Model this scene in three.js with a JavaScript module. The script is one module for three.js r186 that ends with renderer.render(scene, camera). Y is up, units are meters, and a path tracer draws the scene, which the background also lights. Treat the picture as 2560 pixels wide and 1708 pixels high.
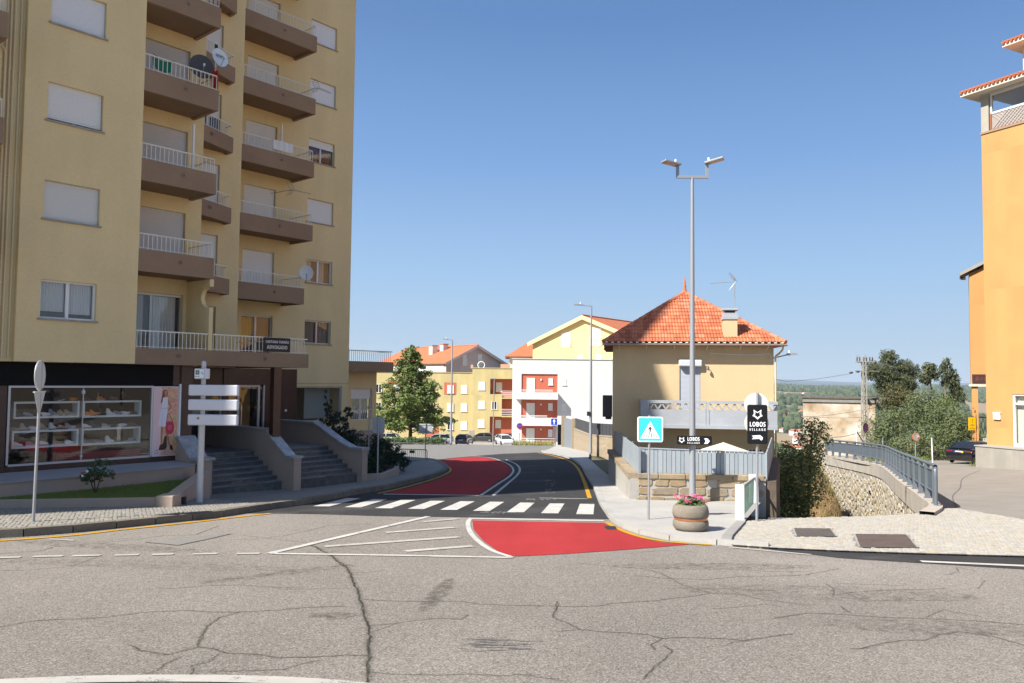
import * as THREE from 'three';
import { mergeGeometries } from 'three/addons/utils/BufferGeometryUtils.js';
import { RoundedBoxGeometry } from 'three/addons/geometries/RoundedBoxGeometry.js';

// ---------------------------------------------------------------- camera, sky, sun, exposure
const scene = new THREE.Scene();
const EXPOSURE = 1.88;
const camera = new THREE.PerspectiveCamera(46.77, 1024 / 683, 0.1, 60000);
camera.position.set(0, 2.45, 0);
camera.rotation.order = 'YXZ';
camera.rotation.set(Math.atan(0.0487), 0, 0.0105);
scene.add(camera);

const SUN = new THREE.Vector3(-0.589, 0.695, 0.4126).normalize();        // towards the sun: high on the left, behind the camera
const skyTex = (() => {
  const W = 256, H = 256, a = new Float32Array(W * H * 4);
  const stops = [[-90, .30, .30, .29], [-1.5, .40, .42, .42], [0, .56, .68, .80], [2, .50, .65, .81], [7.5, .37, .575, .85], [15.7, .215, .40, .74], [25, .122, .262, .555], [45, .085, .215, .50], [90, .06, .16, .42]];
  for (let j = 0; j < H; j++) {
    const e = ((j + .5) / H - .5) * 180; let k = 0; while (k < stops.length - 2 && e > stops[k + 1][0]) k++;
    const A = stops[k], B = stops[k + 1], f = Math.min(1, Math.max(0, (e - A[0]) / (B[0] - A[0])));
    for (let i = 0; i < W; i++) {
      const az = ((i + .5) / W - .5) * 2 * Math.PI, el = e * Math.PI / 180, ang = Math.acos(Math.min(1, SUN.x * Math.cos(el) * Math.cos(az) + SUN.y * Math.sin(el) + SUN.z * Math.cos(el) * Math.sin(az))) * 57.3;
      const glow = e > 0 ? 1.3 * Math.exp(-ang / 11) + .34 * Math.exp(-ang / 34) : 0;      // bright air round the sun, mostly out of view, strength set to warm the shade
      for (let c = 0; c < 4; c++) a[(j * W + i) * 4 + c] = c == 3 ? 1 : (A[c + 1] + (B[c + 1] - A[c + 1]) * f + glow * [1, .95, .86][c]) / EXPOSURE;
    }
  }
  const t = new THREE.DataTexture(a, W, H, THREE.RGBAFormat, THREE.FloatType);
  t.mapping = THREE.EquirectangularReflectionMapping; t.magFilter = t.minFilter = THREE.LinearFilter; t.needsUpdate = true; return t;
})();
scene.background = skyTex; scene.environment = skyTex;
const sun = new THREE.DirectionalLight(new THREE.Color(1, .955, .88), 5);
sun.position.copy(SUN).multiplyScalar(120).add(new THREE.Vector3(0, 0, -40)); sun.target.position.set(0, 0, -40);
sun.castShadow = true; sun.shadow.mapSize.set(4096, 4096);
Object.assign(sun.shadow.camera, { left: -90, right: 90, top: 90, bottom: -90, near: 1, far: 400 });
scene.add(sun, sun.target);

// ---------------------------------------------------------------- helpers
let _s = 7;
const seed = (n) => { _s = n >>> 0; };
const rnd = () => { _s = (_s + 0x6D2B79F5) >>> 0; let t = _s; t = Math.imul(t ^ (t >>> 15), t | 1); t ^= t + Math.imul(t ^ (t >>> 7), t | 61); return ((t ^ (t >>> 14)) >>> 0) / 4294967296; };
const rr = (a, b) => a + (b - a) * rnd();
const V = (x, y, z) => new THREE.Vector3(x, y, z);
const R = (d) => d * Math.PI / 180;
const lerp = (a, b, f) => a + (b - a) * f, clamp = (x, a, b) => Math.min(b, Math.max(a, x)), sstep = (a, b, x) => { const t = clamp((x - a) / (b - a), 0, 1); return t * t * (3 - 2 * t); };
const names = {};
const numbered = (n) => { const k = names[n] = (names[n] ?? -1) + 1; return k ? n + '_' + String(k).padStart(3, '0') : n; };

// a frame is a turn about y and an origin; geometry is written in frame coordinates
const FR = (deg, ox = 0, oz = 0) => { const a = R(deg), c = Math.cos(a), s = Math.sin(a); return { a, w: (x, y, z) => V(ox + c * x + s * z, y, oz - s * x + c * z) }; };
const WORLD = FR(0), TOWER = FR(50), HOUSE = FR(-7.2, 4.15, -32.4);

function prep(g) {
  const n = g.index ? g.toNonIndexed() : g, o = new THREE.BufferGeometry();
  o.setAttribute('position', n.attributes.position.clone());
  if (!n.attributes.normal) n.computeVertexNormals();
  o.setAttribute('normal', n.attributes.normal.clone());
  if (n.attributes.color) o.setAttribute('color', n.attributes.color.clone());
  return o;
}
function triUV(g) {
  const p = g.attributes.position, uv = new Float32Array(p.count * 2), a = V(), b = V(), c = V();
  for (let i = 0; i < p.count; i += 3) {
    a.fromBufferAttribute(p, i); b.fromBufferAttribute(p, i + 1); c.fromBufferAttribute(p, i + 2);
    const n = b.clone().sub(a).cross(c.clone().sub(a)), ax = Math.abs(n.x), ay = Math.abs(n.y), az = Math.abs(n.z);
    for (let k = 0; k < 3; k++) {
      const q = [a, b, c][k], j = (i + k) * 2;
      if (ay >= ax && ay >= az) { uv[j] = q.x; uv[j + 1] = q.z; } else if (ax >= az) { uv[j] = q.z; uv[j + 1] = q.y; } else { uv[j] = q.x; uv[j + 1] = q.y; }
    }
  }
  g.setAttribute('uv', new THREE.BufferAttribute(uv, 2)); return g;
}
const join = (gs) => { gs = (Array.isArray(gs) ? gs.flat(3) : [gs]).map(prep); return triUV(gs.length > 1 ? mergeGeometries(gs) : gs[0]); };
const flatN = (g) => { const n = g.index ? g.toNonIndexed() : g; n.computeVertexNormals(); return n; };

function thing(name, label, category, o = {}) {
  const g = new THREE.Group(), f = o.fr ?? WORLD, b = o.base ?? [0, 0, 0];
  g.name = numbered(name); g.position.copy(f.w(...b)); g.rotation.y = f.a; g.off = b; scene.add(g);
  if (o.kind) g.userData.kind = o.kind; else g.userData = { label, category };
  if (o.kind && label) g.userData.label = label;
  if (o.group) g.userData.group = o.group;
  return g;
}
function obj(name, gs, mat, parent, label) {
  const g = join(gs), b = parent.off; g.translate(-b[0], -b[1], -b[2]);
  const m = new THREE.Mesh(g, mat); m.name = name; m.off = b; parent.add(m); if (label) m.userData.label = label; return m;
}
function piece(name, geo, mat, parent, x, y, z, ry = 0) {            // a shared geometry set at a place
  const m = new THREE.Mesh(geo, mat), b = parent.off; m.name = name; m.off = b; m.position.set(x - b[0], y - b[1], z - b[2]); m.rotation.y = ry; parent.add(m); return m;
}
function solo(name, gs, mat, label, category, o = {}) {
  const f = o.fr ?? WORLD, b = o.base ?? [0, 0, 0], g = o.keep ? gs : join(gs); g.translate(-b[0], -b[1], -b[2]);
  const m = new THREE.Mesh(g, mat); m.name = numbered(name); m.position.copy(f.w(...b)); m.rotation.y = f.a; m.off = b; scene.add(m);
  if (o.kind) { m.userData.kind = o.kind; if (label) m.userData.label = label; } else m.userData = { label, category };
  if (o.group) m.userData.group = o.group;
  return m;
}
// geometry
const bx = (x0, x1, y0, y1, z0, z1) => new THREE.BoxGeometry(Math.abs(x1 - x0), Math.abs(y1 - y0), Math.abs(z1 - z0)).translate((x0 + x1) / 2, (y0 + y1) / 2, (z0 + z1) / 2);
const rb = (x0, x1, y0, y1, z0, z1, r = .02, s = 2) => new RoundedBoxGeometry(Math.abs(x1 - x0), Math.abs(y1 - y0), Math.abs(z1 - z0), s, r).translate((x0 + x1) / 2, (y0 + y1) / 2, (z0 + z1) / 2);
function bar(a, b, r0, r1 = r0, seg = 8) {
  const A = V(...a), B = V(...b), d = B.clone().sub(A), g = new THREE.CylinderGeometry(r1, r0, d.length(), seg);
  g.applyQuaternion(new THREE.Quaternion().setFromUnitVectors(V(0, 1, 0), d.clone().normalize())); const m = A.add(B).multiplyScalar(.5); return g.translate(m.x, m.y, m.z);
}
function beam(a, b, w, h) {                                             // square bar from a to b
  const A = V(...a), B = V(...b), d = B.clone().sub(A), g = new THREE.BoxGeometry(w, h, d.length());
  const m4 = new THREE.Matrix4().lookAt(B, A, Math.abs(d.y) > d.length() * .99 ? V(0, 0, 1) : V(0, 1, 0)); g.applyMatrix4(m4); const m = A.add(B).multiplyScalar(.5); return g.translate(m.x, m.y, m.z);
}
const tube = (pts, r, seg = 24, rs = 8) => new THREE.TubeGeometry(new THREE.CatmullRomCurve3(pts.map((p) => V(...p)), false, 'catmullrom', .2), seg, r, rs);
const lathe = (pts, x, y, z, seg = 24) => new THREE.LatheGeometry(pts.map((p) => new THREE.Vector2(...p)), seg).translate(x, y, z);
const shp = (pts, holes = []) => { const s = new THREE.Shape(pts.map((p) => new THREE.Vector2(...p))); for (const h of holes) s.holes.push(new THREE.Path(h.map((p) => new THREE.Vector2(...p)))); return s; };
const rectP = (x0, x1, y0, y1) => [[x0, y0], [x1, y0], [x1, y1], [x0, y1]];
const exZ = (pts, z0, z1, holes, bev = 0) => new THREE.ExtrudeGeometry(shp(pts, holes), { depth: z1 - z0 - 2 * bev, bevelEnabled: bev > 0, bevelThickness: bev, bevelSize: bev, bevelOffset: -bev, bevelSegments: 1, curveSegments: 12 }).translate(0, 0, z0 + bev);
const exX = (ptsZY, x0, x1, holes) => exZ(ptsZY.map(([z, y]) => [-z, y]), x0, x1, holes && holes.map((h) => h.map(([z, y]) => [-z, y]))).rotateY(Math.PI / 2);  // polygon in (z, y)
const exY = (ptsXZ, y0, y1) => exZ(ptsXZ.map(([x, z]) => [x, -z]), y0, y1).rotateX(-Math.PI / 2);                                          // polygon in (x, z)
const tris = (arr) => { const g = new THREE.BufferGeometry(); g.setAttribute('position', new THREE.BufferAttribute(new Float32Array(arr), 3)); g.computeVertexNormals(); return g; };
const quad = (a, b, c, d) => [...a, ...b, ...c, ...a, ...c, ...d];

// ---------------------------------------------------------------- textures and materials
function noise2(n, freq, oct, sd) {                                     // periodic value noise, 0..1
  seed(sd); const out = new Float32Array(n * n); let amp = 1, tot = 0;
  for (let o = 0; o < oct; o++) {
    const f = Math.min(n, freq << o), t = new Float32Array(f * f); for (let i = 0; i < f * f; i++) t[i] = rnd();
    for (let y = 0; y < n; y++) for (let x = 0; x < n; x++) {
      const u = x / n * f, v = y / n * f, i = u | 0, j = v | 0, a = u - i, b = v - j, A = a * a * (3 - 2 * a), B = b * b * (3 - 2 * b), i1 = (i + 1) % f, j1 = (j + 1) % f;
      out[y * n + x] += amp * lerp(lerp(t[j * f + i], t[j * f + i1], A), lerp(t[j1 * f + i], t[j1 * f + i1], A), B);
    }
    tot += amp; amp *= .55;
  }
  for (let i = 0; i < n * n; i++) out[i] /= tot; return out;
}
function dtex(n, fn, srgb = true, size = 1) {                            // size: metres that one tile covers
  const a = new Uint8Array(n * n * 4);
  for (let i = 0; i < n * n; i++) { const c = fn(i % n, (i / n) | 0, i); for (let k = 0; k < 3; k++) a[i * 4 + k] = clamp(Math.round(255 * (c.length ? c[k] : c)), 0, 255); a[i * 4 + 3] = 255; }
  const t = new THREE.DataTexture(a, n, n, THREE.RGBAFormat); t.wrapS = t.wrapT = THREE.RepeatWrapping; t.magFilter = THREE.LinearFilter; t.minFilter = THREE.LinearMipmapLinearFilter; t.generateMipmaps = true;
  if (srgb) t.colorSpace = THREE.SRGBColorSpace; t.repeat.set(1 / size, 1 / size); t.needsUpdate = true; return t;
}
const again = (t, size, size2 = size) => { const c = t.clone(); c.repeat.set(1 / size, 1 / size2); c.needsUpdate = true; return c; };
const nA = noise2(512, 4, 6, 11), nB = noise2(512, 8, 6, 12), nF = noise2(512, 128, 3, 13), nW = (() => { seed(5); const a = new Float32Array(512 * 512); for (let i = 0; i < a.length; i++) a[i] = rnd(); return a; })();
const TX = {
  plaster: dtex(512, (x, y, i) => .84 + .16 * (.42 * nA[i] + .28 * nF[i] + .3 * nB[x + 512 * ((y >> 4) + 40)]), true, 5.3),
  paint: dtex(512, (x, y, i) => { const w = nB[i] * .6 + nF[i] * .4, g = .80 + .2 * nA[i]; return w < .33 ? g * lerp(.6, .95, clamp((w - .27) / .06, 0, 1)) : g; }, true, 1.7),
  redpaint: dtex(512, (x, y, i) => { const s = nB[x + 512 * ((y >> 3) + 90)], g = .74 + .26 * clamp(.4 * nA[i] + .35 * s + .25 * nF[i] + .12 * (nW[i] - .5), 0, 1); return nW[i] > .99 ? g * 1.15 : g; }, true, 4.3),
  newroad: dtex(512, (x, y, i) => { const g = .6 + .4 * clamp(.55 * nA[i] + .25 * nF[i] + .2 * nW[i], 0, 1), d = clamp((nB[(i * 5 + 999) & 262143 & 0x3ffff] * 0 + nA[(y * 512 + x + 130000) & 262143] - .55) * 2.2, 0, .5); return g + d * .5; }, true, 5.1),
  grime: dtex(512, (x, y, i) => { const s = nB[y % 512 * 0 + (x * 1) + 512 * ((y / 9) | 0)]; return .78 + .22 * clamp(.5 * nA[i] + .5 * s + .1 * (nF[i] - .5), 0, 1); }, true, 6),
  bump: dtex(512, (x, y, i) => .5 * nF[i] + .5 * nW[i], false, .8),
  asphalt: dtex(512, (x, y, i) => { const w = nW[i], g = .66 + .34 * clamp(.5 * nA[i] + .25 * nF[i] + .25 * w, 0, 1); return w > .985 ? [g * 1.25, g * 1.24, g * 1.2] : w < .03 ? g * .72 : g; }, true, 3.1),
  concrete: dtex(512, (x, y, i) => .74 + .26 * clamp(.6 * nA[i] + .3 * nF[i] + .12 * nW[i], 0, 1), true, 3.7),
  marble: dtex(512, (x, y, i) => { const v = Math.abs(Math.sin((x * .012 * Math.PI * 2 / 1.536 * 1 + nB[i] * 7 + nA[i] * 4) * 2)); return lerp(.55, 1, clamp(.35 * v + .65 * nB[i] + .15 * (nF[i] - .5), 0, 1)); }, true, 1.6),
  granite: dtex(512, (x, y, i) => { const w = nW[i], g = .62 + .38 * clamp(.5 * nB[i] + .5 * nF[i], 0, 1); return w < .06 ? g * .55 : [g, g * (.96 + .04 * nA[i]), g * (.9 + .08 * nB[i])]; }, true, 1.3),
  leaf: dtex(256, (x, y, i) => .7 + .3 * nW[i], true, .6),
};
const mats = {};
function mat(r, g, b, o = {}) {
  const key = JSON.stringify([r, g, b, { ...o, map: o.map?.id, bumpMap: o.bumpMap?.id }]); if (mats[key]) return mats[key];
  const P = o.transmission || o.clearcoat || o.sheen || o.specularIntensity !== undefined ? THREE.MeshPhysicalMaterial : THREE.MeshStandardMaterial, { rough = .85, metal = 0, ...rest } = o;
  const m = new P({ roughness: rough, metalness: metal, ...rest }); m.color.setRGB(r, g, b); return mats[key] = m;
}
const bump = (m = .004) => ({ bumpMap: TX.bump, bumpScale: m });
const M = {
  wall: mat(.92, .725, .385, { specularIntensity: .3, map: TX.plaster, ...bump(.004) }), wallIn: mat(.92, .725, .385, { specularIntensity: .3, map: TX.plaster, ...bump(.004) }),
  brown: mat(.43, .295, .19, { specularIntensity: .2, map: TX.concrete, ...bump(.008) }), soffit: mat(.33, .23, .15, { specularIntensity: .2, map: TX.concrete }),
  rail: mat(.75, .71, .60, { rough: .5 }), shutter: mat(.78, .76, .70, { rough: .6 }), shutterGrey: mat(.62, .59, .54, { rough: .6 }), sill: mat(.58, .56, .52, { map: TX.granite }),
  alu: mat(.5, .5, .5, { rough: .4, metal: .6 }), white: mat(.8, .8, .78, { rough: .5 }), dark: mat(.02, .02, .022, { rough: .6 }),
  glass: mat(.95, .95, .94, { rough: .02, transmission: 1, thickness: 0, ior: 1.5 }), glassDark: mat(.02, .024, .026, { rough: .06 }),
  roomDark: mat(.12, .10, .085, { rough: 1 }), curtain: mat(.62, .62, .60, { rough: 1 }),
  galv: mat(.52, .53, .54, { rough: .45, metal: .5, map: TX.concrete }), lampGrey: mat(.30, .315, .335, { rough: .45, metal: .2 }), signBack: mat(.62, .63, .62, { rough: .45, metal: .4 }),
  blackPaint: mat(.006, .006, .007, { rough: .7, specularIntensity: .3 }), brownTile: mat(.115, .05, .034, { rough: .35, map: TX.granite }), marble: mat(.60, .60, .60, { map: TX.marble, rough: .45 }), marbleDirty: mat(.36, .34, .32, { map: TX.marble, rough: .6 }),
  tan: mat(.50, .385, .30, { map: TX.plaster, ...bump(.005) }), concrete: mat(.43, .40, .355, { map: TX.concrete, ...bump(.004) }), pavement: mat(.50, .475, .435, { map: TX.concrete, ...bump(.004) }),
  asphaltOld: mat(.31, .295, .275, { map: TX.asphalt, ...bump(.008), rough: .95 }), asphaltNew: mat(.072, .069, .068, { map: TX.newroad, specularIntensity: .3, ...bump(.006), rough: .9 }), asphaltFar: mat(.30, .285, .26, { map: TX.asphalt, specularIntensity: .3, rough: .95 }),
  red: mat(.46, .048, .05, { map: TX.redpaint, ...bump(.005), rough: .9, specularIntensity: .15 }), paint: mat(.60, .57, .52, { map: TX.paint, specularIntensity: .3, rough: .7 }), paintWorn: mat(.50, .47, .42, { map: TX.paint, specularIntensity: .3, rough: .8 }), yellow: mat(.62, .33, .022, { map: TX.paint, specularIntensity: .2, rough: .7 }),
  granite: mat(.56, .46, .34, { map: TX.granite, ...bump(.012) }), mortar: mat(.50, .47, .42, { map: TX.concrete, ...bump(.006) }), kerb: mat(.27, .245, .21, { map: TX.granite, ...bump(.004) }),
  tile: mat(.66, .20, .085, { map: TX.concrete, rough: .8 }), soil: mat(.13, .085, .055, { map: TX.concrete, rough: 1 }), rubber: mat(.015, .015, .016, { rough: .8 }), chrome: mat(.7, .7, .7, { rough: .2, metal: 1 }),
  bark: mat(.14, .10, .07, { map: TX.granite, rough: 1 }),
};
const leafMat = (r, g, b) => mat(r, g, b, { vertexColors: true, side: THREE.DoubleSide, rough: .75, transmission: .28, thickness: 0 });
function canvasMat(w, h, draw, o = {}) {
  const c = document.createElement('canvas'); c.width = w; c.height = h; const x = c.getContext('2d'); draw(x, w, h);
  const t = new THREE.CanvasTexture(c); t.colorSpace = THREE.SRGBColorSpace; t.anisotropy = 8; return new THREE.MeshStandardMaterial({ map: t, roughness: o.rough ?? .5, metalness: o.metal ?? 0 });
}
function print(name, x0, x1, y0, y1, z, m, parent, shape) {             // a flat print facing +z of its frame
  const g = shape ?? new THREE.PlaneGeometry(x1 - x0, y1 - y0), b = parent.off; g.translate((x0 + x1) / 2 - b[0], (y0 + y1) / 2 - b[1], z - b[2]);
  const q = new THREE.Mesh(g, m); q.name = name; q.off = b; parent.add(q); return q;
}
const text = (x, s, px, py, size, font = 'bold SZpx sans-serif', w) => { x.font = font.replace('SZ', size); x.textAlign = 'center'; x.textBaseline = 'middle'; if (w) { const k = w / x.measureText(s).width; x.save(); x.translate(px, py); x.scale(k, 1); x.fillText(s, 0, 0); x.restore(); } else x.fillText(s, px, py); };

// ---------------------------------------------------------------- the lie of the land
const gyd = (d) => d < 76 ? -.05 * d : d < 98 ? -3.8 - 1.75 * (d - 76) / 22 : d < 108 ? -5.55 - .045 * (d - 98) : d < 124 ? -6.0 - .05 * (d - 108) : -6.8 - .03 * (d - 124);
const gy = (z) => gyd(-z);
const clipZ = (poly, z0, keepAbove) => { const o = []; for (let i = 0; i < poly.length; i++) { const a = poly[i], b = poly[(i + 1) % poly.length], ia = keepAbove ? a[1] >= z0 : a[1] <= z0, ib = keepAbove ? b[1] >= z0 : b[1] <= z0; if (ia) o.push(a); if (ia !== ib) { const f = (z0 - a[1]) / (b[1] - a[1]); o.push([lerp(a[0], b[0], f), z0]); } } return o; };
function sheet(poly, h) {                                                // a polygon (x, z) laid on the ground, h above it
  const parts = []; let rest = poly;
  for (const z of [-76, -98, -108, -124]) { const up = clipZ(rest, z, true); if (up.length > 2) parts.push(up); rest = clipZ(rest, z, false); if (rest.length < 3) break; }
  if (rest.length > 2) parts.push(rest);
  return parts.map((p) => { const g = new THREE.ShapeGeometry(shp(p.map(([x, z]) => [x, -z]))).rotateX(-Math.PI / 2), q = g.attributes.position; for (let i = 0; i < q.count; i++) q.setY(i, gy(q.getZ(i)) + h); g.computeVertexNormals(); return g; });
}
const off2 = (pts, d) => pts.map((p, i) => { const a = pts[Math.max(0, i - 1)], b = pts[Math.min(pts.length - 1, i + 1)], x = b[0] - a[0], z = b[1] - a[1], l = Math.hypot(x, z) || 1; return [p[0] - z / l * d, p[1] + x / l * d]; });
const ribbon = (pts, w) => [...off2(pts, -w / 2), ...off2(pts, w / 2).reverse()];
const smooth = (pts, n) => new THREE.CatmullRomCurve3(pts.map(([x, z]) => V(x, 0, z)), false, 'centripetal').getSpacedPoints(n).map((p) => [p.x, p.z]);

// ================================================================ THE SETTING
const poly = (x, pts) => { for (let i = 0; i < pts.length - 1; i++) if (x <= pts[i + 1][0] || i == pts.length - 2) { const a = pts[i], b = pts[i + 1]; return lerp(a[1], b[1], clamp((x - a[0]) / (b[0] - a[0]), 0, 1)); } };
const laneR = (d) => poly(d, [[19, 10.6], [21.3, 10.9], [23.3, 12.2], [43.4, 20.3], [58, 22.9], [90, 30]]);
const laneL = (d) => poly(d, [[19, 6.2], [19.8, 6.5], [23.8, 7.8], [31.7, 10.7], [40, 10.9], [48, 8.5], [80, 6]]);
const laneY = (d) => poly(d, [[19.5, -.99], [21, -1.12], [24, -1.6], [34, -3.4], [58, -7.9], [90, -14]]);
const farY = (d, a) => poly(d, [[50, -3], [70, -7], [150, -26], [400, -58], [1000, -80], [1300, -76], [1600, -47], [2300, -33 + 6 * Math.sin(a * 30)], [3600, -24 + 8 * Math.sin(a * 23 + 1)], [5200, -22], [9500, -20], [15000, 40 + 22 * Math.sin(a * 17 + 2.2) + 12 * Math.sin(a * 41)], [26000, 10]]);
const hN = (x, z) => Math.sin(x * .0071 + z * .0043) * Math.sin(z * .0057 - x * .0031) + .5 * Math.sin(x * .019 + 1) * Math.sin(z * .017 + 2);
function H(x, z) {
  const d = -z; let y = d < -30 ? 1.5 : gyd(d); y -= .12;
  if (d > 19.2 && d < 95) { const l = laneL(d), r = laneR(d), w = sstep(l - 1.4, l - .3, x) * (1 - sstep(r + .3, r + 1.3, x)) * sstep(19.6, 20.2, d); y = lerp(y, laneY(d) - .06, w); }
  const a = d > 20 ? x / d : 0, w = Math.max(sstep(150, 280, d), sstep(57, 78, d) * sstep(14, 24, x));
  if (w > 0) y = lerp(y, farY(Math.max(50, d), a) + (d > 900 ? 7 * hN(x, z) : 0), w);
  return y;
}
let GH;                                                                 // height of the drawn sheet
{ // the ground as one sheet, fine near the street and coarse towards the horizon
  const xs = [], zs = []; let s = .8;
  for (let x = -40; x <= 46; x += .8) xs.push(x);
  for (let x = 46.8, q = 1; x < 30000; q *= 1.13, x += q) xs.push(x);
  for (let x = -40.8, q = 1; x > -30000; q *= 1.2, x -= q) xs.unshift(x);
  for (let z = 6; z >= -135; z -= .8) zs.push(z);
  for (let z = -136, q = 1; z > -30000; q *= 1.055, z -= q) zs.push(z);
  for (let z = 7, q = 1; z < 4000; q *= 1.3, z += q) zs.unshift(z);
  const n = xs.length, m = zs.length, p = new Float32Array(n * m * 3), col = new Float32Array(n * m * 3), uv = new Float32Array(n * m * 2), idx = [];
  for (let j = 0; j < m; j++) for (let i = 0; i < n; i++) {
    const k = j * n + i, x = xs[i], z = zs[j], d = -z, q = hN(x * 2.3, z * 2.1), f = hN(x * .7 + 900, z * .9);
    p.set([x, H(x, z), z], k * 3); uv.set([x, z], k * 2);
    let c = [.17, .13, .085];                                          // bare earth near by
    if (d > 40 || x < -12) c = [.15, .135, .06];                           // dry grass
    if (d > 500) c = f > .2 ? [.34, .25, .14] : q > .3 ? [.15, .16, .06] : [.06, .075, .03];   // fields, scrub, woodland floor
    if (d > 7000) c = [.05, .065, .04];
    col.set(c, k * 3);
  }
  for (let j = 0; j < m - 1; j++) for (let i = 0; i < n - 1; i++) { const a = j * n + i, b = a + 1, c = a + n, e = c + 1; idx.push(a, c, b, b, c, e); }
  GH = (x, z) => { let i = 1, j = 1; while (i < n - 1 && xs[i] < x) i++; while (j < m - 1 && zs[j] > z) j++; const u = (x - xs[i - 1]) / (xs[i] - xs[i - 1]), v = (z - zs[j - 1]) / (zs[j] - zs[j - 1]), h = (a, b) => p[(b * n + a) * 3 + 1]; return lerp(lerp(h(i - 1, j - 1), h(i, j - 1), u), lerp(h(i - 1, j), h(i, j), u), v); };
  const g = new THREE.BufferGeometry(); g.setAttribute('position', new THREE.BufferAttribute(p, 3)); g.setAttribute('color', new THREE.BufferAttribute(col, 3)); g.setAttribute('uv', new THREE.BufferAttribute(uv, 2)); g.setIndex(idx); g.computeVertexNormals();
  const t = new THREE.Mesh(g, new THREE.MeshStandardMaterial({ vertexColors: true, roughness: 1, map: again(TX.concrete, 3.7) })); t.name = 'ground'; t.userData.kind = 'structure'; scene.add(t);
}
const flat = (name, geos, m, label) => solo(name, geos, m, label, '', { kind: 'structure' });
const kerbL = [[-30, -8.5], [-14, -14.2], [-10.1, -15.85], [-9.3, -16.45], [-8.65, -17.25], [-8.1, -18.0], [-7.55, -18.7], [-7.1, -19.4], [-6.8, -20.2], [-6.4, -21.2], [-5.9, -22.3], [-5.5, -23.5], [-5.16, -24.7], [-4.85, -25.8], [-4.45, -26.9], [-4.02, -28.6], [-3.56, -31.2], [-3.18, -33.3], [-2.97, -35.7], [-3.02, -38.6], [-3.4, -41.3], [-3.95, -44.1], [-4.8, -46.6], [-7, -49.5], [-12, -53], [-30, -60]];
const kerbRt = [[4.4, -76], [3.2, -66], [2.3, -60.3], [2.95, -57], [3.45, -53.75], [3.81, -48.8], [3.73, -42.5], [3.32, -35.1], [3.03, -29.4], [2.74, -25.2], [2.62, -23.5], [2.52, -21.2], [2.47, -19.5], [2.59, -18.2], [2.82, -17.3], [3.18, -16.6], [3.59, -16.26], [3.99, -16.02], [4.4, -15.82], [5.1, -15.52], [6.27, -15.25], [7.82, -15.03], [9.54, -14.85], [14, -14.3], [30, -12]];
const at = (a, f) => a.findIndex(f);
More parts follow.
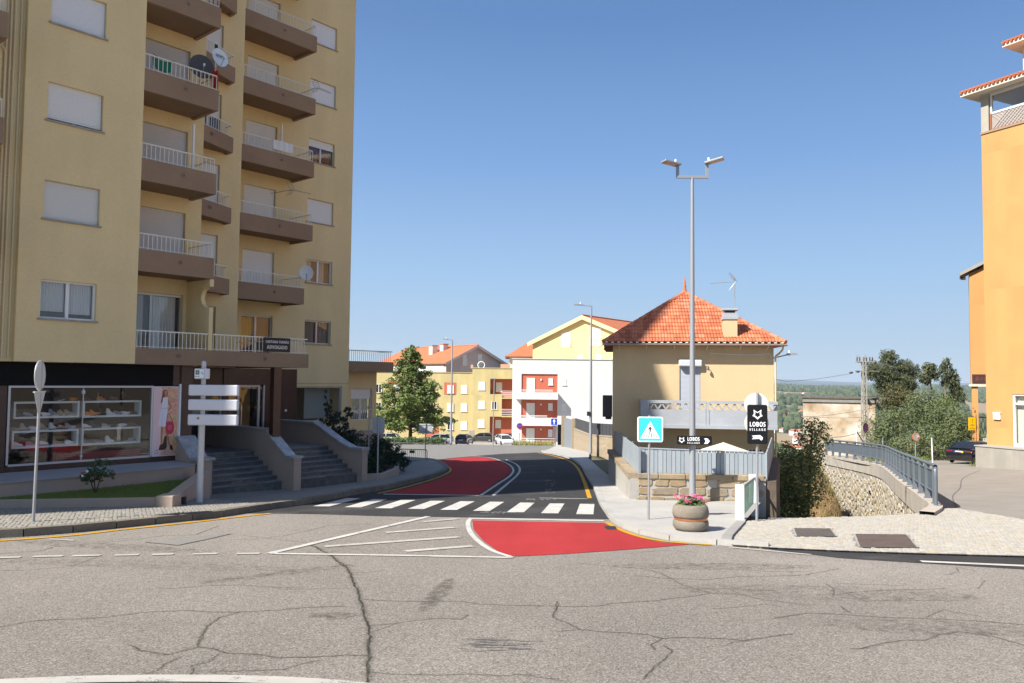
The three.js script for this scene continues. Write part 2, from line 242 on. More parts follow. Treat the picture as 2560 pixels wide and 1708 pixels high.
{ // carriageways
  const L = kerbL, Rk = kerbRt, iL = at(L, (p) => p[1] <= -20.2), iR = at(Rk, (p) => p[1] >= -19.6);
  // the old surface of the main road: a picture of its cracks, patches and worn grain, 1 cm to the pixel, laid at its real size
  const N = 2048, SZ = 22, X0 = -11, Z0 = -2.5, c = document.createElement('canvas'); c.width = c.height = N; const g = c.getContext('2d'), px = (x) => (x - X0) / SZ * N, pz = (z) => (Z0 - z) / SZ * N;
  const im = g.createImageData(N, N), D = im.data; seed(99);
  for (let y = 0; y < N; y++) for (let x = 0; x < N; x++) {
    const i = (y * N + x) * 4, k = ((y >> 2) & 511) * 512 + ((x >> 2) & 511), k2 = ((y * 3) & 511) * 512 + ((x * 3) & 511), r = rnd(), h = rnd();
    let v = 168 + 34 * (nA[k] - .5) + 30 * (nB[(k * 1 + 77) & 262143] - .5) + 46 * (nF[k2] - .5) + 78 * (r - .5); if (h > .982) v += 44; else if (h < .05) v -= 42;
    D[i] = v * 1.005; D[i + 1] = v * .975; D[i + 2] = v * .935; D[i + 3] = 255;
  }
  g.putImageData(im, 0, 0);
  g.lineCap = 'round'; g.lineJoin = 'round';
  const stain = (x, z, rx, rz, rot, a, n, col = '60,55,50') => { for (let i = 0; i < n; i++) { const t = rnd() * 6.283, q = Math.sqrt(rnd()), dx = Math.cos(t) * q * rx, dz = Math.sin(t) * q * rz; g.fillStyle = `rgba(${col},${a * rnd()})`; g.beginPath(); g.arc(px(x + dx * Math.cos(rot) - dz * Math.sin(rot)), pz(z + dx * Math.sin(rot) + dz * Math.cos(rot)), 1 + 5 * rnd(), 0, 7); g.fill(); } };
  stain(-1.0, -11.3, .12, 1.1, .1, .1, 500); stain(-3.6, -12.6, .2, 1.3, .9, .12, 500); stain(-2.2, -10.0, .3, .14, 0, .12, 120); stain(3.5, -13.6, 1.8, .3, -.05, .1, 900); stain(4.6, -11.6, 2.2, .5, .1, .1, 1200); stain(5.2, -9.7, 1.4, .35, .1, .1, 800); stain(-6, -13.2, 2.6, .35, .1, .09, 900); stain(-7.5, -15, 2.2, .3, .25, .12, 900);
  g.strokeStyle = 'rgba(46,48,52,.5)'; for (let i = 0; i < 46; i++) { const x = rr(-.55, .1), z = -8.75 - rr(-.22, .3), l = rr(.1, .34); g.lineWidth = rr(.7, 2.2); g.beginPath(); g.moveTo(px(x), pz(z)); g.lineTo(px(x + l), pz(z + rr(-.06, .06))); g.stroke(); }
  const crack = (w, pts) => {
    const q = []; for (let i = 0; i + 1 < pts.length; i += 2) q.push([pts[i], pts[i + 1]]);
    for (let pass = 0; pass < 3; pass++) {
      g.strokeStyle = ['rgba(84,78,70,.10)', 'rgba(70,66,62,.6)', 'rgba(44,42,40,.7)'][pass]; const lw = [4.5, 1.15, .6][pass] * Math.min(w, 2.1);
      for (let i = 0; i + 1 < q.length; i++) { const [a, b] = [q[i], q[i + 1]], n = Math.ceil(Math.hypot(b[0] - a[0], b[1] - a[1]) / .05); let ox = 0, oz = 0, x = a[0], z = a[1];
        for (let k = 1; k <= n; k++) { ox = ox * .8 + rr(-.013, .013); oz = oz * .8 + rr(-.013, .013); const nx = lerp(a[0], b[0], k / n) + (k < n ? ox : 0), nz = lerp(a[1], b[1], k / n) + (k < n ? oz : 0); g.lineWidth = lw * rr(.5, 1.4); g.beginPath(); g.moveTo(px(x), pz(z)); g.lineTo(px(nx), pz(nz)); g.stroke(); if (pass == 1 && rnd() < .06) { g.lineWidth = .8; g.beginPath(); g.moveTo(px(nx), pz(nz)); g.lineTo(px(nx + rr(-.12, .12)), pz(nz + rr(-.12, .12))); g.stroke(); } x = nx; z = nz; } }
    }
  };
const CRACKS=[[3.2,[-3.92,-15.60,-3.53,-14.90,-3.19,-14.28,-2.92,-13.65,-2.68,-13.16,-2.47,-12.45,-2.18,-11.51,-2.06,-11.02,-1.93,-10.58,-1.81,-10.00,-1.69,-9.59,-1.56,-9.07,-1.50,-8.60,-1.42,-8.22,-1.36,-7.80,-1.30,-7.48]],
[1.2,[-5.89,-9.29,-5.77,-9.42,-5.66,-9.58,-5.34,-9.66,-4.92,-9.76,-4.61,-10.02,-4.10,-10.16,-3.66,-10.09,-3.39,-10.10,-3.01,-10.20,-2.64,-10.37,-2.13,-10.47]],
[1.2,[-3.39,-10.10,-3.54,-9.82,-3.54,-9.41,-3.45,-9.04,-3.31,-8.57,-3.43,-8.41,-3.51,-8.28,-3.70,-8.36,-3.87,-8.43,-4.08,-8.63]],
[1.2,[-3.31,-8.57,-3.06,-8.46,-2.91,-8.35,-2.55,-8.31,-2.35,-8.22,-2.04,-8.25,-1.87,-8.29,-1.66,-8.34,-1.45,-8.33]],
[0.9,[-3.35,-8.22,-3.40,-8.00,-3.39,-7.77,-3.45,-7.67]],
[0.8,[-3.00,-8.35,-3.00,-8.05,-3.13,-7.94,-3.03,-7.74,-3.02,-7.62]],
[0.8,[-1.91,-8.16,-2.07,-8.01,-2.19,-7.84,-2.50,-7.80,-2.88,-7.75]],
[1,[-1.97,-10.86,-1.58,-10.79,-0.99,-10.77,-0.67,-10.83,-0.40,-10.67,0.04,-10.61]],
[1,[-1.67,-9.52,-1.40,-9.60,-1.16,-9.76,-0.88,-9.90,-0.58,-9.86,-0.51,-10.09]],
[0.9,[-4.98,-11.40,-4.70,-11.46,-4.45,-11.62,-3.95,-11.72,-3.42,-11.57,-2.96,-11.62]],
[0.8,[-3.23,-11.46,-2.78,-11.51,-2.26,-11.58]],
[0.8,[-2.52,-12.71,-2.22,-12.78,-2.04,-12.91]],
[1.1,[-8.99,-14.10,-8.45,-14.49,-8.49,-14.90,-8.04,-15.19,-7.49,-15.77,-7.11,-16.39,-6.52,-16.59,-6.56,-17.93]],
[0.9,[-8.49,-14.90,-8.25,-15.05,-7.92,-15.60,-7.50,-16.27]],
[0.9,[-5.60,-15.91,-5.02,-16.15,-4.70,-16.56,-4.42,-17.22,-4.16,-18.12,-3.55,-18.54,-3.23,-18.45]],
[0.8,[-3.92,-15.60,-4.28,-15.85,-4.79,-16.11,-5.68,-16.65]],
[0.8,[-8.01,-12.58,-7.61,-12.66,-7.05,-13.01,-6.65,-13.13]],
[0.7,[-7.13,-13.10,-7.15,-13.40,-7.15,-13.88]],
[0.7,[-1.65,-9.11,-1.47,-9.40,-1.35,-9.65]],
[0.8,[-1.89,-10.00,-2.02,-9.83,-2.22,-9.77]],
[0.8,[-1.34,-7.80,-1.06,-7.74,-0.70,-7.72,-0.39,-7.77,0.03,-7.73]],
[1.2,[0.04,-10.61,0.47,-10.60,0.90,-10.58,1.16,-10.62,1.45,-10.80,1.97,-10.95,2.41,-11.19,2.84,-11.44]],
[1.2,[0.66,-10.89,0.62,-10.45,0.55,-9.99,0.70,-9.74,0.83,-9.44,1.05,-9.35,1.30,-9.32,1.59,-9.25,1.74,-9.10,2.02,-9.14,2.50,-9.09,2.69,-9.05,2.98,-9.20,3.31,-9.35]],
[1,[1.74,-9.10,1.57,-8.84,1.57,-8.63]],
[1,[1.70,-8.80,1.75,-8.60,1.58,-8.25,1.44,-7.99,1.28,-7.66]],
[0.8,[2.68,-9.02,2.49,-8.96,2.36,-8.81]],
[0.8,[0.57,-9.34,0.83,-9.42]],
[1.2,[3.31,-10.06,3.65,-10.24,3.83,-10.36,4.24,-10.32,4.73,-10.17,5.27,-10.14,5.77,-10.05,6.35,-9.89]],
[1.1,[3.83,-8.75,4.18,-8.99,4.49,-9.12,4.74,-9.13,5.03,-9.39,5.33,-9.52,5.61,-9.34,5.75,-8.97]],
[0.9,[3.71,-8.75,3.95,-8.80]],
[0.9,[1.17,-13.78,1.69,-13.51,2.22,-13.34,2.46,-12.89,2.60,-12.05,2.91,-11.47,3.33,-11.42,3.53,-11.09,3.76,-10.97,4.08,-10.79]],
[0.9,[1.98,-12.72,2.43,-12.53,3.10,-12.48,3.68,-12.74,4.22,-12.80,4.79,-12.92,5.57,-13.53]],
[0.9,[2.29,-11.80,2.75,-11.75,3.25,-11.81,3.92,-11.69]],
[0.8,[2.53,-13.26,3.02,-13.68,3.43,-13.81,3.88,-13.94]],
[0.8,[3.35,-13.50,3.84,-13.29,4.34,-13.17,4.86,-13.20]],
[0.8,[4.84,-12.24,4.81,-11.85,4.60,-11.41,4.98,-11.64,5.50,-11.81,6.02,-11.88,6.55,-11.97]],
[0.8,[4.97,-12.25,5.53,-12.23,5.98,-12.14]],
[0.9,[4.44,-10.74,4.44,-10.38]],
[0.8,[7.11,-13.04,7.49,-13.34,7.68,-13.74,7.85,-13.46]],
[0.8,[4.88,-11.56,4.92,-11.08,5.35,-11.17,6.09,-11.14]],
[0.7,[7.50,-12.63,7.00,-11.96]],
[0.7,[5.30,-10.19,5.75,-10.62,6.04,-10.28]],
[0.8,[0.03,-7.78,0.24,-7.73,0.51,-7.60]],
[0.8,[2.45,-14.98,3.03,-15.22,3.53,-15.05]],
[0.7,[2.67,-10.54,3.11,-10.68,3.43,-10.85,3.62,-10.73]],
[0.7,[4.16,-12.13,4.34,-12.06]]];
  for (const [w, p] of CRACKS) crack(w, p);
  const rt = new THREE.CanvasTexture(c); rt.colorSpace = THREE.SRGBColorSpace; rt.flipY = false; rt.wrapS = rt.wrapT = THREE.MirroredRepeatWrapping; rt.anisotropy = 8; rt.repeat.set(1 / SZ, -1 / SZ); rt.offset.set(-X0 / SZ, Z0 / SZ);
  const roadMat = new THREE.MeshPhysicalMaterial({ specularIntensity: .3, map: rt, roughness: .93, bumpMap: TX.bump, bumpScale: .009 }); roadMat.color.setRGB(.615, .588, .56);
  flat('main_road', sheet([[-30, 8], [30, 8], ...Rk.slice(iR).reverse(), [2.5, -19.87], [-3.2, -20.0], [-5.0, -20.3], [-6.75, -20.3], ...L.slice(0, iL + 1).reverse()], 0), roadMat);
  const newA = [[-6.75, -20.3], [-5.0, -20.3], [-3.2, -20.0], [2.5, -19.87], ...Rk.slice(2, iR).reverse(), [-.6, -57], [-3.6, -50.5], [-4.8, -46.6], ...L.slice(iL, at(L, (p) => p[1] <= -44)).reverse()];
  flat('side_road', sheet(newA, .004), M.asphaltNew);
  flat('cross_road', sheet([[-4.8, -46.6], [-3.6, -50.5], [-.6, -57], [2.3, -60.3], [3.2, -66], [4.4, -76], [-5.6, -76], [-12.1, -75.2], [-30, -72], [-30, -60], [-12, -53], [-7, -49.5]], .002), M.asphaltFar);
  flat('car_park', sheet([[-30, -76], [16, -76], [16, -128], [-30, -128]], .0), mat(.44, .40, .35, { map: TX.asphalt, rough: 1 }));
  flat('asphalt_strip', sheet([[4.9, -15.55], [6.27, -15.25], [7.82, -15.03], [9.54, -14.85], [14, -14.3], [30, -12], [30, -11], [14, -12.9], [8.75, -13.6], [7.33, -14.07], [5.99, -14.54]], .004), M.asphaltNew);
  flat('parking_yard', sheet([[12.25, -23.2], [12.86, -22.95], [13.16, -20.43], [20, -20.3], [45, -20], [45, -60], [23.2, -60], [20.5, -43.4]], .01), mat(.36, .32, .27, { map: TX.asphalt, ...bump(.006), rough: .95 }));
  flat('parking_patch', sheet(ribbon(smooth([[12.95, -23.08], [15, -27], [17.23, -30.5], [20.54, -36.1], [25.3, -42.8]], 30), .035), .014), mat(.09, .085, .08));
  // painted surfaces and lines
  const redA = smooth([[-4.05, -25.9], [-3.55, -28.3], [-3.12, -30.9], [-2.86, -33.4], [-2.74, -35.9], [-2.8, -38.2], [-3.15, -41], [-3.7, -43.9], [-4.5, -47]], 30), redB = smooth([[-2.44, -52.2], [-1.55, -50.6], [-.72, -47.2], [-.2, -43], [0, -39.2], [-.14, -35.3], [-.55, -31], [-1.05, -25.95]], 30);
  const l2 = flat('red_lane', sheet([...redA, ...redB], .008), M.red); l2.userData.label = 'red painted lane bending away beyond the crossing';
  const redC = [[-.92, -19.35], [2.3, -19.12], [2.42, -18.2], [2.6, -17.25], [2.83, -16.5], [3.1, -16.12], [3.6, -15.95], [2.75, -15.48], [1.8, -15.02], [.9, -14.62], [.02, -14.32], [-.2, -14.8], [-.53, -16.1], [-.8, -17.66]];
  flat('red_lane', sheet(redC, .008), M.red);
  const mark = thing('road_markings', '', '', { kind: 'structure' });
  const line = (n, pts, w, m = M.paint, h = .012, k = 0) => obj(n, sheet(ribbon(k ? smooth(pts, k) : pts, w), h), m, mark);
  line('yellow_line', [[-14, -13.75], [-10.1, -15.38], [-9.0, -16.2], [-8.35, -17.15], [-7.5, -18.25], [-6.8, -19.3], [-6.1, -20.3]], .16, M.yellow, .012, 40);
  line('yellow_line', [[-4.3, -25.9], [-3.85, -27.9], [-3.4, -30.5], [-3.05, -33.2], [-2.86, -35.9], [-2.9, -38.4], [-3.25, -41], [-3.75, -43.6], [-4.4, -45.9]], .12, M.yellow, .012, 40);
  line('yellow_line', [[2.0, -59.6], [2.65, -56], [3.2, -52], [3.52, -47.5], [3.47, -41.6], [3.0, -32.6], [2.5, -25.1]], .14, M.yellow, .012, 40);
  line('yellow_line', [[2.32, -19.15], [2.47, -18.0], [2.68, -17.1], [2.95, -16.5], [3.3, -16.17], [3.75, -15.98], [4.0, -15.9]], .13, M.yellow, .014, 30);
  line('edge_line', [[-2.55, -52.9], [-1.5, -51.2], [-.6, -47.3], [-.06, -43], [.13, -38.6], [-.02, -34.7], [-.48, -30.2], [-.95, -25.7]], .11, M.paint, .012, 40);
  line('edge_line', [[-.3, -48.6], [.28, -44], [.45, -39.4], [.3, -35.3], [-.1, -30.6], [-.55, -25.7]], .11, M.paint, .012, 40);
  line('edge_line', [[.05, -14.22], [-.3, -14.87], [-.66, -16.18], [-.9, -17.65], [-1.0, -19.1], [-.98, -19.55]], .11, M.paint, .012, 30);
  line('stop_line', [[-4.1, -25.72], [-1.0, -25.62]], .2); line('stop_line', [[-1.03, -19.7], [2.3, -19.5]], .22); line('stop_line', [[.9, -25.0], [2.42, -24.9]], .12, M.paintWorn);
  line('chevron_edge', [[-4.32, -14.37], [-2.05, -19.98]], .16); line('chevron_edge', [[-4.3, -14.36], [-2, -14.3], [.06, -14.2]], .13);
  for (const [a, b, c2, d] of [[-2.08, -18.94, -1.29, -19.6], [-2.67, -17.12, -1.26, -18.05], [-3.52, -15.2, -1.04, -16.6], [-1.93, -14.76, -.72, -15.44]]) line('chevron_bar', [[a, b], [c2, d]], .2, M.paintWorn);
  for (const [a, b, c2, d] of [[-8.8, -13.64, -8.4, -13.74], [-8.23, -13.8, -7.76, -13.89], [-7.61, -13.9, -7.16, -14.0], [-6.92, -14.02, -6.54, -14.1], [-6.32, -14.12, -5.97, -14.2], [-5.64, -14.22, -5.23, -14.3], [-4.89, -14.3, -4.49, -14.37]]) line('dash', [[a, b], [c2, d]], .15, M.paintWorn);
  line('edge_line', [[-9, -6.2], [-6.5, -6.95], [-4.67, -7.35], [-3.93, -7.47], [-2.94, -7.53], [-2.11, -7.5], [-1.49, -7.4], [-.6, -7.1]], .2, M.paintWorn, .012, 40);
  line('edge_line', [[7.33, -14.25], [9, -13.9], [12, -13.3]], .17); line('edge_line', [[4.3, -15.62], [5.6, -14.84]], .1, M.paintWorn);
  obj('old_arrow', sheet([[-7.1, -15.5], [-6.3, -15.16], [-6.05, -15.9], [-5.82, -16.79]], .012), mat(.30, .28, .25, { map: TX.asphalt }), mark); line('worn_bar', [[-9.1, -15.75], [-8.5, -15.6]], .1, M.paintWorn);
  const cw = [[-4.57, -24.3, -5.0, -22.0], [-3.73, -24.1, -4.1, -21.85], [-2.85, -23.95, -3.24, -21.7], [-1.95, -23.8, -2.34, -21.6], [-1.06, -23.75, -1.44, -21.48], [-.18, -23.7, -.55, -21.3], [.72, -23.55, .36, -21.1], [1.59, -23.4, 1.26, -20.93], [2.47, -23.37, 2.17, -20.8]];
  for (const [x1, z1, x0, z0] of cw) obj('crossing_stripe', sheet([[x0 - .45, z0], [x0, z0], [x1, z1], [x1 - .43, z1]], .012), M.paint, mark);
  seed(17); const sc = []; for (const [x, z, w, l, n] of [[1.55, -31, .22, 3.2, 22], [1.35, -27.6, .12, 1.4, 8], [-.3, -21.0, .5, .25, 14], [.9, -24.6, .5, .2, 10], [2.0, -38, .12, 1.8, 8]]) for (let i = 0; i < n; i++) { const X = x + rr(-w, w), Z = z + rr(-l / 2, l / 2), a = rr(.02, .09), b = rr(.05, .3); sc.push(...sheet([[X - a, Z], [X, Z - b], [X + a, Z + rr(-.05, .05)], [X + rr(-.03, .03), Z + b]], .0105)); }
  obj('scuffs', sc, mat(.2, .19, .175, { map: TX.asphalt }), mark).userData.kind = 'stuff';
  // drain and covers
  const dg = thing('drain_grate', 'black slotted drain grate set in the red paint beside the kerb', 'drain', { base: [2.3, gy(-18.15), -18.15] });
  obj('frame', bx(2.17, 2.43, -.92, -.893, -18.4, -17.9), mat(.03, .03, .03), dg); for (let i = 0; i < 6; i++) obj('slat', bx(2.185, 2.415, -.9, -.885, -18.38 + i * .085, -18.34 + i * .085), mat(.06, .06, .062, { metal: .5, rough: .6 }), dg);
}
function cover(name, label, x0, x1, z0, z1, sh, m, n) {
  const b = gy((z0 + z1) / 2), t = thing(name, label, 'manhole cover', { base: [(x0 + x1) / 2, b, (z0 + z1) / 2] });
  for (let i = 0; i < n; i++) { const za = lerp(z0, z1, i / n) + .012, zb = lerp(z0, z1, (i + 1) / n) - .012; obj('cover_plate', sheet([[x0 + sh * i / n, za], [x1 + sh * i / n, za], [x1 + sh * (i + 1) / n, zb], [x0 + sh * (i + 1) / n, zb]], .062), m, t); }
  obj('rim', sheet([[x0 - .04, z0 + .04], [x1 + .04, z0 + .04], [x1 + .04 + sh, z1 - .04], [x0 - .04 + sh, z1 - .04]], .056), mat(.3, .28, .26), t);
}
cover('manhole_cover', 'small brown steel cover in the pale cobbles near the yellow house', 6.1, 6.92, -16.98, -18.14, .36, mat(.17, .145, .13, { map: TX.granite, rough: .7, ...bump(.01) }), 1);
cover('manhole_cover', 'large two leaf brown steel cover in the cobbles near the road', 6.83, 7.93, -15.58, -17.3, .66, mat(.19, .135, .115, { map: TX.granite, rough: .65, ...bump(.01) }), 2);

{ // pavements, kerbs
  const L = kerbL.slice(0, 24);
  const hLeft = (o, z) => .145 - .225 * sstep(-18.5, -24, z) * sstep(.8, 3.2, o);
  { const ks = smooth(L, 160).filter(([x, z]) => z < -8), os = [.1, 1, 2, 3.2, 5, 9, 16, 26], o = []; for (let i = 0; i < ks.length - 1; i++) for (let j = 0; j < os.length - 1; j++) { const P = (k, e) => [ks[k][0] - e, gy(ks[k][1]) + hLeft(e, ks[k][1]), ks[k][1]]; o.push(...quad(P(i, os[j]), P(i + 1, os[j]), P(i + 1, os[j + 1]), P(i, os[j + 1]))); }
    flat('left_pavement', tris(o), mat(.30, .28, .245, { map: TX.concrete, ...bump(.006), side: THREE.DoubleSide })); }
  const kl = thing('left_kerb', 'granite kerb along the left pavement', '', { kind: 'structure' });
  const stones = (parent, pts, h0, h1, w, len, m, from, to) => {
    const q = smooth(pts, Math.round(300)), tot = []; let acc = 0; for (let i = 0; i < q.length; i++) { if (i) acc += Math.hypot(q[i][0] - q[i - 1][0], q[i][1] - q[i - 1][1]); tot.push(acc); }
    const P = (s) => { let i = 1; while (i < q.length - 1 && tot[i] < s) i++; const f = clamp((s - tot[i - 1]) / (tot[i] - tot[i - 1]), 0, 1); return [lerp(q[i - 1][0], q[i][0], f), lerp(q[i - 1][1], q[i][1], f)]; };
    for (let s = 0; s + len < acc; s += len) {
      const a = P(s + .012), b = P(s + len - .012), mid = [(a[0] + b[0]) / 2, (a[1] + b[1]) / 2]; if (mid[1] > from || mid[1] < to) continue;
      const dx = b[0] - a[0], dz = b[1] - a[1], l = Math.hypot(dx, dz), nx = dz / l, nz = -dx / l, g = exY([[a[0], a[1]], [b[0], b[1]], [b[0] + nx * w, b[1] + nz * w], [a[0] + nx * w, a[1] + nz * w]], 0, 1), p = g.attributes.position, dh = rr(-.006, .006);
      for (let i = 0; i < p.count; i++) p.setY(i, gy(p.getZ(i)) + (p.getY(i) > .5 ? h1 + dh : h0)); g.computeVertexNormals();
      obj('kerb_stone', g, m[Math.floor(rnd() * m.length)], parent);
    }
  };
  seed(31);
  const km = [M.kerb, mat(.30, .27, .235, { map: TX.granite, ...bump(.004) }), mat(.25, .23, .20, { map: TX.granite, ...bump(.004) })];
  stones(kl, kerbL, -.1, .16, .24, .9, km, -12, -47);
  const Rk = kerbRt;
  flat('right_pavement', sheet([...Rk.slice(0, 19).map(([x, z]) => [x + .05, z]), [4.44, -16.39], [4.8, -17.05], [5.64, -19.16], [7.5, -23.8], [3.8, -24.0], [4.2, -33], [4.45, -40], [4.9, -50], [5.75, -58], [6.4, -76]], .085), M.pavement);
  const kr = thing('right_kerb', 'concrete kerb along the right pavement', '', { kind: 'structure' });
  stones(kr, Rk.slice(0, 20), -.1, .1, .16, 1.0, [mat(.50, .48, .44, { map: TX.concrete }), mat(.46, .44, .40, { map: TX.concrete })], -15.6, -62);
  stones(kr, [[4.42, -15.95], [4.62, -16.6], [4.9, -17.3], [5.72, -19.3]], -.1, .094, .2, .85, [mat(.36, .345, .32, { map: TX.concrete })], -15.6, -62);
  const cob = [...Rk.slice(18), [30, -20], [13.16, -20.43], [12.86, -22.95], [12.2, -22.75], [11.0, -21.5], [9.27, -20.75], [7.86, -20.4], [6.5, -19.9], [5.5, -19.35], [4.6, -17.05], [4.3, -16.3]];
  flat('cobbled_pavement', sheet(cob.map(([x, z]) => [x, z > -16.3 ? z + .07 : z]), .036), mat(.29, .265, .225, { map: TX.concrete, ...bump(.006) }));
  flat('lane', (() => { const o = []; for (let d = 19.7; d < 36; d += .5) { const q = (e) => [[laneL(e) - .1, laneY(e), -e], [laneR(e) + .2, laneY(e), -e]], [a, b] = q(d), [c, e] = q(d + .5); o.push(...quad(a, b, e, c)); } return tris(o); })(), mat(.22, .21, .2, { map: TX.asphalt }));
  // setts: uncountable small stones
  const inside = (p, x, z) => { let r = false; for (let i = 0, j = p.length - 1; i < p.length; j = i++) if ((p[i][1] > z) !== (p[j][1] > z) && x < (p[j][0] - p[i][0]) * (z - p[i][1]) / (p[j][1] - p[i][1]) + p[i][0]) r = !r; return r; };
  const setts = (name, label, pl, ok, x0, x1, z0, z1, step, h, cols, sd) => {
    seed(sd); const list = []; let row = 0;
    for (let z = z0; z > z1; z -= step, row++) for (let x = x0 + (row % 2) * step / 2; x < x1; x += step) { const X = x + rr(-.012, .012), Z = z + rr(-.012, .012) + .05 * Math.sin(x * 1.3); if (inside(pl, X, Z) && ok(X, Z)) list.push([X, Z]); }
    const g = new RoundedBoxGeometry(step * .96, .05, step * .94, 1, .01), im = new THREE.InstancedMesh(g, mat(1, 1, 1, { rough: .9 }), list.length), m4 = new THREE.Matrix4(), cc = new THREE.Color();
    list.forEach(([x, z], i) => { m4.makeRotationFromEuler(new THREE.Euler(.05 + rr(-.03, .03), rr(-.12, .12), rr(-.03, .03))); m4.scale(V(rr(.88, 1.04), 1, rr(.86, 1.04))); m4.setPosition(x, gy(z) + h + rr(-.006, .004), z); im.setMatrixAt(i, m4); const c = cols[Math.floor(rnd() * cols.length)], k = rr(.9, 1.1); cc.setRGB(c[0] * k, c[1] * k, c[2] * k); im.setColorAt(i, cc); });
    im.name = name; im.userData = { kind: 'stuff', label }; scene.add(im);
  };
  setts('cobble_setts', 'pale granite setts of the pavement in front of the yellow house', cob, (x, z) => x < 15 && !(x > 5.98 && x < 7.4 && z < -16.9 && z > -18.25 && Math.abs(x - 6.51 - (-16.98 - z) * .31) < .47) && !(z < -15.5 && z > -17.4 && Math.abs(x - 7.38 - (-15.58 - z) * .384) < .62), 4.3, 15, -14.2, -23, .088, .02, [[.345, .315, .265], [.34, .29, .215], [.325, .31, .28], [.37, .335, .28], [.315, .295, .26]], 41);
  setts('cobble_setts', 'grey granite setts of the left pavement by the lawn wall', [[-14.3, -14.3], [-10.3, -15.95], [-8.35, -18], [-7.35, -19.4], [-6.65, -21.2], [-8.9, -22.6], [-9.2, -21.4], [-14.5, -20.8]], (x, z) => true, -14.5, -6.5, -14.2, -22.6, .1, .13, [[.235, .22, .185], [.25, .222, .18], [.22, .207, .18], [.2, .187, .16]], 42);
}

// ================================================================ THE APARTMENT TOWER (frame: x along its street front, z out of it)
const UNSEEN_ROOF = 34.5, RF2 = 25, FL = (k) => 3.07 + 2.88 * k;  // roof tops are out of view, heights set by the shadows they cast
const tower = thing('apartment_tower', 'tall cream apartment tower with brown balconies and a shoe shop below', 'building', { fr: TOWER, base: [16, -1.5, -30] });
function shutterGeo(t0, t1, y0, y1, s, pitch = .058) {
  const pts = [[s - .02, y0]]; let y = y0; while (y < y1 - .001) { const e = Math.min(y1, y + pitch); pts.push([s, y + .003], [s + .012, y + .006], [s + .004, e - .002]); y = e; } pts.push([s - .02, y1]); return exX(pts, t0, t1);
}
// one window or balcony door: frame > pane, shutter, sill, what stands behind the glass
function win(parent, t0, t1, y0, y1, s, o = {}) {
  const e = .055, sh = o.shut ?? 1, ys = y1 - (y1 - y0) * sh, f = o.f ?? M.alu, tm = (t0 + t1) / 2, g = [];
  if (sh < 1) { g.push(bx(t0, t1, y0, y0 + e, s - .19, s - .12), bx(t0, t1, y1 - e, y1, s - .19, s - .12), bx(t0, t0 + e, y0 + e, y1 - e, s - .19, s - .12), bx(t1 - e, t1, y0 + e, y1 - e, s - .19, s - .12)); if (!o.single) g.push(bx(tm - e * .8, tm + e * .8, y0 + e, y1 - e, s - .185, s - .125)); }
  else g.push(bx(t0, t0 + .03, y0, y1, s - .16, s - .09), bx(t1 - .03, t1, y0, y1, s - .16, s - .09), bx(t0 + .03, t1 - .03, y1 - .03, y1, s - .16, s - .09), bx(t0 + .03, t1 - .03, y0, y0 + .01, s - .16, s - .09));
  const w = obj(o.name ?? 'window', g, f, parent);
  if (sh < 1) { for (const [a, b] of o.single ? [[t0 + e, t1 - e]] : [[t0 + e, tm - e * .8], [tm + e * .8, t1 - e]]) obj('pane', bx(a, b, y0 + e, y1 - e, s - .158, s - .152), M.glass, w); obj('interior', bx(t0 + .01, t1 - .01, y0 + .01, y1 - .01, s - .34, s - .325), o.inside ?? M.roomDark, w); }  // dark sheet close behind the glass stands in for an unlit room
  if (o.curtain) { const n = 26, P = []; for (const [a, b, c0, c1] of o.curtain.spans) { const A = lerp(t0, t1, a), B = lerp(t0, t1, b), pts = []; for (let i = 0; i <= n; i++) pts.push([lerp(A, B, i / n), -(s - .235 + .022 * Math.sin(i * 1.9))]); for (let i = n; i >= 0; i--) pts.push([lerp(A, B, i / n), -(s - .245 + .022 * Math.sin(i * 1.9))]); P.push(exY(pts.map(([x, z]) => [x, -z]), lerp(y0, y1, c0), lerp(y0, y1, c1))); } obj('curtain', P, o.curtain.m, w); }
  if (sh > 0) obj('shutter', shutterGeo(t0 + .03, t1 - .03, ys + (sh < 1 ? 0 : .005), y1, s - .1, o.pitch), o.sm ?? M.shutter, w);
  if (!o.door) obj('sill', bx(t0 - .06, t1 + .06, y0 - .05, y0, s - .16, s + .05), M.sill, w);
  return w;
}
const hole = (t0, t1, y0, y1) => rectP(t0, t1, y0, y1).reverse();
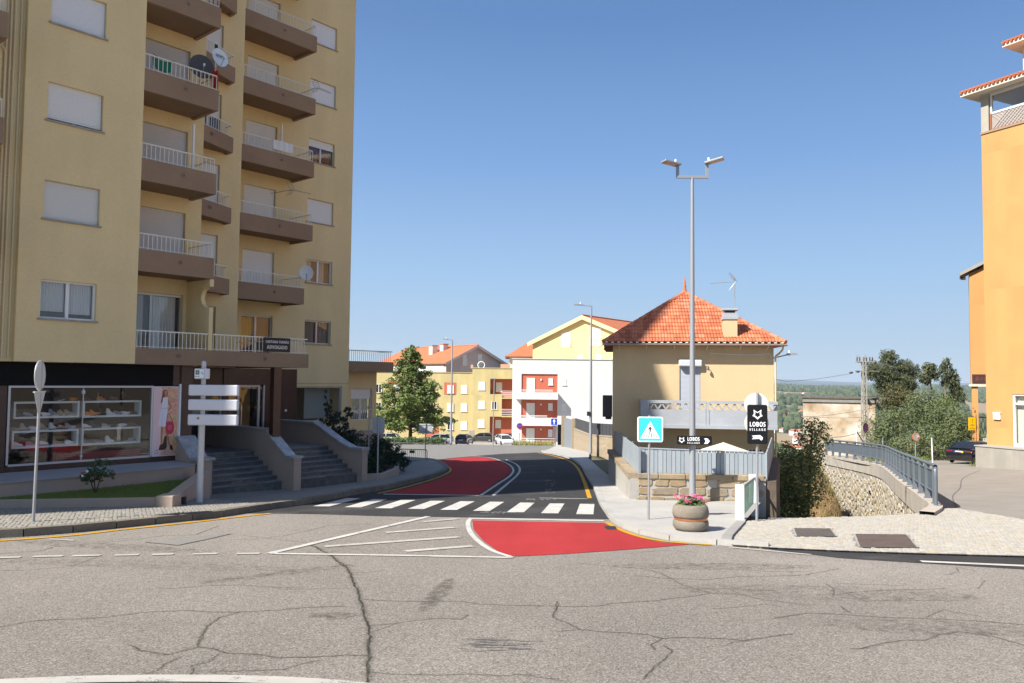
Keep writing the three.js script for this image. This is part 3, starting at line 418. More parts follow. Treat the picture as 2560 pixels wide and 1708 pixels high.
{
  const K = [0, 1, 2, 3, 4, 5, 6], w0 = (k) => 4.08 + 2.88 * k, w1 = (k) => 5.2 + 2.88 * k;
  // walls with real openings
  obj('wall', [exZ(rectP(7.95, 11.3, 2.83, RF2), -25.1, -24.8, K.map((k) => hole(8.55, 10.09, w0(k), w1(k)))), bx(-9.3, 6.2, RF2, UNSEEN_ROOF, -25.1, -24.8), bx(-9.3, 7.35, 2.83, RF2, -25.1, -24.8), bx(7.35, 7.95, 2.83, RF2, -25.14, -24.98)], M.wall, tower);  // left end and upper part out of view, sized for the shadow they cast
  obj('wall', [exZ(rectP(11.3, 14.2, 2.83, RF2), -26.7, -26.4, K.map((k) => hole(11.5, 13.62, FL(k) + .03, FL(k) + 2.2)))], M.wall, tower);
  obj('wall', [exZ(rectP(14.2, 17.55, 2.83, RF2), -29.8, -29.5, K.map((k) => hole(15.55, 16.6, FL(k) + .03, FL(k) + 2.2)))], M.wall, tower);
  obj('wall', [exZ([[17.55, 2.83], [21.0, 2.83], [21.0, -1.9], [24.6, -1.9], [24.6, RF2], [17.55, RF2]], -31.4, -31.1, [...K.map((k) => hole(18.68, 20.26, FL(k) + .03, FL(k) + 2.12)), ...K.map((k) => hole(21.98, 23.48, w0(k) - .02, w1(k) - .04)), hole(21.17, 24.2, .4, 2.05)])], M.wall, tower);
  obj('wall', [bx(-9.3, 6.15, RF2, UNSEEN_ROOF, -36, -25.5), bx(-9.3, 11.2, 2.9, RF2, -36, -25.5), bx(11.0, 11.3, 2.83, RF2, -26.4, -25.1), bx(11.3, 14.15, 2.9, RF2, -36, -27.15), bx(14.0, 14.2, 2.83, RF2, -29.6, -26.7), bx(14.2, 17.5, 2.9, RF2, -36, -30.25), bx(17.35, 17.55, 2.83, RF2, -31.1, -29.8), exY([[17.5, -31.85], [24.5, -31.85], [24.5, -32.3], [17.5, -36]], 2.9, RF2), bx(24.3, 24.6, -1.9, RF2, -32.4, -31.4), bx(19.2, 24.3, -1.9, 2.9, -35, -33.2)], M.wallIn, tower);  // unseen back volumes, right end tapered to shape the cast shadow
  obj('roof', bx(-9.5, 6.4, UNSEEN_ROOF, UNSEEN_ROOF + .25, -36.2, -24.6), M.concrete, tower); obj('roof', [bx(6.2, 14.4, RF2, RF2 + .25, -36.2, -24.6), exY([[14.4, -29.3], [24.8, -29.3], [24.8, -32.5], [17, -36.2], [14.4, -36.2]], RF2, RF2 + .25)], M.concrete, tower);  // out of view, stepped low on the right to shorten the tower shadow
  // pipes down the left
  for (const t of [7.48, 7.58, 7.68, 7.84]) obj('pipe', [bar([t, 2.9, -24.93], [t, 22, -24.93], .028), ...[5, 8, 11, 14].map((y) => bx(t - .035, t + .035, y, y + .03, -24.98, -24.9))], mat(.66, .54, .33, { rough: .6 }), tower);
  obj('pipe', tube([[7.0, 11.6, -24.76], [7.3, 11.6, -24.76], [7.42, 11.4, -24.76], [7.42, 9, -24.76]], .03), mat(.66, .54, .33, { rough: .6 }), tower);
  // windows, left front
  const blind = { m: M.curtain, spans: [[.04, .47, .2, .97], [.53, .96, .16, .97]] };
  win(tower, 8.55, 10.09, w0(0), w1(0), -24.8, { shut: 0, curtain: blind, f: M.white });
  win(tower, 8.55, 10.09, w0(1), w1(1), -24.8, { pitch: .05, sm: mat(.70, .68, .61, { rough: .6 }) });
  win(tower, 8.55, 10.09, w0(2), w1(2), -24.8, { shut: .94 }); for (const k of [3, 4, 5]) win(tower, 8.55, 10.09, w0(k), w1(k), -24.8, { pitch: .045, sm: M.white });
  // right front
  const lace = { m: mat(.6, .56, .5, { rough: 1 }), spans: [[.06, .3, .03, .97], [.58, .78, .03, .97]] };
  win(tower, 21.98, 23.48, w0(0) - .02, w1(0) - .04, -31.1, { shut: .06, curtain: { m: mat(.34, .28, .22), spans: [[.05, .45, .03, .95], [.55, .95, .03, .95]] } });
  win(tower, 21.98, 23.48, w0(1) - .02, w1(1) - .04, -31.1, { shut: .06, curtain: lace, f: M.white });
  win(tower, 21.98, 23.48, w0(2) - .02, w1(2) - .04, -31.1, {});
  win(tower, 21.98, 23.48, w0(3) - .02, w1(3) - .04, -31.1, { shut: .33, curtain: { m: mat(.20, .02, .02, { rough: 1 }), spans: [[.04, .5, .03, .68], [.52, .84, .03, .68]] } });
  for (const k of [4, 5]) win(tower, 21.98, 23.48, w0(k) - .02, w1(k) - .04, -31.1, { sm: M.white });
  // balcony doors
  win(tower, 11.5, 13.62, FL(0) + .03, FL(0) + 2.2, -26.4, { name: 'balcony_door', door: 1, shut: .04, curtain: { m: mat(.72, .72, .70), spans: [[.3, .4, .03, .96], [.55, .93, .03, .96]] } });
  win(tower, 11.5, 13.62, FL(1) + .03, FL(1) + 2.2, -26.4, { name: 'balcony_door', door: 1, shut: .8, sm: M.shutterGrey });
  for (const k of [2, 3, 4]) win(tower, 11.5, 13.62, FL(k) + .03, FL(k) + 2.2, -26.4, { name: 'balcony_door', door: 1, sm: M.shutterGrey });
  win(tower, 15.55, 16.6, FL(0) + .03, FL(0) + 2.2, -29.5, { name: 'balcony_door', door: 1, shut: .1, single: 1 });
  for (const k of [1, 2, 4, 5]) win(tower, 15.55, 16.6, FL(k) + .03, FL(k) + 2.2, -29.5, { name: 'balcony_door', door: 1 });
  win(tower, 15.55, 16.6, FL(3) + .03, FL(3) + 2.2, -29.5, { name: 'balcony_door', door: 1, shut: .45 });
  win(tower, 18.68, 20.26, FL(0) + .03, FL(0) + 2.12, -31.1, { name: 'balcony_door', door: 1, shut: .03, curtain: { m: mat(.5, .33, .06), spans: [[.05, .42, .4, .95]] } });
  for (const k of [1, 2, 4, 5, 6]) win(tower, 18.68, 20.26, FL(k) + .03, FL(k) + 2.12, -31.1, { name: 'balcony_door', door: 1, sm: k == 1 ? M.white : M.shutter });
  win(tower, 18.68, 20.26, FL(3) + .03, FL(3) + 2.12, -31.1, { name: 'balcony_door', door: 1, shut: .62 });
  // balconies
  const balGeo = join(bx(-.009, .009, 0, .5, -.009, .009)), balTall = join(bx(-.009, .009, 0, .56, -.009, .009));
  function balcony(p, k, y0, yb, tall, closeR = true) {                  // p: front corners [t, s] left to right, then the back of the right end
    const fl = FL(k), [A, B, C] = p, g = [], n = [A[1] - B[1], B[0] - A[0]];
    const wallPanel = (a, b, w) => { const dx = b[0] - a[0], dz = b[1] - a[1], l = Math.hypot(dx, dz), nx = dz / l * w, nz = -dx / l * w; return exY([[a[0], a[1]], [b[0], b[1]], [b[0] + nx, b[1] + nz], [a[0] + nx, a[1] + nz]], y0, yb); };
    g.push(wallPanel(A, B, .12)); if (closeR) g.push(wallPanel([B[0], B[1] - .122], [C[0], C[1]], .12));
    const b = obj('balcony', g, M.brown, tower), back = C[1];
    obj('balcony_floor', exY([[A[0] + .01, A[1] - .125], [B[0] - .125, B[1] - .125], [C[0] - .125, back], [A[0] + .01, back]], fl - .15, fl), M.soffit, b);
    const rl = (a, c, name) => obj(name, beam([a[0], yb + tall, a[1]], [c[0], yb + tall, c[1]], .035, .035), M.rail, b);
    const A2 = [A[0] + .03, A[1] - .06], B2 = [B[0] - .06, B[1] - .06], C2 = [C[0] - .06, C[1]];
    rl(A2, B2, 'handrail'); obj('bottom_rail', beam([A2[0], yb + .05, A2[1]], [B2[0], yb + .05, B2[1]], .02, .02), M.rail, b);
    const run = (a, c) => { const l = Math.hypot(c[0] - a[0], c[1] - a[1]), m = Math.max(1, Math.round(l / .145)); for (let i = 0; i <= m; i++) piece('baluster', tall > .53 ? balTall : balGeo, M.rail, b, lerp(a[0], c[0], i / m), yb, lerp(a[1], c[1], i / m)); };
    run(A2, B2); if (closeR) { rl(B2, C2, 'handrail'); run([B2[0], B2[1] - .15], C2); }
    const mx = (A[0] + B[0]) / 2 + .1, mz = (A[1] + B[1]) / 2, spy = lerp(y0, yb, .6);
    obj('drain_spout', new THREE.TorusGeometry(.045, .02, 6, 12).translate(mx, spy, mz + .015), mat(.22, .17, .14), b);
    return b;
  }
  for (let k = 1; k <= 5; k++) balcony([[11.3, -24.8], [13.84, -24.8], [13.84, -26.4]], k, FL(k) - .2, FL(k) + .5, .5);
  for (let k = 1; k <= 5; k++) balcony([[14.2, -27.85], [16.88, -29.02], [16.88, -29.5]], k, FL(k) - .2, FL(k) + .42, .5);
  balcony([[17.56, -29.5], [20.78, -29.5], [20.78, -31.1]], 1, FL(1) - .25, FL(1) + .45, .5);
  for (let k = 2; k <= 6; k++) balcony([[17.56, -29.5], [21.16, -29.5], [21.16, -31.1]], k, FL(k) - .25, FL(k) + .45, .5);
  for (let k = 1; k <= 4; k++) balcony([[4.2, -23.9], [7.2, -23.9], [7.2, -24.8]], k, FL(k) - .2, FL(k) + .5, .5);
  // first floor terrace over the entrance
  const ter = obj('balcony', [bx(11.3, 17.73, 2.82, 3.33, -24.92, -24.8), bx(17.61, 17.73, 2.82, 3.33, -31.1, -24.92)], M.brown, tower, 'long first floor terrace over the entrance');
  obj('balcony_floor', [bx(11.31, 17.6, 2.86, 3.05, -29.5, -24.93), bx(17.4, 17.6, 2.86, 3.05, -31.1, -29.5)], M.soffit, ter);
  obj('handrail', [bx(11.32, 13.72, 3.86, 3.9, -24.88, -24.84), bx(13.9, 17.7, 3.86, 3.9, -24.88, -24.84), bx(17.65, 17.69, 3.86, 3.9, -31.1, -24.88)], M.rail, ter);
  obj('bottom_rail', [bx(11.32, 13.72, 3.37, 3.39, -24.87, -24.85), bx(13.9, 17.7, 3.37, 3.39, -24.87, -24.85)], M.rail, ter);
  for (let t = 11.36; t < 17.7; t += .135) if (t < 13.72 || t > 13.9) piece('baluster', balTall, M.rail, ter, t, 3.31, -24.86);
  for (let s = -25.0; s > -27.2; s -= .145) piece('baluster', balTall, M.rail, ter, 17.67, 3.31, s);
  for (const t of [12.7, 15.9]) obj('drain_spout', new THREE.TorusGeometry(.05, .022, 6, 12).translate(t, 3.12, -24.785), mat(.22, .17, .14), ter);
  // screen wall with its curved bite
  const arc = []; for (let i = 0; i <= 14; i++) { const a = Math.PI / 2 + Math.PI * i / 14; arc.push([-24.9 + .5 * Math.cos(a), 5.13 + .36 * Math.sin(a)]); }
  obj('screen_wall', exX([[-26.4, 3.06], [-24.84, 3.06], [-24.84, 4.77], ...arc.reverse(), [-24.84, 5.49], [-24.84, 5.74], [-26.4, 5.74]], 13.74, 13.88), M.wall, tower);

  // ------------------------------------------------------------ ground floor: shop front and entrance
  obj('fascia', [bx(-9.3, 12.75, 2.14, 2.82, -25.5, -25.2)], M.blackPaint, tower, 'black blank fascia over the shoe shop');
  const sf = obj('shop_window', [bx(7.97, 8.03, -.1, 2.14, -25.26, -25.18), bx(8.03, 12.05, 2.08, 2.14, -25.26, -25.19), bx(8.03, 12.05, -.14, -.08, -25.26, -25.18), bx(9.97, 10.0, -.08, 2.06, -25.24, -25.21), bx(12.04, 12.1, -.12, 2.14, -25.26, -25.18)], M.alu, tower);
  obj('pane', bx(8.03, 9.97, -.08, 2.06, -25.226, -25.22), M.glass, sf); obj('pane', bx(10.0, 12.03, -.08, 2.06, -25.226, -25.22), M.glass, sf);
  obj('fitting', [bx(9.94, 10.03, 1.9, 2.0, -25.27, -25.2), bx(9.95, 10.02, 0, .06, -25.27, -25.2)], M.alu, sf);
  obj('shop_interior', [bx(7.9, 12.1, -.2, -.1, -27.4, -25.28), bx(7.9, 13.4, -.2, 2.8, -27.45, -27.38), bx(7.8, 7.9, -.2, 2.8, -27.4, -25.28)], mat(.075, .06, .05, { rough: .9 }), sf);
  obj('display_plinth', [bx(9.4, 11.9, -.1, .12, -26.6, -25.5)], mat(.22, .012, .018, { rough: .6 }), sf);
  obj('plinth', [bx(7.7, 13.0, -.36, -.14, -25.4, -25.2)], M.brownTile, tower);
  obj('shop_frame', [bx(7.72, 7.93, -.36, 2.14, -25.3, -25.16), bx(-9.3, 7.72, -1.4, 2.14, -25.5, -25.25)], M.brownTile, tower);
  obj('shop_panel', [bx(6.2, 7.66, -.02, 2.06, -25.25, -25.225)], mat(.045, .02, .025, { rough: .15 }), tower); obj('panel_trim', [bx(7.64, 7.67, -.05, 2.1, -25.225, -25.2), bx(6.2, 7.64, 2.06, 2.09, -25.225, -25.2), bx(6.2, 7.64, 1.2, 1.22, -25.225, -25.2)], M.sill, tower);
  obj('column', [bx(13.02, 13.42, -.3, 2.82, -25.6, -25.18), bx(12.75, 13.02, 2.14, 2.82, -25.5, -25.24)], M.brownTile, tower);
  obj('column', [bx(16.32, 16.62, .3, 2.82, -25.1, -24.86)], M.brownTile, tower);
  obj('entrance_wall', [bx(13.3, 13.42, -.3, 2.82, -30, -25.6), bx(19.35, 21.0, -.3, 2.82, -31.3, -30.2), bx(13.42, 16.5, 2.05, 2.82, -30.3, -30.1), bx(16.5, 19.35, 2.12, 2.82, -30.3, -30.1), bx(17.35, 17.6, -.3, 2.82, -30.3, -30.05)], M.brownTile, tower);
  const ed = obj('entrance_door', [bx(16.5, 16.58, -.28, 2.05, -30.25, -30.15), bx(17.27, 17.35, -.28, 2.05, -30.25, -30.15), bx(13.42, 16.5, 2.0, 2.05, -30.25, -30.15), bx(14.9, 14.98, -.28, 2.0, -30.25, -30.15)], M.alu, tower); obj('pane', [bx(13.45, 16.5, -.25, 2.0, -30.205, -30.2), bx(16.58, 17.27, -.25, 2.0, -30.205, -30.2)], M.glass, ed);
  const ed2 = obj('entrance_door', [bx(18.05, 18.15, -.28, 2.12, -30.25, -30.15), bx(19.02, 19.12, -.28, 2.12, -30.25, -30.15), bx(18.15, 19.02, 2.04, 2.12, -30.25, -30.15), bx(19.28, 19.35, -.28, 2.12, -30.25, -30.15), bx(17.6, 18.05, 2.04, 2.12, -30.25, -30.15)], M.alu, tower); obj('pane', [bx(18.15, 19.02, -.25, 2.04, -30.205, -30.2), bx(19.12, 19.28, -.25, 2.04, -30.205, -30.2), bx(17.6, 18.05, -.25, 2.04, -30.205, -30.2)], M.glass, ed2); obj('door_handle', bar([18.22, .3, -30.1], [18.22, 1.3, -30.1], .018), M.chrome, ed2);
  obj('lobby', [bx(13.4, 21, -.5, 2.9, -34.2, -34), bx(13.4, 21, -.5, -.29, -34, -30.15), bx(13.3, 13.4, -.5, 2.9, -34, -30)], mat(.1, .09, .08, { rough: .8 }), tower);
  const gw = obj('shop_window', [bx(21.17, 21.24, .4, 2.05, -31.3, -31.16), bx(24.13, 24.2, .4, 2.05, -31.3, -31.16), bx(21.24, 24.13, 1.99, 2.05, -31.3, -31.16), bx(21.24, 24.13, .4, .46, -31.3, -31.16)], M.alu, tower, 'wide shop window beside the right hand stairs'); obj('pane', bx(21.24, 24.13, .46, 1.99, -31.235, -31.228), M.glass, gw); obj('blind', [bx(22.6, 24.1, .5, 1.95, -31.9, -31.88)], mat(.35, .4, .4), gw); obj('interior', [bx(21.1, 24.3, .2, 2.3, -33.2, -33.15)], M.roomDark, gw);  // dark sheet at the back stands in for the unlit inside
  obj('wall_joint', bx(21.0, 24.62, 2.17, 2.2, -31.1, -31.09), mat(.45, .36, .22), tower); obj('switch_plate', bx(20.4, 20.5, .95, 1.05, -30.2, -30.17), M.white, tower);
}
{ // poster on the shop front
  const po = thing('shop_poster', 'poster of a woman in white with a red bag beside the shop window', 'poster', { fr: TOWER, base: [12.52, -.15, -25.2] });
  obj('board', bx(12.11, 12.95, -.13, 2.12, -25.22, -25.18), M.white, po);
  const m = canvasMat(420, 1100, (x, w, h) => {
    seed(8); x.fillStyle = '#e9b3a4'; x.fillRect(0, 0, w, h); x.fillStyle = '#ecc9c6'; x.fillRect(0, 0, w * .3, h);
    for (let r = 0; r < 34; r++) for (let c = 0; c < 7; c++) { const X = w * .32 + c * 46 + (r % 2) * 20 + rr(-5, 5), Y = r * 33 + rr(-4, 4); x.fillStyle = `rgb(${215 + rr(-22, 24) | 0},${165 + rr(-25, 25) | 0},${125 + rr(-22, 20) | 0})`; x.fillRect(X, Y, 40 + rr(-6, 8), 27 + rr(-4, 4)); if (rnd() < .3) { x.strokeStyle = 'rgba(110,60,40,.5)'; x.lineWidth = 2; x.strokeRect(X, Y, 42, 29); } }
    const E = (c, cx, cy, a, b, r = 0) => { x.fillStyle = c; x.beginPath(); x.ellipse(cx, cy, a, b, r, 0, 7); x.fill(); }, Pp = (c, pts) => { x.fillStyle = c; x.beginPath(); pts.forEach(([X, Y], i) => i ? x.lineTo(X, Y) : x.moveTo(X, Y)); x.fill(); };
    Pp('#7a4a2c', [[150, 50], [210, 40], [232, 90], [225, 150], [180, 160], [160, 230], [110, 260], [130, 150]]); E('#c98a6c', 196, 88, 24, 34); Pp('#b87458', [[185, 110], [215, 110], [240, 180], [165, 180]]);
    Pp('#bd7a5c', [[225, 160], [265, 230], [315, 310], [300, 340], [250, 390], [238, 375], [275, 320], [230, 240]]); Pp('#b87458', [[128, 640], [170, 640], [160, 800], [165, 930], [135, 930], [130, 780]]); Pp('#a86a50', [[195, 640], [240, 640], [290, 900], [330, 960], [300, 975], [240, 840]]);
    Pp('#e6e2ea', [[150, 170], [232, 160], [240, 260], [232, 380], [215, 640], [80, 625], [112, 400], [130, 330]]); Pp('#cfc9d6', [[112, 345], [235, 330], [232, 350], [112, 362]]); Pp('#d8d3de', [[150, 380], [165, 380], [150, 630], [128, 630]]);
    Pp('#3a2018', [[120, 930], [170, 915], [200, 780], [235, 800], [245, 960], [215, 1010], [100, 1010]]); Pp('#3a2018', [[290, 950], [335, 940], [360, 1030], [300, 1010]]);
    x.strokeStyle = '#8e1434'; x.lineWidth = 9; x.beginPath(); x.moveTo(220, 580); x.quadraticCurveTo(245, 360, 270, 450); x.quadraticCurveTo(320, 520, 340, 590); x.stroke(); Pp('#c02648', [[215, 560], [330, 555], [365, 650], [350, 730], [300, 775], [235, 745], [210, 660]]); E('#d8456a', 285, 650, 40, 55); x.strokeStyle = '#8e1434'; x.lineWidth = 4; x.strokeRect(240, 600, 90, 8);
    x.strokeStyle = '#8a2f2a'; x.lineWidth = 5; x.strokeRect(40, 1010, 46, 50);
  }, { rough: .35 });
  print('print', 12.13, 12.93, -.11, 2.1, -25.176, m, po);
  obj('frame_post', bx(12.955, 13.01, -.28, 2.2, -25.22, -25.14), M.white, po);
}
{ // shelves and shoes in the shop window
  const shelves = [[8.24, 10.02, 1.18, 1.67, 'upper left'], [10.12, 11.9, 1.16, 1.67, 'upper right'], [8.22, 10.02, .32, .83, 'lower left'], [10.11, 11.9, .31, .83, 'lower right']], e = .055;
  for (const [a, b, c, d, w] of shelves) solo('display_shelf', [bx(a, b, c, c + e, -25.95, -25.55), bx(a, b, d - e, d, -25.95, -25.55), bx(a, a + e, c + e, d - e, -25.95, -25.55), bx(b - e, b, c + e, d - e, -25.95, -25.55)], mat(.74, .78, .76, { rough: .4 }), `white box shelf of shoes, ${w} in the shop window`, 'shelf', { fr: TOWER, base: [(a + b) / 2, c, -25.75], group: 'box shelves in the shop window' });
  const shoeProf = [[-.13, 0], [.12, 0], [.14, .02], [.13, .045], [.06, .065], [.0, .1], [-.06, .115], [-.125, .12], [-.135, .05]];
  const mk = (hi) => { const a = hi ? shoeProf.map(([x, y]) => [x, x < 0 ? y * 1.5 + (y > 0 ? .02 : 0) : y]) : shoeProf; return exZ(a, -.042, .042, [], .012); };
  const shoeG = [join(mk(0)), join(mk(1))], soleG = join(bx(-.135, .135, -.012, .004, -.044, .044));
  const cols = [['white', mat(.7, .7, .68, { rough: .5 })], ['black', mat(.02, .02, .022, { rough: .4 })], ['tan', mat(.36, .27, .18, { rough: .6 })], ['orange', mat(.62, .22, .03, { rough: .5 })], ['grey', mat(.3, .31, .33, { rough: .5 })], ['brown', mat(.12, .06, .035, { rough: .5 })]];
  seed(77);
  const put = (t, y, s, ci, where) => { const b = [t, y, s], g = new THREE.Group(); g.name = numbered('shoe'); g.position.copy(TOWER.w(...b)); g.rotation.y = TOWER.a + rr(-.7, .7); g.off = b; scene.add(g); const up = new THREE.Mesh(shoeG[rnd() < .3 ? 1 : 0], cols[ci][1]); up.name = 'upper'; const so = new THREE.Mesh(soleG, rnd() < .5 ? M.white : M.rubber); so.name = 'sole'; g.add(up, so); if (rnd() < .4) g.rotation.z = .25; g.userData = { label: `${cols[ci][0]} shoe ${where}`, category: 'shoe', group: 'shoes in the shop window' }; };
  const on = [[0, [1, 4, 1, 0, 4, 2, 2], 1.25], [1, [3, 3, 1, 0, 4, 0, 5], 1.23], [2, [0, 4, 0, 5, 0], .39], [3, [1, 5, 0, 1, 4], .38]];
  for (const [si, list, y] of on) list.forEach((ci, i) => put(lerp(shelves[si][0] + .2, shelves[si][1] - .2, i / (list.length - 1)), y, -25.72, ci, `on the ${shelves[si][4]} box shelf of the shop window`));
  [2, 4, 0, 2, 0, 2, 4].forEach((ci, i) => put(8.35 + i * .25, .85, -25.7, ci, 'standing on top of the lower left box shelf'));
  [0, 1, 4, 1, 0, 5].forEach((ci, i) => put(10.3 + i * .28, .85, -25.7, ci, 'standing on top of the lower right box shelf'));
  [1, 3, 1, 3, 5].forEach((ci, i) => put(9.5 + i * .4, 1.69, -25.7, ci, 'standing on top of the upper box shelves'));
}
{ // stairs to the entrance
  const st = thing('entrance_stairs', 'two flights of worn marble steps with sloping side walls up to the tower entrance', 'stairs', { fr: TOWER, base: [16, -1.5, -25] });
  const n = 7, y0 = -1.32, y1 = -.24, s0 = -24.2, tr = .3; seed(15);
  const stepM = [mat(.20, .185, .17, { map: TX.marble, rough: .7 }), mat(.16, .152, .15, { map: TX.marble, rough: .7 }), mat(.25, .225, .19, { map: TX.marble, rough: .7 })], noseM = [mat(.36, .35, .34, { map: TX.marble, rough: .5 }), mat(.28, .27, .265, { map: TX.marble, rough: .5 })];
  for (const [t0, t1, sb] of [[13.4, 16.3, s0], [16.62, 19.6, s0 + .05]]) for (let i = 0; i < n; i++) {
    const ya = lerp(y0, y1, i / n), yb = lerp(y0, y1, (i + 1) / n), s = sb - i * tr; let t = t0;
    while (t < t1 - .01) { const e = Math.min(t1, t + rr(.9, 1.5)), e2 = t1 - e < .4 ? t1 : e, m = stepM[Math.floor(rnd() * 3)]; const q = obj('step', bx(t + .003, e2 - .003, ya - .4, yb - .032, s - 2.9 + i * tr, s), m, st); obj('nosing', rb(t + .003, e2 - .003, yb - .034, yb, s - tr - .05, s + .035, .008, 1), noseM[Math.floor(rnd() * 2)], q); t = e2; }
  }
  obj('landing', [bx(13.4, 16.3, -.6, -.25, -30.2, s0 - n * tr + .2), bx(16.62, 21, -.6, -.25, -31.1, s0 - n * tr + .2)], M.marbleDirty, st);
  obj('side_wall', [exX([[-23.5, -1.6], [-23.5, -.36], [-23.9, -.36], [-24.95, .3], [-25.25, .55], [-30.1, .55], [-30.1, -1.6]], 16.3, 16.6)], M.tan, st, 'middle wall between the two flights');
  obj('coping', [exX([[-23.46, -.36], [-23.46, -.28], [-23.92, -.28], [-24.97, .38], [-24.97, .3], [-23.9, -.36]], 16.24, 16.66), bx(16.26, 16.64, .55, .6, -30, -25.27)], M.marble, st);
  const cv = []; for (let i = 0; i <= 12; i++) { const f = i / 12; cv.push([lerp(-24.4, -26.95, f), lerp(-.28, .6, Math.pow(f, 1.25) * .75 + .25 * sstep(0, 1, f))]); }
  obj('side_wall', [exX([[-23.85, -1.8], [-23.85, -.3], [-24.4, -.3], ...cv.map(([s, y]) => [s, y - .02]), [-29.5, .58], [-29.5, -1.8]], 19.6, 19.86), bx(19.86, 21.2, -1.8, .58, -29.5, -29.2)], M.tan, st, 'right hand wall with a curved marble coping');
  obj('coping', exX([[-23.8, -.3], [-23.8, -.2], [-24.4, -.2], ...cv.map(([s, y]) => [s, y + .06]), [-29.5, .66], [-29.5, .585], ...cv.slice().reverse().map(([s, y]) => [s, y - .018])], 19.54, 19.92), M.marble, st);
  obj('side_wall', [exX([[-23.75, -1.6], [-23.75, -.22], [-24.15, -.22], [-24.95, .42], [-25.2, .42], [-25.2, -1.6]], 12.9, 13.4)], M.tan, st, 'short left hand wall beside the shop');
  obj('coping', [exX([[-23.68, -.22], [-23.68, -.14], [-24.17, -.14], [-25.0, .5], [-25.2, .5], [-25.2, .42], [-24.97, .42], [-24.15, -.22]], 12.84, 13.46)], M.marble, st);
}
{ // terrace before the shop, lawn and its low wall
  const pf = thing('shop_platform', 'raised stone walkway in front of the shoe shop', 'platform', { fr: TOWER, base: [9, -.7, -24] });
  obj('walkway', exY([[-4, -25.2], [-4, -22.9], [9, -23.05], [12.2, -23.3], [12.85, -23.8], [12.85, -25.2]], -.9, -.33), M.tan, pf); obj('paving', exY([[-4, -25.2], [-4, -22.86], [9, -23.01], [12.22, -23.27], [12.88, -23.8], [12.88, -25.2]], -.33, -.3), mat(.42, .41, .40, { map: TX.concrete }), pf);
  const F = (x, z) => { const c = Math.cos(TOWER.a), s = Math.sin(TOWER.a); return [c * x + s * z, -s * x + c * z]; };
  const lawn = [[-15.6, -19.3], [-12.6, -19.8], [-10.5, -20.15], [-8.85, -20.5], [-9.15, -22.5], [-9.6, -24.3], F(12.8, -23.8), F(12.2, -23.2), F(9, -23.0), F(4, -22.95)];
  flat('lawn_soil', exY(lawn, -1.3, -.70), M.soil);
  seed(71); const g = tris([-.004, 0, 0, .004, 0, 0, .002, .055, .012]), list = []; const inP = (x, z) => { let r = false; for (let i = 0, j = lawn.length - 1; i < lawn.length; j = i++) if ((lawn[i][1] > z) !== (lawn[j][1] > z) && x < (lawn[j][0] - lawn[i][0]) * (z - lawn[i][1]) / (lawn[j][1] - lawn[i][1]) + lawn[i][0]) r = !r; return r; };
  while (list.length < 30000) { const x = rr(-15.6, -8.8), z = rr(-26, -19.3); if (inP(x, z)) list.push([x, z]); }
  const im = new THREE.InstancedMesh(triUV(prep(g)), mat(1, 1, 1, { side: THREE.DoubleSide, rough: .9 }), list.length), m4 = new THREE.Matrix4(), c = new THREE.Color();
  list.forEach(([x, z], i) => { m4.makeRotationFromEuler(new THREE.Euler(rr(-.5, .5), rr(0, 6.28), rr(-.5, .5))); m4.scale(V(rr(1, 2.2), rr(.6, 1.3), 1)); m4.setPosition(x, -.705, z); im.setMatrixAt(i, m4); const k = rnd(); c.setRGB(lerp(.10, .26, k), lerp(.17, .27, k), lerp(.025, .06, k)); im.setColorAt(i, c); });
  im.name = 'lawn_grass'; im.userData = { kind: 'stuff', label: 'short mown grass in front of the shoe shop' }; scene.add(im);
  const lw = thing('lawn_wall', 'low tan rendered wall around the lawn by the left pavement', 'wall', { base: [-9, -.9, -20.6] });
  const wl = (pts, y0, y1, w) => exY(ribbon(pts, w), y0, y1);
  obj('front_wall', [wl([[-16, -19.1], [-12.6, -19.72], [-10.5, -20.08], [-8.9, -20.4]], -1.2, -.65, .22)], M.tan, lw);
  obj('end_block', rb(-9.0, -8.55, -1.2, -.58, -20.72, -20.2, .03), M.tan, lw);
  { const a = [-8.72, -20.6], b = [-9.45, -24.6], dx = b[0] - a[0], dz = b[1] - a[1], l = Math.hypot(dx, dz), nx = dz / l * .16, nz = -dx / l * .16, p = (q, y, s) => [q[0] + s * nx, y, q[1] + s * nz];
    const A0 = p(a, -1.3, 1), A1 = p(a, -1.3, -1), A2 = p(a, -.58, -1), A3 = p(a, -.58, 1), B0 = p(b, -1.5, 1), B1 = p(b, -1.5, -1), B2 = p(b, -.45, -1), B3 = p(b, -.45, 1);
    obj('return_wall', tris([...quad(A1, B1, B2, A2), ...quad(A3, B3, B0, A0), ...quad(A2, B2, B3, A3), ...quad(A0, A1, A2, A3)]), new THREE.MeshStandardMaterial({ ...{}, color: M.tan.color, map: TX.plaster, roughness: .85, side: THREE.DoubleSide }), lw); }
  obj('drain_mouth', rb(-8.6, -8.51, -1.0, -.7, -20.95, -20.8, .02), M.dark, lw);
}
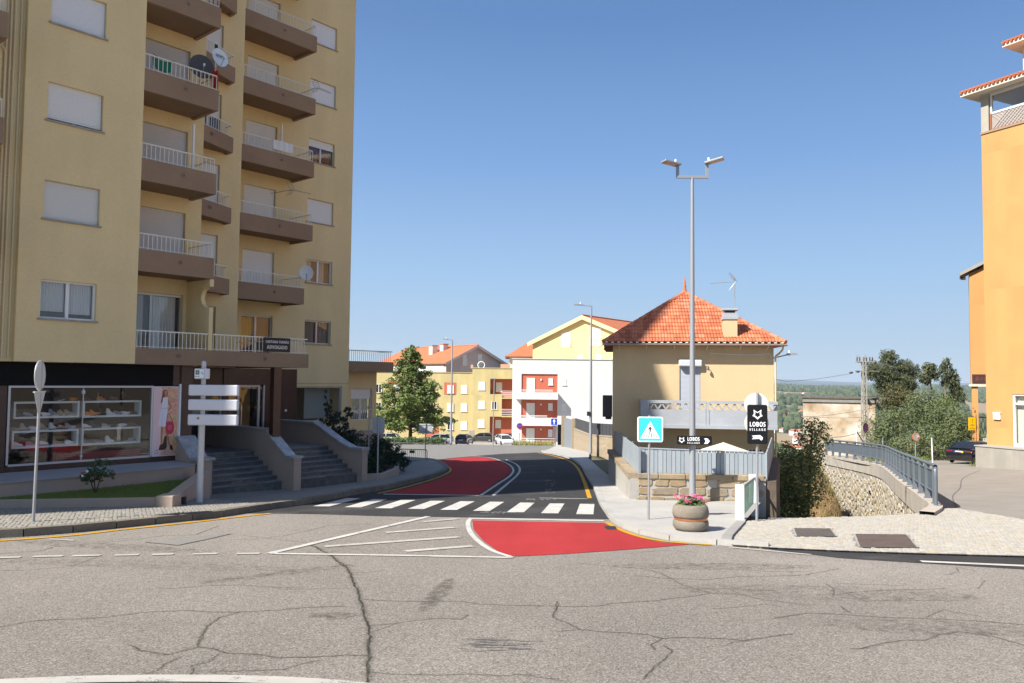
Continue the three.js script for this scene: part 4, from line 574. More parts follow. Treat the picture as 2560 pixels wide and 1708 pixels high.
// ---------------------------------------------------------------- things hung on the tower
function dish(label, t, y, s, r, m, tilt, turn, word) {
  const d = thing('satellite_dish', label, 'satellite dish', { fr: TOWER, base: [t, y, s] }); d.rotation.order = 'YXZ'; const yaw = new THREE.Group(); d.rotation.y += turn; d.rotation.x = -tilt;
  const pr = []; for (let i = 0; i <= 8; i++) { const q = i / 8; pr.push([r * q, r * .22 * q * q]); } for (let i = 8; i >= 0; i--) { const q = i / 8; pr.push([r * q, r * .22 * q * q - .012]); }
  obj('reflector', lathe(pr, 0, 0, 0, 28).rotateX(Math.PI / 2).scale(.88, 1, 1).translate(t, y, s), m, d);
  obj('arm', [bar([t, y - r * .9, s + .05], [t, y - r * .35, s + r * .95], .014), bar([t, y - .05, s - .04], [t, y - r * 1.0, s - .3], .02)], M.galv, d); obj('receiver', rb(t - .035, t + .035, y - r * .42, y - r * .25, s + r * .85, s + r * 1.05, .02), M.white, d);
  return d;
}
{
  const z = dish('pale satellite dish lettered ZON at the end of a left balcony', 13.64, 13.2, -24.5, .33, mat(.62, .70, .72, { rough: .5 }), .2, .05);
  const m = new THREE.MeshStandardMaterial({ transparent: true, roughness: .5, alphaTest: .5 }), c = document.createElement('canvas'); c.width = 256; c.height = 128; const x = c.getContext('2d'); x.fillStyle = '#101418'; text(x, 'ZON', 128, 66, 100, 'bold SZpx sans-serif', 220); m.map = new THREE.CanvasTexture(c); m.map.colorSpace = THREE.SRGBColorSpace; print('lettering', 13.46, 13.82, 13.16, 13.34, -24.43, m, z);
  dish('large dark mesh satellite dish standing on the ZON dish balcony', 13.5, 13.05, -25.4, .46, mat(.09, .085, .085, { rough: .6 }), .25, -.3);
  dish('white satellite dish on the lowest right column balcony', 20.73, 7.06, -29.3, .34, mat(.66, .66, .64, { rough: .5 }), .2, -.55);
  const fl = thing('hanging_flag', 'green and red flag hanging beside the ZON dish', 'flag', { fr: TOWER, base: [13.78, 12.2, -24.95] });
  const cl = (y0, y1, w0, w1) => { const p = []; for (let i = 0; i <= 10; i++) p.push([lerp(-w0, w0, i / 10), .03 * Math.sin(i * 1.7)]); const q = p.slice().reverse().map(([a, b]) => [a, b - .012]); return exY([...p, ...q].map(([a, b]) => [13.78 + a, -24.95 + b]), y0, y1); };
  obj('pole', bar([13.78, 12.2, -24.97], [13.78, 14.0, -24.97], .014), M.white, fl); obj('green_cloth', cl(13.35, 13.85, .06, .1), mat(.015, .12, .055, { rough: 1 }), fl); obj('red_cloth', cl(12.3, 12.95, .12, .12), mat(.36, .02, .02, { rough: 1 }), fl);
  const cb = thing('laundry_net', 'green net bag tied to the railing of the ZON dish balcony', 'net', { fr: TOWER, base: [11.9, 12.3, -24.9] });
  const pp = []; for (let i = 0; i <= 12; i++) { const f = i / 12; pp.push([lerp(11.6, 12.25, f), 12.72 - .05 * Math.sin(f * 3.14)]); } obj('net', exZ([...pp, [12.22, 12.38], [12.0, 12.3], [11.75, 12.36], [11.62, 12.45]], -24.95, -24.92), mat(.015, .17, .11, { rough: 1 }), cb); obj('cord', tube([[11.58, 12.78, -24.88], [11.9, 12.7, -24.88], [12.3, 12.76, -24.88]], .01), M.dark, cb);
  const ln = thing('laundry', 'white sheet drying over a right column balcony railing', 'laundry', { fr: TOWER, base: [18.9, 12.2, -29.5] });
  const sh = []; for (let i = 0; i <= 16; i++) sh.push([lerp(19.0, 20.0, i / 16), -29.47 + .02 * Math.sin(i * 1.4)]); obj('sheet', exY([...sh, ...sh.slice().reverse().map(([a, b]) => [a, b - .012])], 12.27, 12.69), mat(.72, .71, .68, { rough: 1 }), ln);
  solo('balcony_post', bx(13.3, 13.36, 9.3, 11.05, -25.5, -25.43), M.white, 'white upright post on the balcony below the ZON dish', 'post', { fr: TOWER, base: [13.38, 9.3, -25.46] });
  solo('balcony_post', bx(20.05, 20.11, 12.2, 13.8, -30.5, -30.44), M.white, 'white upright post behind the drying sheet', 'post', { fr: TOWER, base: [19.93, 12.2, -30.47] });
  function yagi(label, t, y, s, len, turn, parentFrame = TOWER) {
    const a = thing('tv_antenna', label, 'antenna', { fr: parentFrame, base: [t, y, s] }); a.rotation.y += turn; const B = [];
    obj('boom', bar([t, y, s], [t + len, y - .02, s], .012), M.galv, a); for (let i = 0; i < 9; i++) { const x = t + .12 * len + len * .86 * i / 8; B.push(bar([x, y, s - .14 + .006 * i], [x, y, s + .14 - .006 * i], .006, .006, 5)); } obj('directors', B, M.galv, a);
    const rf = []; for (const q of [-1, 1]) for (let i = 0; i < 4; i++) rf.push(bar([t - .03 - .05 * i, y + q * (.04 + .075 * i), s - .2], [t - .03 - .05 * i, y + q * (.04 + .075 * i), s + .2], .006, .006, 5)); for (const q of [-1, 1]) for (const e of [-.15, .15]) rf.push(bar([t, y, s + e], [t - .2, y + q * .28, s + e], .007, .007, 5)); obj('reflector', rf, M.galv, a); return a;
  }
  const y1 = yagi('tv antenna with folded reflector beside a right column balcony', 20.12, 10.72, -29.6, .95, 0); obj('bracket', bar([20.12, 10.72, -29.6], [20.0, 10.75, -31.1], .015), M.galv, y1);
  const y2 = yagi('slim tv antenna in front of a shuttered window, right side of the tower', 21.2, 15.58, -29.45, .8, .1); obj('bracket', bar([21.2, 15.58, -29.45], [21.1, 15.5, -29.6], .015), M.galv, y2);
  const ad = thing('office_sign', 'black balcony sign with white lettering CAETANO FERRÃO ADVOGADO', 'sign', { fr: TOWER, base: [16.36, 3.37, -24.78] });
  obj('board', bx(15.82, 16.9, 3.37, 3.88, -24.8, -24.77), mat(.008, .008, .009, { rough: .4 }), ad);
  print('lettering', 15.84, 16.88, 3.39, 3.86, -24.767, canvasMat(512, 232, (x, w, h) => { x.fillStyle = '#0b0b0c'; x.fillRect(0, 0, w, h); x.fillStyle = '#dcdcd6'; text(x, 'CAETANO FERRÃO', w / 2, 66, 60, 'bold SZpx sans-serif', 480); text(x, 'ADVOGADO', w / 2, 160, 88, 'bold SZpx sans-serif', 420); }), ad);
  // low annex on the far side of the tower
  const an = thing('annex', 'low annex with a railed roof terrace at the far end of the tower', 'building', { fr: TOWER, base: [26.3, -2, -34] });
  obj('wall', [exZ(rectP(24.62, 28, -2.2, 2.8), -33.3, -33, [hole(26.3, 27.7, .25, 1.9)]), bx(24.62, 28, -2.2, 2.8, -40, -33.7)], M.wall, an); obj('roof_slab', [bx(24.62, 28.3, 2.8, 3.33, -40, -32)], M.brown, an);
  win(an, 26.3, 27.7, .25, 1.9, -33, { shut: .32, door: 1, f: M.white }); obj('base_wall', bx(25.4, 28.2, -2.2, -.3, -33, -32.6), M.tan, an); obj('window_guard', [...Array(10).keys()].map((i) => bx(26.36 + i * .14, 26.375 + i * .14, .28, .78, -32.98, -32.96)), M.white, an); obj('window_guard_rail', bx(26.3, 27.7, .78, .81, -32.985, -32.955), M.white, an);
  const r = obj('railing', [bx(24.7, 28.25, 3.86, 3.9, -32.1, -32.06), bx(28.2, 28.24, 3.86, 3.9, -38, -32.1)], mat(.35, .35, .34, { metal: .4, rough: .5 }), an); const bg = join(bx(-.008, .008, 0, .54, -.008, .008)); for (let t = 24.75; t < 28.25; t += .13) piece('baluster', bg, mat(.35, .35, .34, { metal: .4, rough: .5 }), r, t, 3.33, -32.08);
}

// ================================================================ THE YELLOW HOUSE (frame: x along its front, z out of it)
const house = thing('yellow_house', 'small yellow house with a hipped orange tile roof on the corner', 'house', { fr: HOUSE, base: [3.2, -1.7, -3.5] });
{
  const W = 6.38, yw = mat(.71, .53, .30, { map: TX.plaster, ...bump(.003) }), grey = mat(.47, .49, .52, { map: TX.concrete, rough: .8 });
  obj('wall', [exZ(rectP(0, W, -4.5, 3.98), -.3, 0, [hole(2.68, 3.53, .82, 3.28), hole(4.5, 6.0, -1.25, -.18), hole(2.2, 3.6, -1.25, -.18)]), bx(0, W, -4.5, 3.98, -7, -.75), bx(0, .3, -4.5, 3.98, -.75, -.3), bx(W - .3, W, -4.5, 3.98, -.75, -.3)], yw, house);
  const dw = obj('balcony_door', [bx(2.68, 2.73, .82, 3.28, -.2, -.05), bx(3.48, 3.53, .82, 3.28, -.2, -.05)], M.alu, house); obj('shutter', shutterGeo(2.73, 3.48, .82, 3.1, -.06, .05), mat(.40, .42, .46, { rough: .5 }), dw); obj('shutter_box', rb(2.64, 3.57, 3.06, 3.34, -.1, .2, .06, 3), mat(.52, .54, .58, { rough: .45 }), dw);
  for (const [a, b] of [[4.5, 6.0], [2.2, 3.6]]) { const w = win(house, a, b, -1.25, -.18, 0, { shut: 0, f: M.white }); obj('grille', [...Array(11).keys()].map((i) => bx(lerp(a, b, (i + .5) / 11) - .012, lerp(a, b, (i + .5) / 11) + .012, -1.25, -.18, .02, .04)), M.white, w); }
  // balcony
  const bz = 1.05, b = obj('balcony', [bx(1.1, 6.3, .63, .77, 0, bz + .05), bx(1.1, 6.3, .77, 1.36, bz - .09, bz), bx(6.2, 6.3, .77, 1.62, 0, bz - .09), bx(1.1, 1.2, .77, 1.62, 0, bz - .09), bx(1.08, 1.42, .77, 1.72, bz - .1, bz + .03), bx(3.62, 3.72, .77, 1.68, bz - .1, bz + .02)], grey, house, 'grey balcony with a zigzag pierced parapet');
  obj('parapet_cap', [bx(1.42, 3.6, 1.6, 1.72, bz - .1, bz + .02), bx(3.74, 6.32, 1.6, 1.72, bz - .1, bz + .02), bx(1.08, 1.22, 1.62, 1.72, 0, bz - .1), bx(6.2, 6.32, 1.62, 1.72, 0, bz - .1)], grey, b);
  for (let x = 1.45, i = 0; x < 6.15; x += .155, i++) if (!(x > 3.5 && x < 3.74)) obj('lattice_bar', beam([x, i % 2 ? 1.6 : 1.36, bz - .045], [x + .155, i % 2 ? 1.36 : 1.6, bz - .045], .07, .055), grey, b);
  obj('groove', bx(3.6, 3.62, .77, 1.4, bz - .005, bz + .003), mat(.12, .12, .13), b);
  // roof
  const ye = 4.0, ya = 6.42, x0 = -.38, x1 = W + .38, z0 = .42, z1 = -7.42, ax = 3.2, az = -3.5, A = [ax, ya, az], c = [[x0, ye, z0], [x1, ye, z0], [x1, ye, z1], [x0, ye, z1]];
  const roof = obj('roof', [tris([...c[0], ...c[1], ...A, ...c[1], ...c[2], ...A, ...c[2], ...c[3], ...A, ...c[3], ...c[0], ...A]), bx(x0 + .03, x1 - .03, ye - .1, ye - .01, z1 + .03, z0 - .03)], mat(.45, .13, .055, { map: TX.concrete }), house);
  const tw = .245, tl = .37, prof = (u) => .012 + .028 * Math.abs(Math.sin(u / tw * 2 * Math.PI)), tg = (() => { const o = [], n = 12; for (let i = 0; i < n; i++) { const u0 = tw * i / n, u1 = tw * (i + 1) / n, a = prof(u0), q = prof(u1); o.push(...quad([u0, a + .03, 0], [u1, q + .03, 0], [u1, q, -tl], [u0, a, -tl])); o.push(...quad([u0, a - .0, 0], [u1, q - .0, 0], [u1, q + .03, 0], [u0, a + .03, 0])); } return tris(o); })();
  const tM = [[.66, .20, .085], [.58, .175, .08], [.72, .235, .105], [.54, .15, .065], [.68, .26, .145]].map(([r, g, bb]) => mat(r, g, bb, { map: TX.concrete, rough: .8 }));
  seed(21); const tiles = (Wd, run, rows, place) => { const sl = Math.hypot(run, ya - ye), step = sl / rows; for (let r = 0; r < rows; r++) { const f0 = r / rows, half = Wd / 2 * (1 - (r + .35) / rows); const n = Math.floor(half * 2 / tw); for (let i = 0; i < n; i++) place(-n * tw / 2 + i * tw, f0, step, r); } };
  const ang = Math.atan2(ya - ye, z0 - az), tq = triUV(prep(tg));
  tiles(x1 - x0, z0 - az, 14, (u, f) => { const m = new THREE.Mesh(tq, tM[Math.floor(rnd() * 5)]); m.name = 'roof_tile'; const b0 = house.off; m.position.set(ax + u - b0[0], lerp(ye, ya, f) + .025 + rr(-.004, .004) - b0[1], lerp(z0, az, f) + .03 - b0[2]); m.rotation.set(ang + rr(-.015, .015), 0, rr(-.008, .008)); roof.add(m); });
  const rest = []; for (const s of [-1, 1]) tiles(z0 - z1, ax - x0, 14, (u, f) => { rest.push(prep(tg).rotateX(Math.atan2(ya - ye, ax - x0)).translate(u, 0, 0).rotateY(s * Math.PI / 2).translate(ax + s * lerp(ax - x0, 0, f), lerp(ye, ya, f) + .025, az + (s < 0 ? 0 : 0))); });
  const rs = obj('roof_tiles', rest, M.tile, roof); rs.userData.kind = 'stuff';
  for (const [p, q] of [[c[0], A], [c[1], A], [c[3], A], [c[2], A]]) for (let i = 0; i < 14; i++) { const P = (f) => [lerp(p[0], q[0], f), lerp(p[1], q[1], f) + .045, lerp(p[2], q[2], f)]; obj('ridge_tile', bar(P(i / 14), P((i + 1.15) / 14), .1, .085, 10), tM[Math.floor(rnd() * 5)], roof); }
  const ends = []; for (let x = x0 + .06; x < x1; x += .2455) ends.push(new THREE.CylinderGeometry(.06, .06, .1, 10, 1, false, 0, Math.PI).rotateZ(Math.PI / 2).rotateY(Math.PI / 2).translate(x + .06, ye + .0, z0 - .01)); const et = obj('eave_mortar', ends, mat(.70, .66, .60, { rough: .9 }), roof);
  obj('finial', lathe([[.12, 0], [.13, .05], [.085, .14], [.06, .3], [.085, .34], [.05, .38], [.04, .44], [.065, .48], [.035, .52], [.03, .56], [.045, .59], [.02, .63], [.008, .74]], ax, ya + .02, az, 14), M.tile, roof);
  // gutter, downpipe
  const gm = mat(.40, .30, .25, { rough: .5 }), gt = obj('gutter', [new THREE.CylinderGeometry(.065, .065, x1 - x0 + .1, 12, 1, true, 0, Math.PI).rotateZ(Math.PI / 2).rotateX(Math.PI / 2 + Math.PI / 2).translate((x0 + x1) / 2, ye - .04, z0 + .06), bx(x0, x1, ye - .11, ye - .02, z0 + .0, z0 + .02)], new THREE.MeshStandardMaterial({ color: gm.color, roughness: .5, side: THREE.DoubleSide }), house);
  for (const x of [.25, 1.35, 2.45, 3.75, 5.05, 6.1]) obj('gutter_bracket', bar([x, ye - .1, z0 + .05], [x, ye - .24, .03], .014), M.white, gt);
  obj('downpipe', tube([[x1 - .1, ye - .1, z0 + .05], [x1 - .12, ye - .3, .3], [W + .06, ye - .5, .06], [W + .06, ye - .7, .05], [W + .06, -4, .05]], .04, 40), mat(.62, .5, .3, { rough: .5 }), house);
  // chimney
  const ch = obj('chimney', bx(4.42, 4.95, 3.85, 4.98, -.4, .14), yw, house); obj('chimney_band', [bx(4.38, 4.99, 4.98, 5.1, -.44, .18), bx(4.41, 4.96, 5.1, 5.24, -.41, .15)], grey, ch); obj('chimney_slot', bx(4.5, 4.87, 5.24, 5.34, -.32, .06), M.dark, ch); obj('chimney_cap', rb(4.38, 4.99, 5.34, 5.42, -.44, .18, .02), grey, ch);
  const wl = obj('wall_lamp', [bx(3.74, 3.82, 2.98, 3.1, 0, .04), bar([3.78, 3.05, .03], [3.78, 3.08, .16], .015), lathe([[.02, .06], [.035, .05], [.06, -.06], [.0, -.07]], 3.78, 3.0, .17, 12)], mat(.2, .2, .2), house);
  obj('wall_box', [rb(-.42, -.02, .95, 1.85, -1.2, -.6, .03), bx(-.3, -.05, .85, .95, -1.1, -.7)], mat(.03, .032, .036, { rough: .5 }), house, 'black box on the left wall');
  obj('cable', tube([[3.9, 3.62, .03], [4.6, 3.58, .03], [5.2, 3.56, .03], [5.8, 3.57, .03], [6.25, 3.6, .03], [6.27, 3.3, .03]], .012, 40), M.white, house);
}
{ // antenna on the chimney, lamp on the house corner
  const a = thing('roof_antenna', 'tall tv antenna standing on the chimney of the yellow house', 'antenna', { fr: HOUSE, base: [4.9, 5.42, -.2] });
  obj('mast', bar([4.9, 5.3, -.2], [4.9, 6.75, -.2], .014), M.galv, a); obj('boom', bar([5.0, 6.55, -.2], [3.95, 6.48, -.2], .012), M.galv, a); obj('directors', [...Array(10).keys()].map((i) => bar([3.98 + i * .065, 6.485 + i * .004, -.32], [3.98 + i * .065, 6.485 + i * .004, -.08], .008, .008, 5)), M.galv, a);
  const rf = []; for (const q of [-1, 1]) for (let i = 0; i < 5; i++) rf.push(bar([4.92 - .05 * i, 6.55 + q * (.05 + .07 * i), -.45], [4.92 - .05 * i, 6.55 + q * (.05 + .07 * i), .05], .008, .008, 5)); for (const q of [-1, 1]) for (const e of [-.4, -.2, 0]) rf.push(bar([4.95, 6.55, e], [4.68, 6.55 + q * .36, e], .008, .008, 5)); obj('reflector', rf, M.galv, a);
  const l = thing('house_lamp', 'street lamp on an arm from the right corner of the yellow house', 'street lamp', { fr: HOUSE, base: [6.4, 3.3, -.8] });
  obj('arm', bar([6.38, 3.42, -.8], [7.0, 3.58, -.8], .025), M.galv, l); obj('lamp_head', [exZ([[6.95, 3.56], [7.1, 3.66], [7.35, 3.68], [7.5, 3.62], [7.5, 3.6]], -.92, -.68)], M.lampGrey, l); obj('photocell', bar([7.15, 3.66, -.8], [7.15, 3.78, -.8], .03), M.white, l);
}
// ---------------------------------------------------------------- garden wall, fence, gate, parasol
const GARDEN = FR(-5.3, 3.9, -24.15);
{
  const gw = thing('garden_wall', 'granite block wall with stone coping in front of the yellow house', 'wall', { fr: GARDEN, base: [1.9, -1.25, -.1] });
  obj('core', [bx(.02, 3.75, -1.6, -.5, -.3, 0)], M.mortar, gw);
  const A = GARDEN.w(0, 0, 0); // side walls are written in garden coordinates
  const loc = (X, Z) => { const c = Math.cos(GARDEN.a), s = Math.sin(GARDEN.a), dx = X - 3.9, dz = Z + 24.15; return [c * dx - s * dz, s * dx + c * dz]; };
  const L0 = loc(3.9, -24.15), L1 = loc(4.28, -32.5), Q0 = loc(7.65, -23.85), Q1 = loc(10.35, -31.5);
  const side = (p, q, y0, y1, w, sgn) => { const dx = q[0] - p[0], dz = q[1] - p[1], l = Math.hypot(dx, dz), nx = -dz / l * w * sgn, nz = dx / l * w * sgn; return exY([[p[0], p[1]], [q[0], q[1]], [q[0] + nx, q[1] + nz], [p[0] + nx, p[1] + nz]], y0, y1); };
  obj('side_wall', side(L0, L1, -2.2, -.5, .28, -1), M.mortar, gw); obj('side_wall', side(Q0, Q1, -5, -.5, .3, 1), mat(.24, .19, .15, { map: TX.granite, ...bump(.02) }), gw, 'stone wall along the lane, its shade put into a darker brown');  // lane side is a darker granite, its shade mixed into the colour
  const stoneG = (w, h, t) => { const n = 14, pts = []; for (let i = 0; i < n; i++) { const a = i / n * 6.283 + .3, cx = Math.cos(a), cy = Math.sin(a), k = Math.pow(Math.pow(Math.abs(cx), 7) + Math.pow(Math.abs(cy), 7), -1 / 7) * rr(.9, 1.05); pts.push([cx * k * w / 2, cy * k * h / 2]); } return exZ(pts, 0, t, [], .018); };
  const gm = [M.granite, mat(.60, .48, .33, { map: TX.granite, ...bump(.014) }), mat(.50, .42, .33, { map: TX.granite, ...bump(.014) }), mat(.56, .42, .27, { map: TX.granite, ...bump(.014) })];
  seed(61); const px = (x) => (x - 695) / 1000 * 3.68, rowsY = [[-.60, .26], [-.86, .25], [-1.1, .17], [-1.27, .14]];
  const st = [[[690, 800], [825, 935], [945, 1075], [1105, 1240], [1330, 1510], [1540, 1660]], [[695, 780], [805, 1010], [1025, 1135], [1150, 1232], [1250, 1415], [1440, 1525], [1545, 1690]], [[690, 760], [790, 900], [910, 1060], [1080, 1210], [1230, 1380], [1400, 1520]], [[700, 830], [850, 1000], [1020, 1180], [1200, 1330], [1350, 1500]]];
  st.forEach((r, i) => r.forEach(([a, b]) => obj('stone', stoneG((px(b) - px(a)) * 1.06, rowsY[i][1] * rr(.92, 1.04), .05).rotateZ(rr(-.04, .04)).translate((px(a) + px(b)) / 2, rowsY[i][0] + rr(-.01, .01), -.02), gm[Math.floor(rnd() * 4)], gw)));
  const sd = (p, q, n, rowsN, yT, yB, sgn, m) => { const dx = q[0] - p[0], dz = q[1] - p[1], l = Math.hypot(dx, dz), an = Math.atan2(-dz, dx) + (sgn < 0 ? Math.PI : 0); for (let r = 0; r < rowsN; r++) for (let i = 0; i < n; i++) { const f = (i + .5 + (r % 2) * .25) / (n + .3), h = (yT - yB) / rowsN; obj('stone', stoneG(l / n * rr(.8, .95), h * rr(.8, .95), .05).rotateY(an).translate(lerp(p[0], q[0], f) + .0, yT - h * (r + .5), lerp(p[1], q[1], f)), m[Math.floor(rnd() * m.length)], gw); } };
  sd(L0, L1, 11, 3, -.55, -1.35, -1, gm); const laneShadeStone = [mat(.25, .19, .14, { map: TX.granite, ...bump(.02) }), mat(.21, .17, .13, { map: TX.granite, ...bump(.02) })]; sd(Q0, Q1, 12, 4, -.6, -2.4, 1, laneShadeStone);  // lane stones darkened in colour for the side turned from the sun
  let x = -.04; while (x < 3.7) { const e = Math.min(3.72, x + rr(.45, .95)); obj('coping_stone', rb(x, e - .008, -.5, -.33 + rr(-.01, .01), -.33, .06, .03, 2), gm[Math.floor(rnd() * 4)], gw); x = e; }
  const cl = 9; for (let i = 0; i < cl; i++) { const P = (f) => [lerp(L0[0], L1[0], f), lerp(L0[1], L1[1], f)]; obj('coping_stone', side(P(i / cl + .003), P((i + 1) / cl), -.5, -.34 + rr(-.01, .01), .3, -1).translate(-.03, 0, 0), gm[Math.floor(rnd() * 4)], gw); }
  // fence
  const fm = [mat(.36, .41, .44, { rough: .6, map: TX.plaster }), mat(.34, .385, .42, { rough: .6, map: TX.plaster }), mat(.38, .42, .455, { rough: .6, map: TX.plaster })];
  const fe = thing('garden_fence', 'blue grey boarded fence on top of the granite wall', 'fence', { fr: GARDEN, base: [1.9, -.33, -.15] });
  x = .05; let k = 0; while (x < 3.68) { const w = [.15, .105, .16, .12][k++ % 4]; obj('board', bx(x, x + w - .014, -.33, lerp(.4, .33, x / 3.7), -.16 + (k % 2) * .007, -.135 + (k % 2) * .007), fm[k % 3], fe); x += w; }
  obj('backing', bx(.03, 3.7, -.33, .3, -.2, -.165), mat(.16, .18, .2), fe); obj('fence_cap', exZ([[.0, .4], [3.72, .33], [3.72, .36], [.0, .43]], -.19, -.11), fm[2], fe);
  obj('side_panel', [side([L0[0] + .02, L0[1]], L1, -.34, .42, .04, -1)], fm[1], fe, 'plain left side panel'); for (let i = 0; i <= 4; i++) { const f = i / 4; obj('fence_post', bx(lerp(L0[0], L1[0], f) - .01, lerp(L0[0], L1[0], f) + .05, -.4, .46, lerp(L0[1], L1[1], f) - .02, lerp(L0[1], L1[1], f) + .04), mat(.2, .22, .24), fe); }
  obj('side_panel', [side(Q0, Q1, -.5, .34, .04, 1)], fm[1], fe, 'right side panel along the lane');
  // gate
  const g = thing('garden_gate', 'low white pillared gate with green pickets at the lane', 'gate', { base: [5.6, -.95, -19.4] });
  obj('pillar', rb(5.53, 5.71, -1.1, -.06, -19.6, -19.42, .012), M.white, g); obj('pillar', rb(7.1, 7.33, -1.5, -.28, -23.72, -23.5, .012), M.white, g);
  const P0 = [5.68, -19.62], P1 = [7.2, -23.5], pt = (f, y) => [lerp(P0[0], P1[0], f), y, lerp(P0[1], P1[1], f)];
  obj('rail', [beam(pt(0, -.14), pt(1, -.36), .05, .05), beam(pt(0, -.92), pt(1, -1.15), .05, .05)], mat(.35, .38, .38, { rough: .5 }), g);
  for (let i = 1; i < 13; i++) { const f = i / 13; obj('picket', beam(pt(f - .025, lerp(-.9, -1.12, f)), pt(f + .025, lerp(-.17, -.38, f)), .022, .02), mat(.01, .055, .036, { rough: .5 }), g); }
  // parasol in the garden
  const pr = thing('parasol', 'cream garden parasol behind the boarded fence', 'parasol', { base: [7.5, -1.4, -28] }); const cn = new THREE.ConeGeometry(1.25, .42, 8, 1, true).translate(7.5, .12, -28); obj('canopy', flatN(cn), mat(.75, .68, .48, { side: THREE.DoubleSide, rough: 1 }), pr); obj('pole', bar([7.5, -1.5, -28], [7.5, .3, -28], .025), M.white, pr); obj('valance', new THREE.CylinderGeometry(1.25, 1.25, .14, 8, 1, true).translate(7.5, -.16, -28), mat(.75, .68, .48, { side: THREE.DoubleSide, rough: 1 }), pr);
}
// ---------------------------------------------------------------- street furniture on the right
const wolf = (x, cx, cy, s, col = '#fff', back = '#0c0c0d') => { const P = [[-.78, -1], [-.05, -.5], [.05, -.5], [.78, -1], [.72, -.12], [1.02, .28], [.45, .55], [0, 1], [-.45, .55], [-1.02, .28], [-.72, -.12]]; x.fillStyle = col; x.beginPath(); P.forEach(([a, b], i) => i ? x.lineTo(cx + a * s, cy + b * s) : x.moveTo(cx + a * s, cy + b * s)); x.fill(); x.fillStyle = back; x.beginPath(); P.forEach(([a, b], i) => i ? x.lineTo(cx + a * s * .6, cy + b * s * .6) : x.moveTo(cx + a * s * .6, cy + b * s * .6)); x.fill(); };
const roundRect = (w, h, r) => { const s = new THREE.Shape(), x = -w / 2, y = -h / 2; s.moveTo(x + r, y); s.lineTo(x + w - r, y); s.absarc(x + w - r, y + r, r, -Math.PI / 2, 0); s.lineTo(x + w, y + h - r); s.absarc(x + w - r, y + h - r, r, 0, Math.PI / 2); s.lineTo(x + r, y + h); s.absarc(x + r, y + h - r, r, Math.PI / 2, Math.PI); s.lineTo(x, y + r); s.absarc(x + r, y + r, r, Math.PI, Math.PI * 1.5); return s; };
const face = (w, h, r) => { const g = new THREE.ShapeGeometry(roundRect(w, h, r), 8), p = g.attributes.position, u = g.attributes.uv; for (let i = 0; i < p.count; i++) u.setXY(i, p.getX(i) / w + .5, p.getY(i) / h + .5); return g; };
const plate = (w, h, r, t) => new THREE.ExtrudeGeometry(roundRect(w, h, r), { depth: t, bevelEnabled: false, curveSegments: 8 });
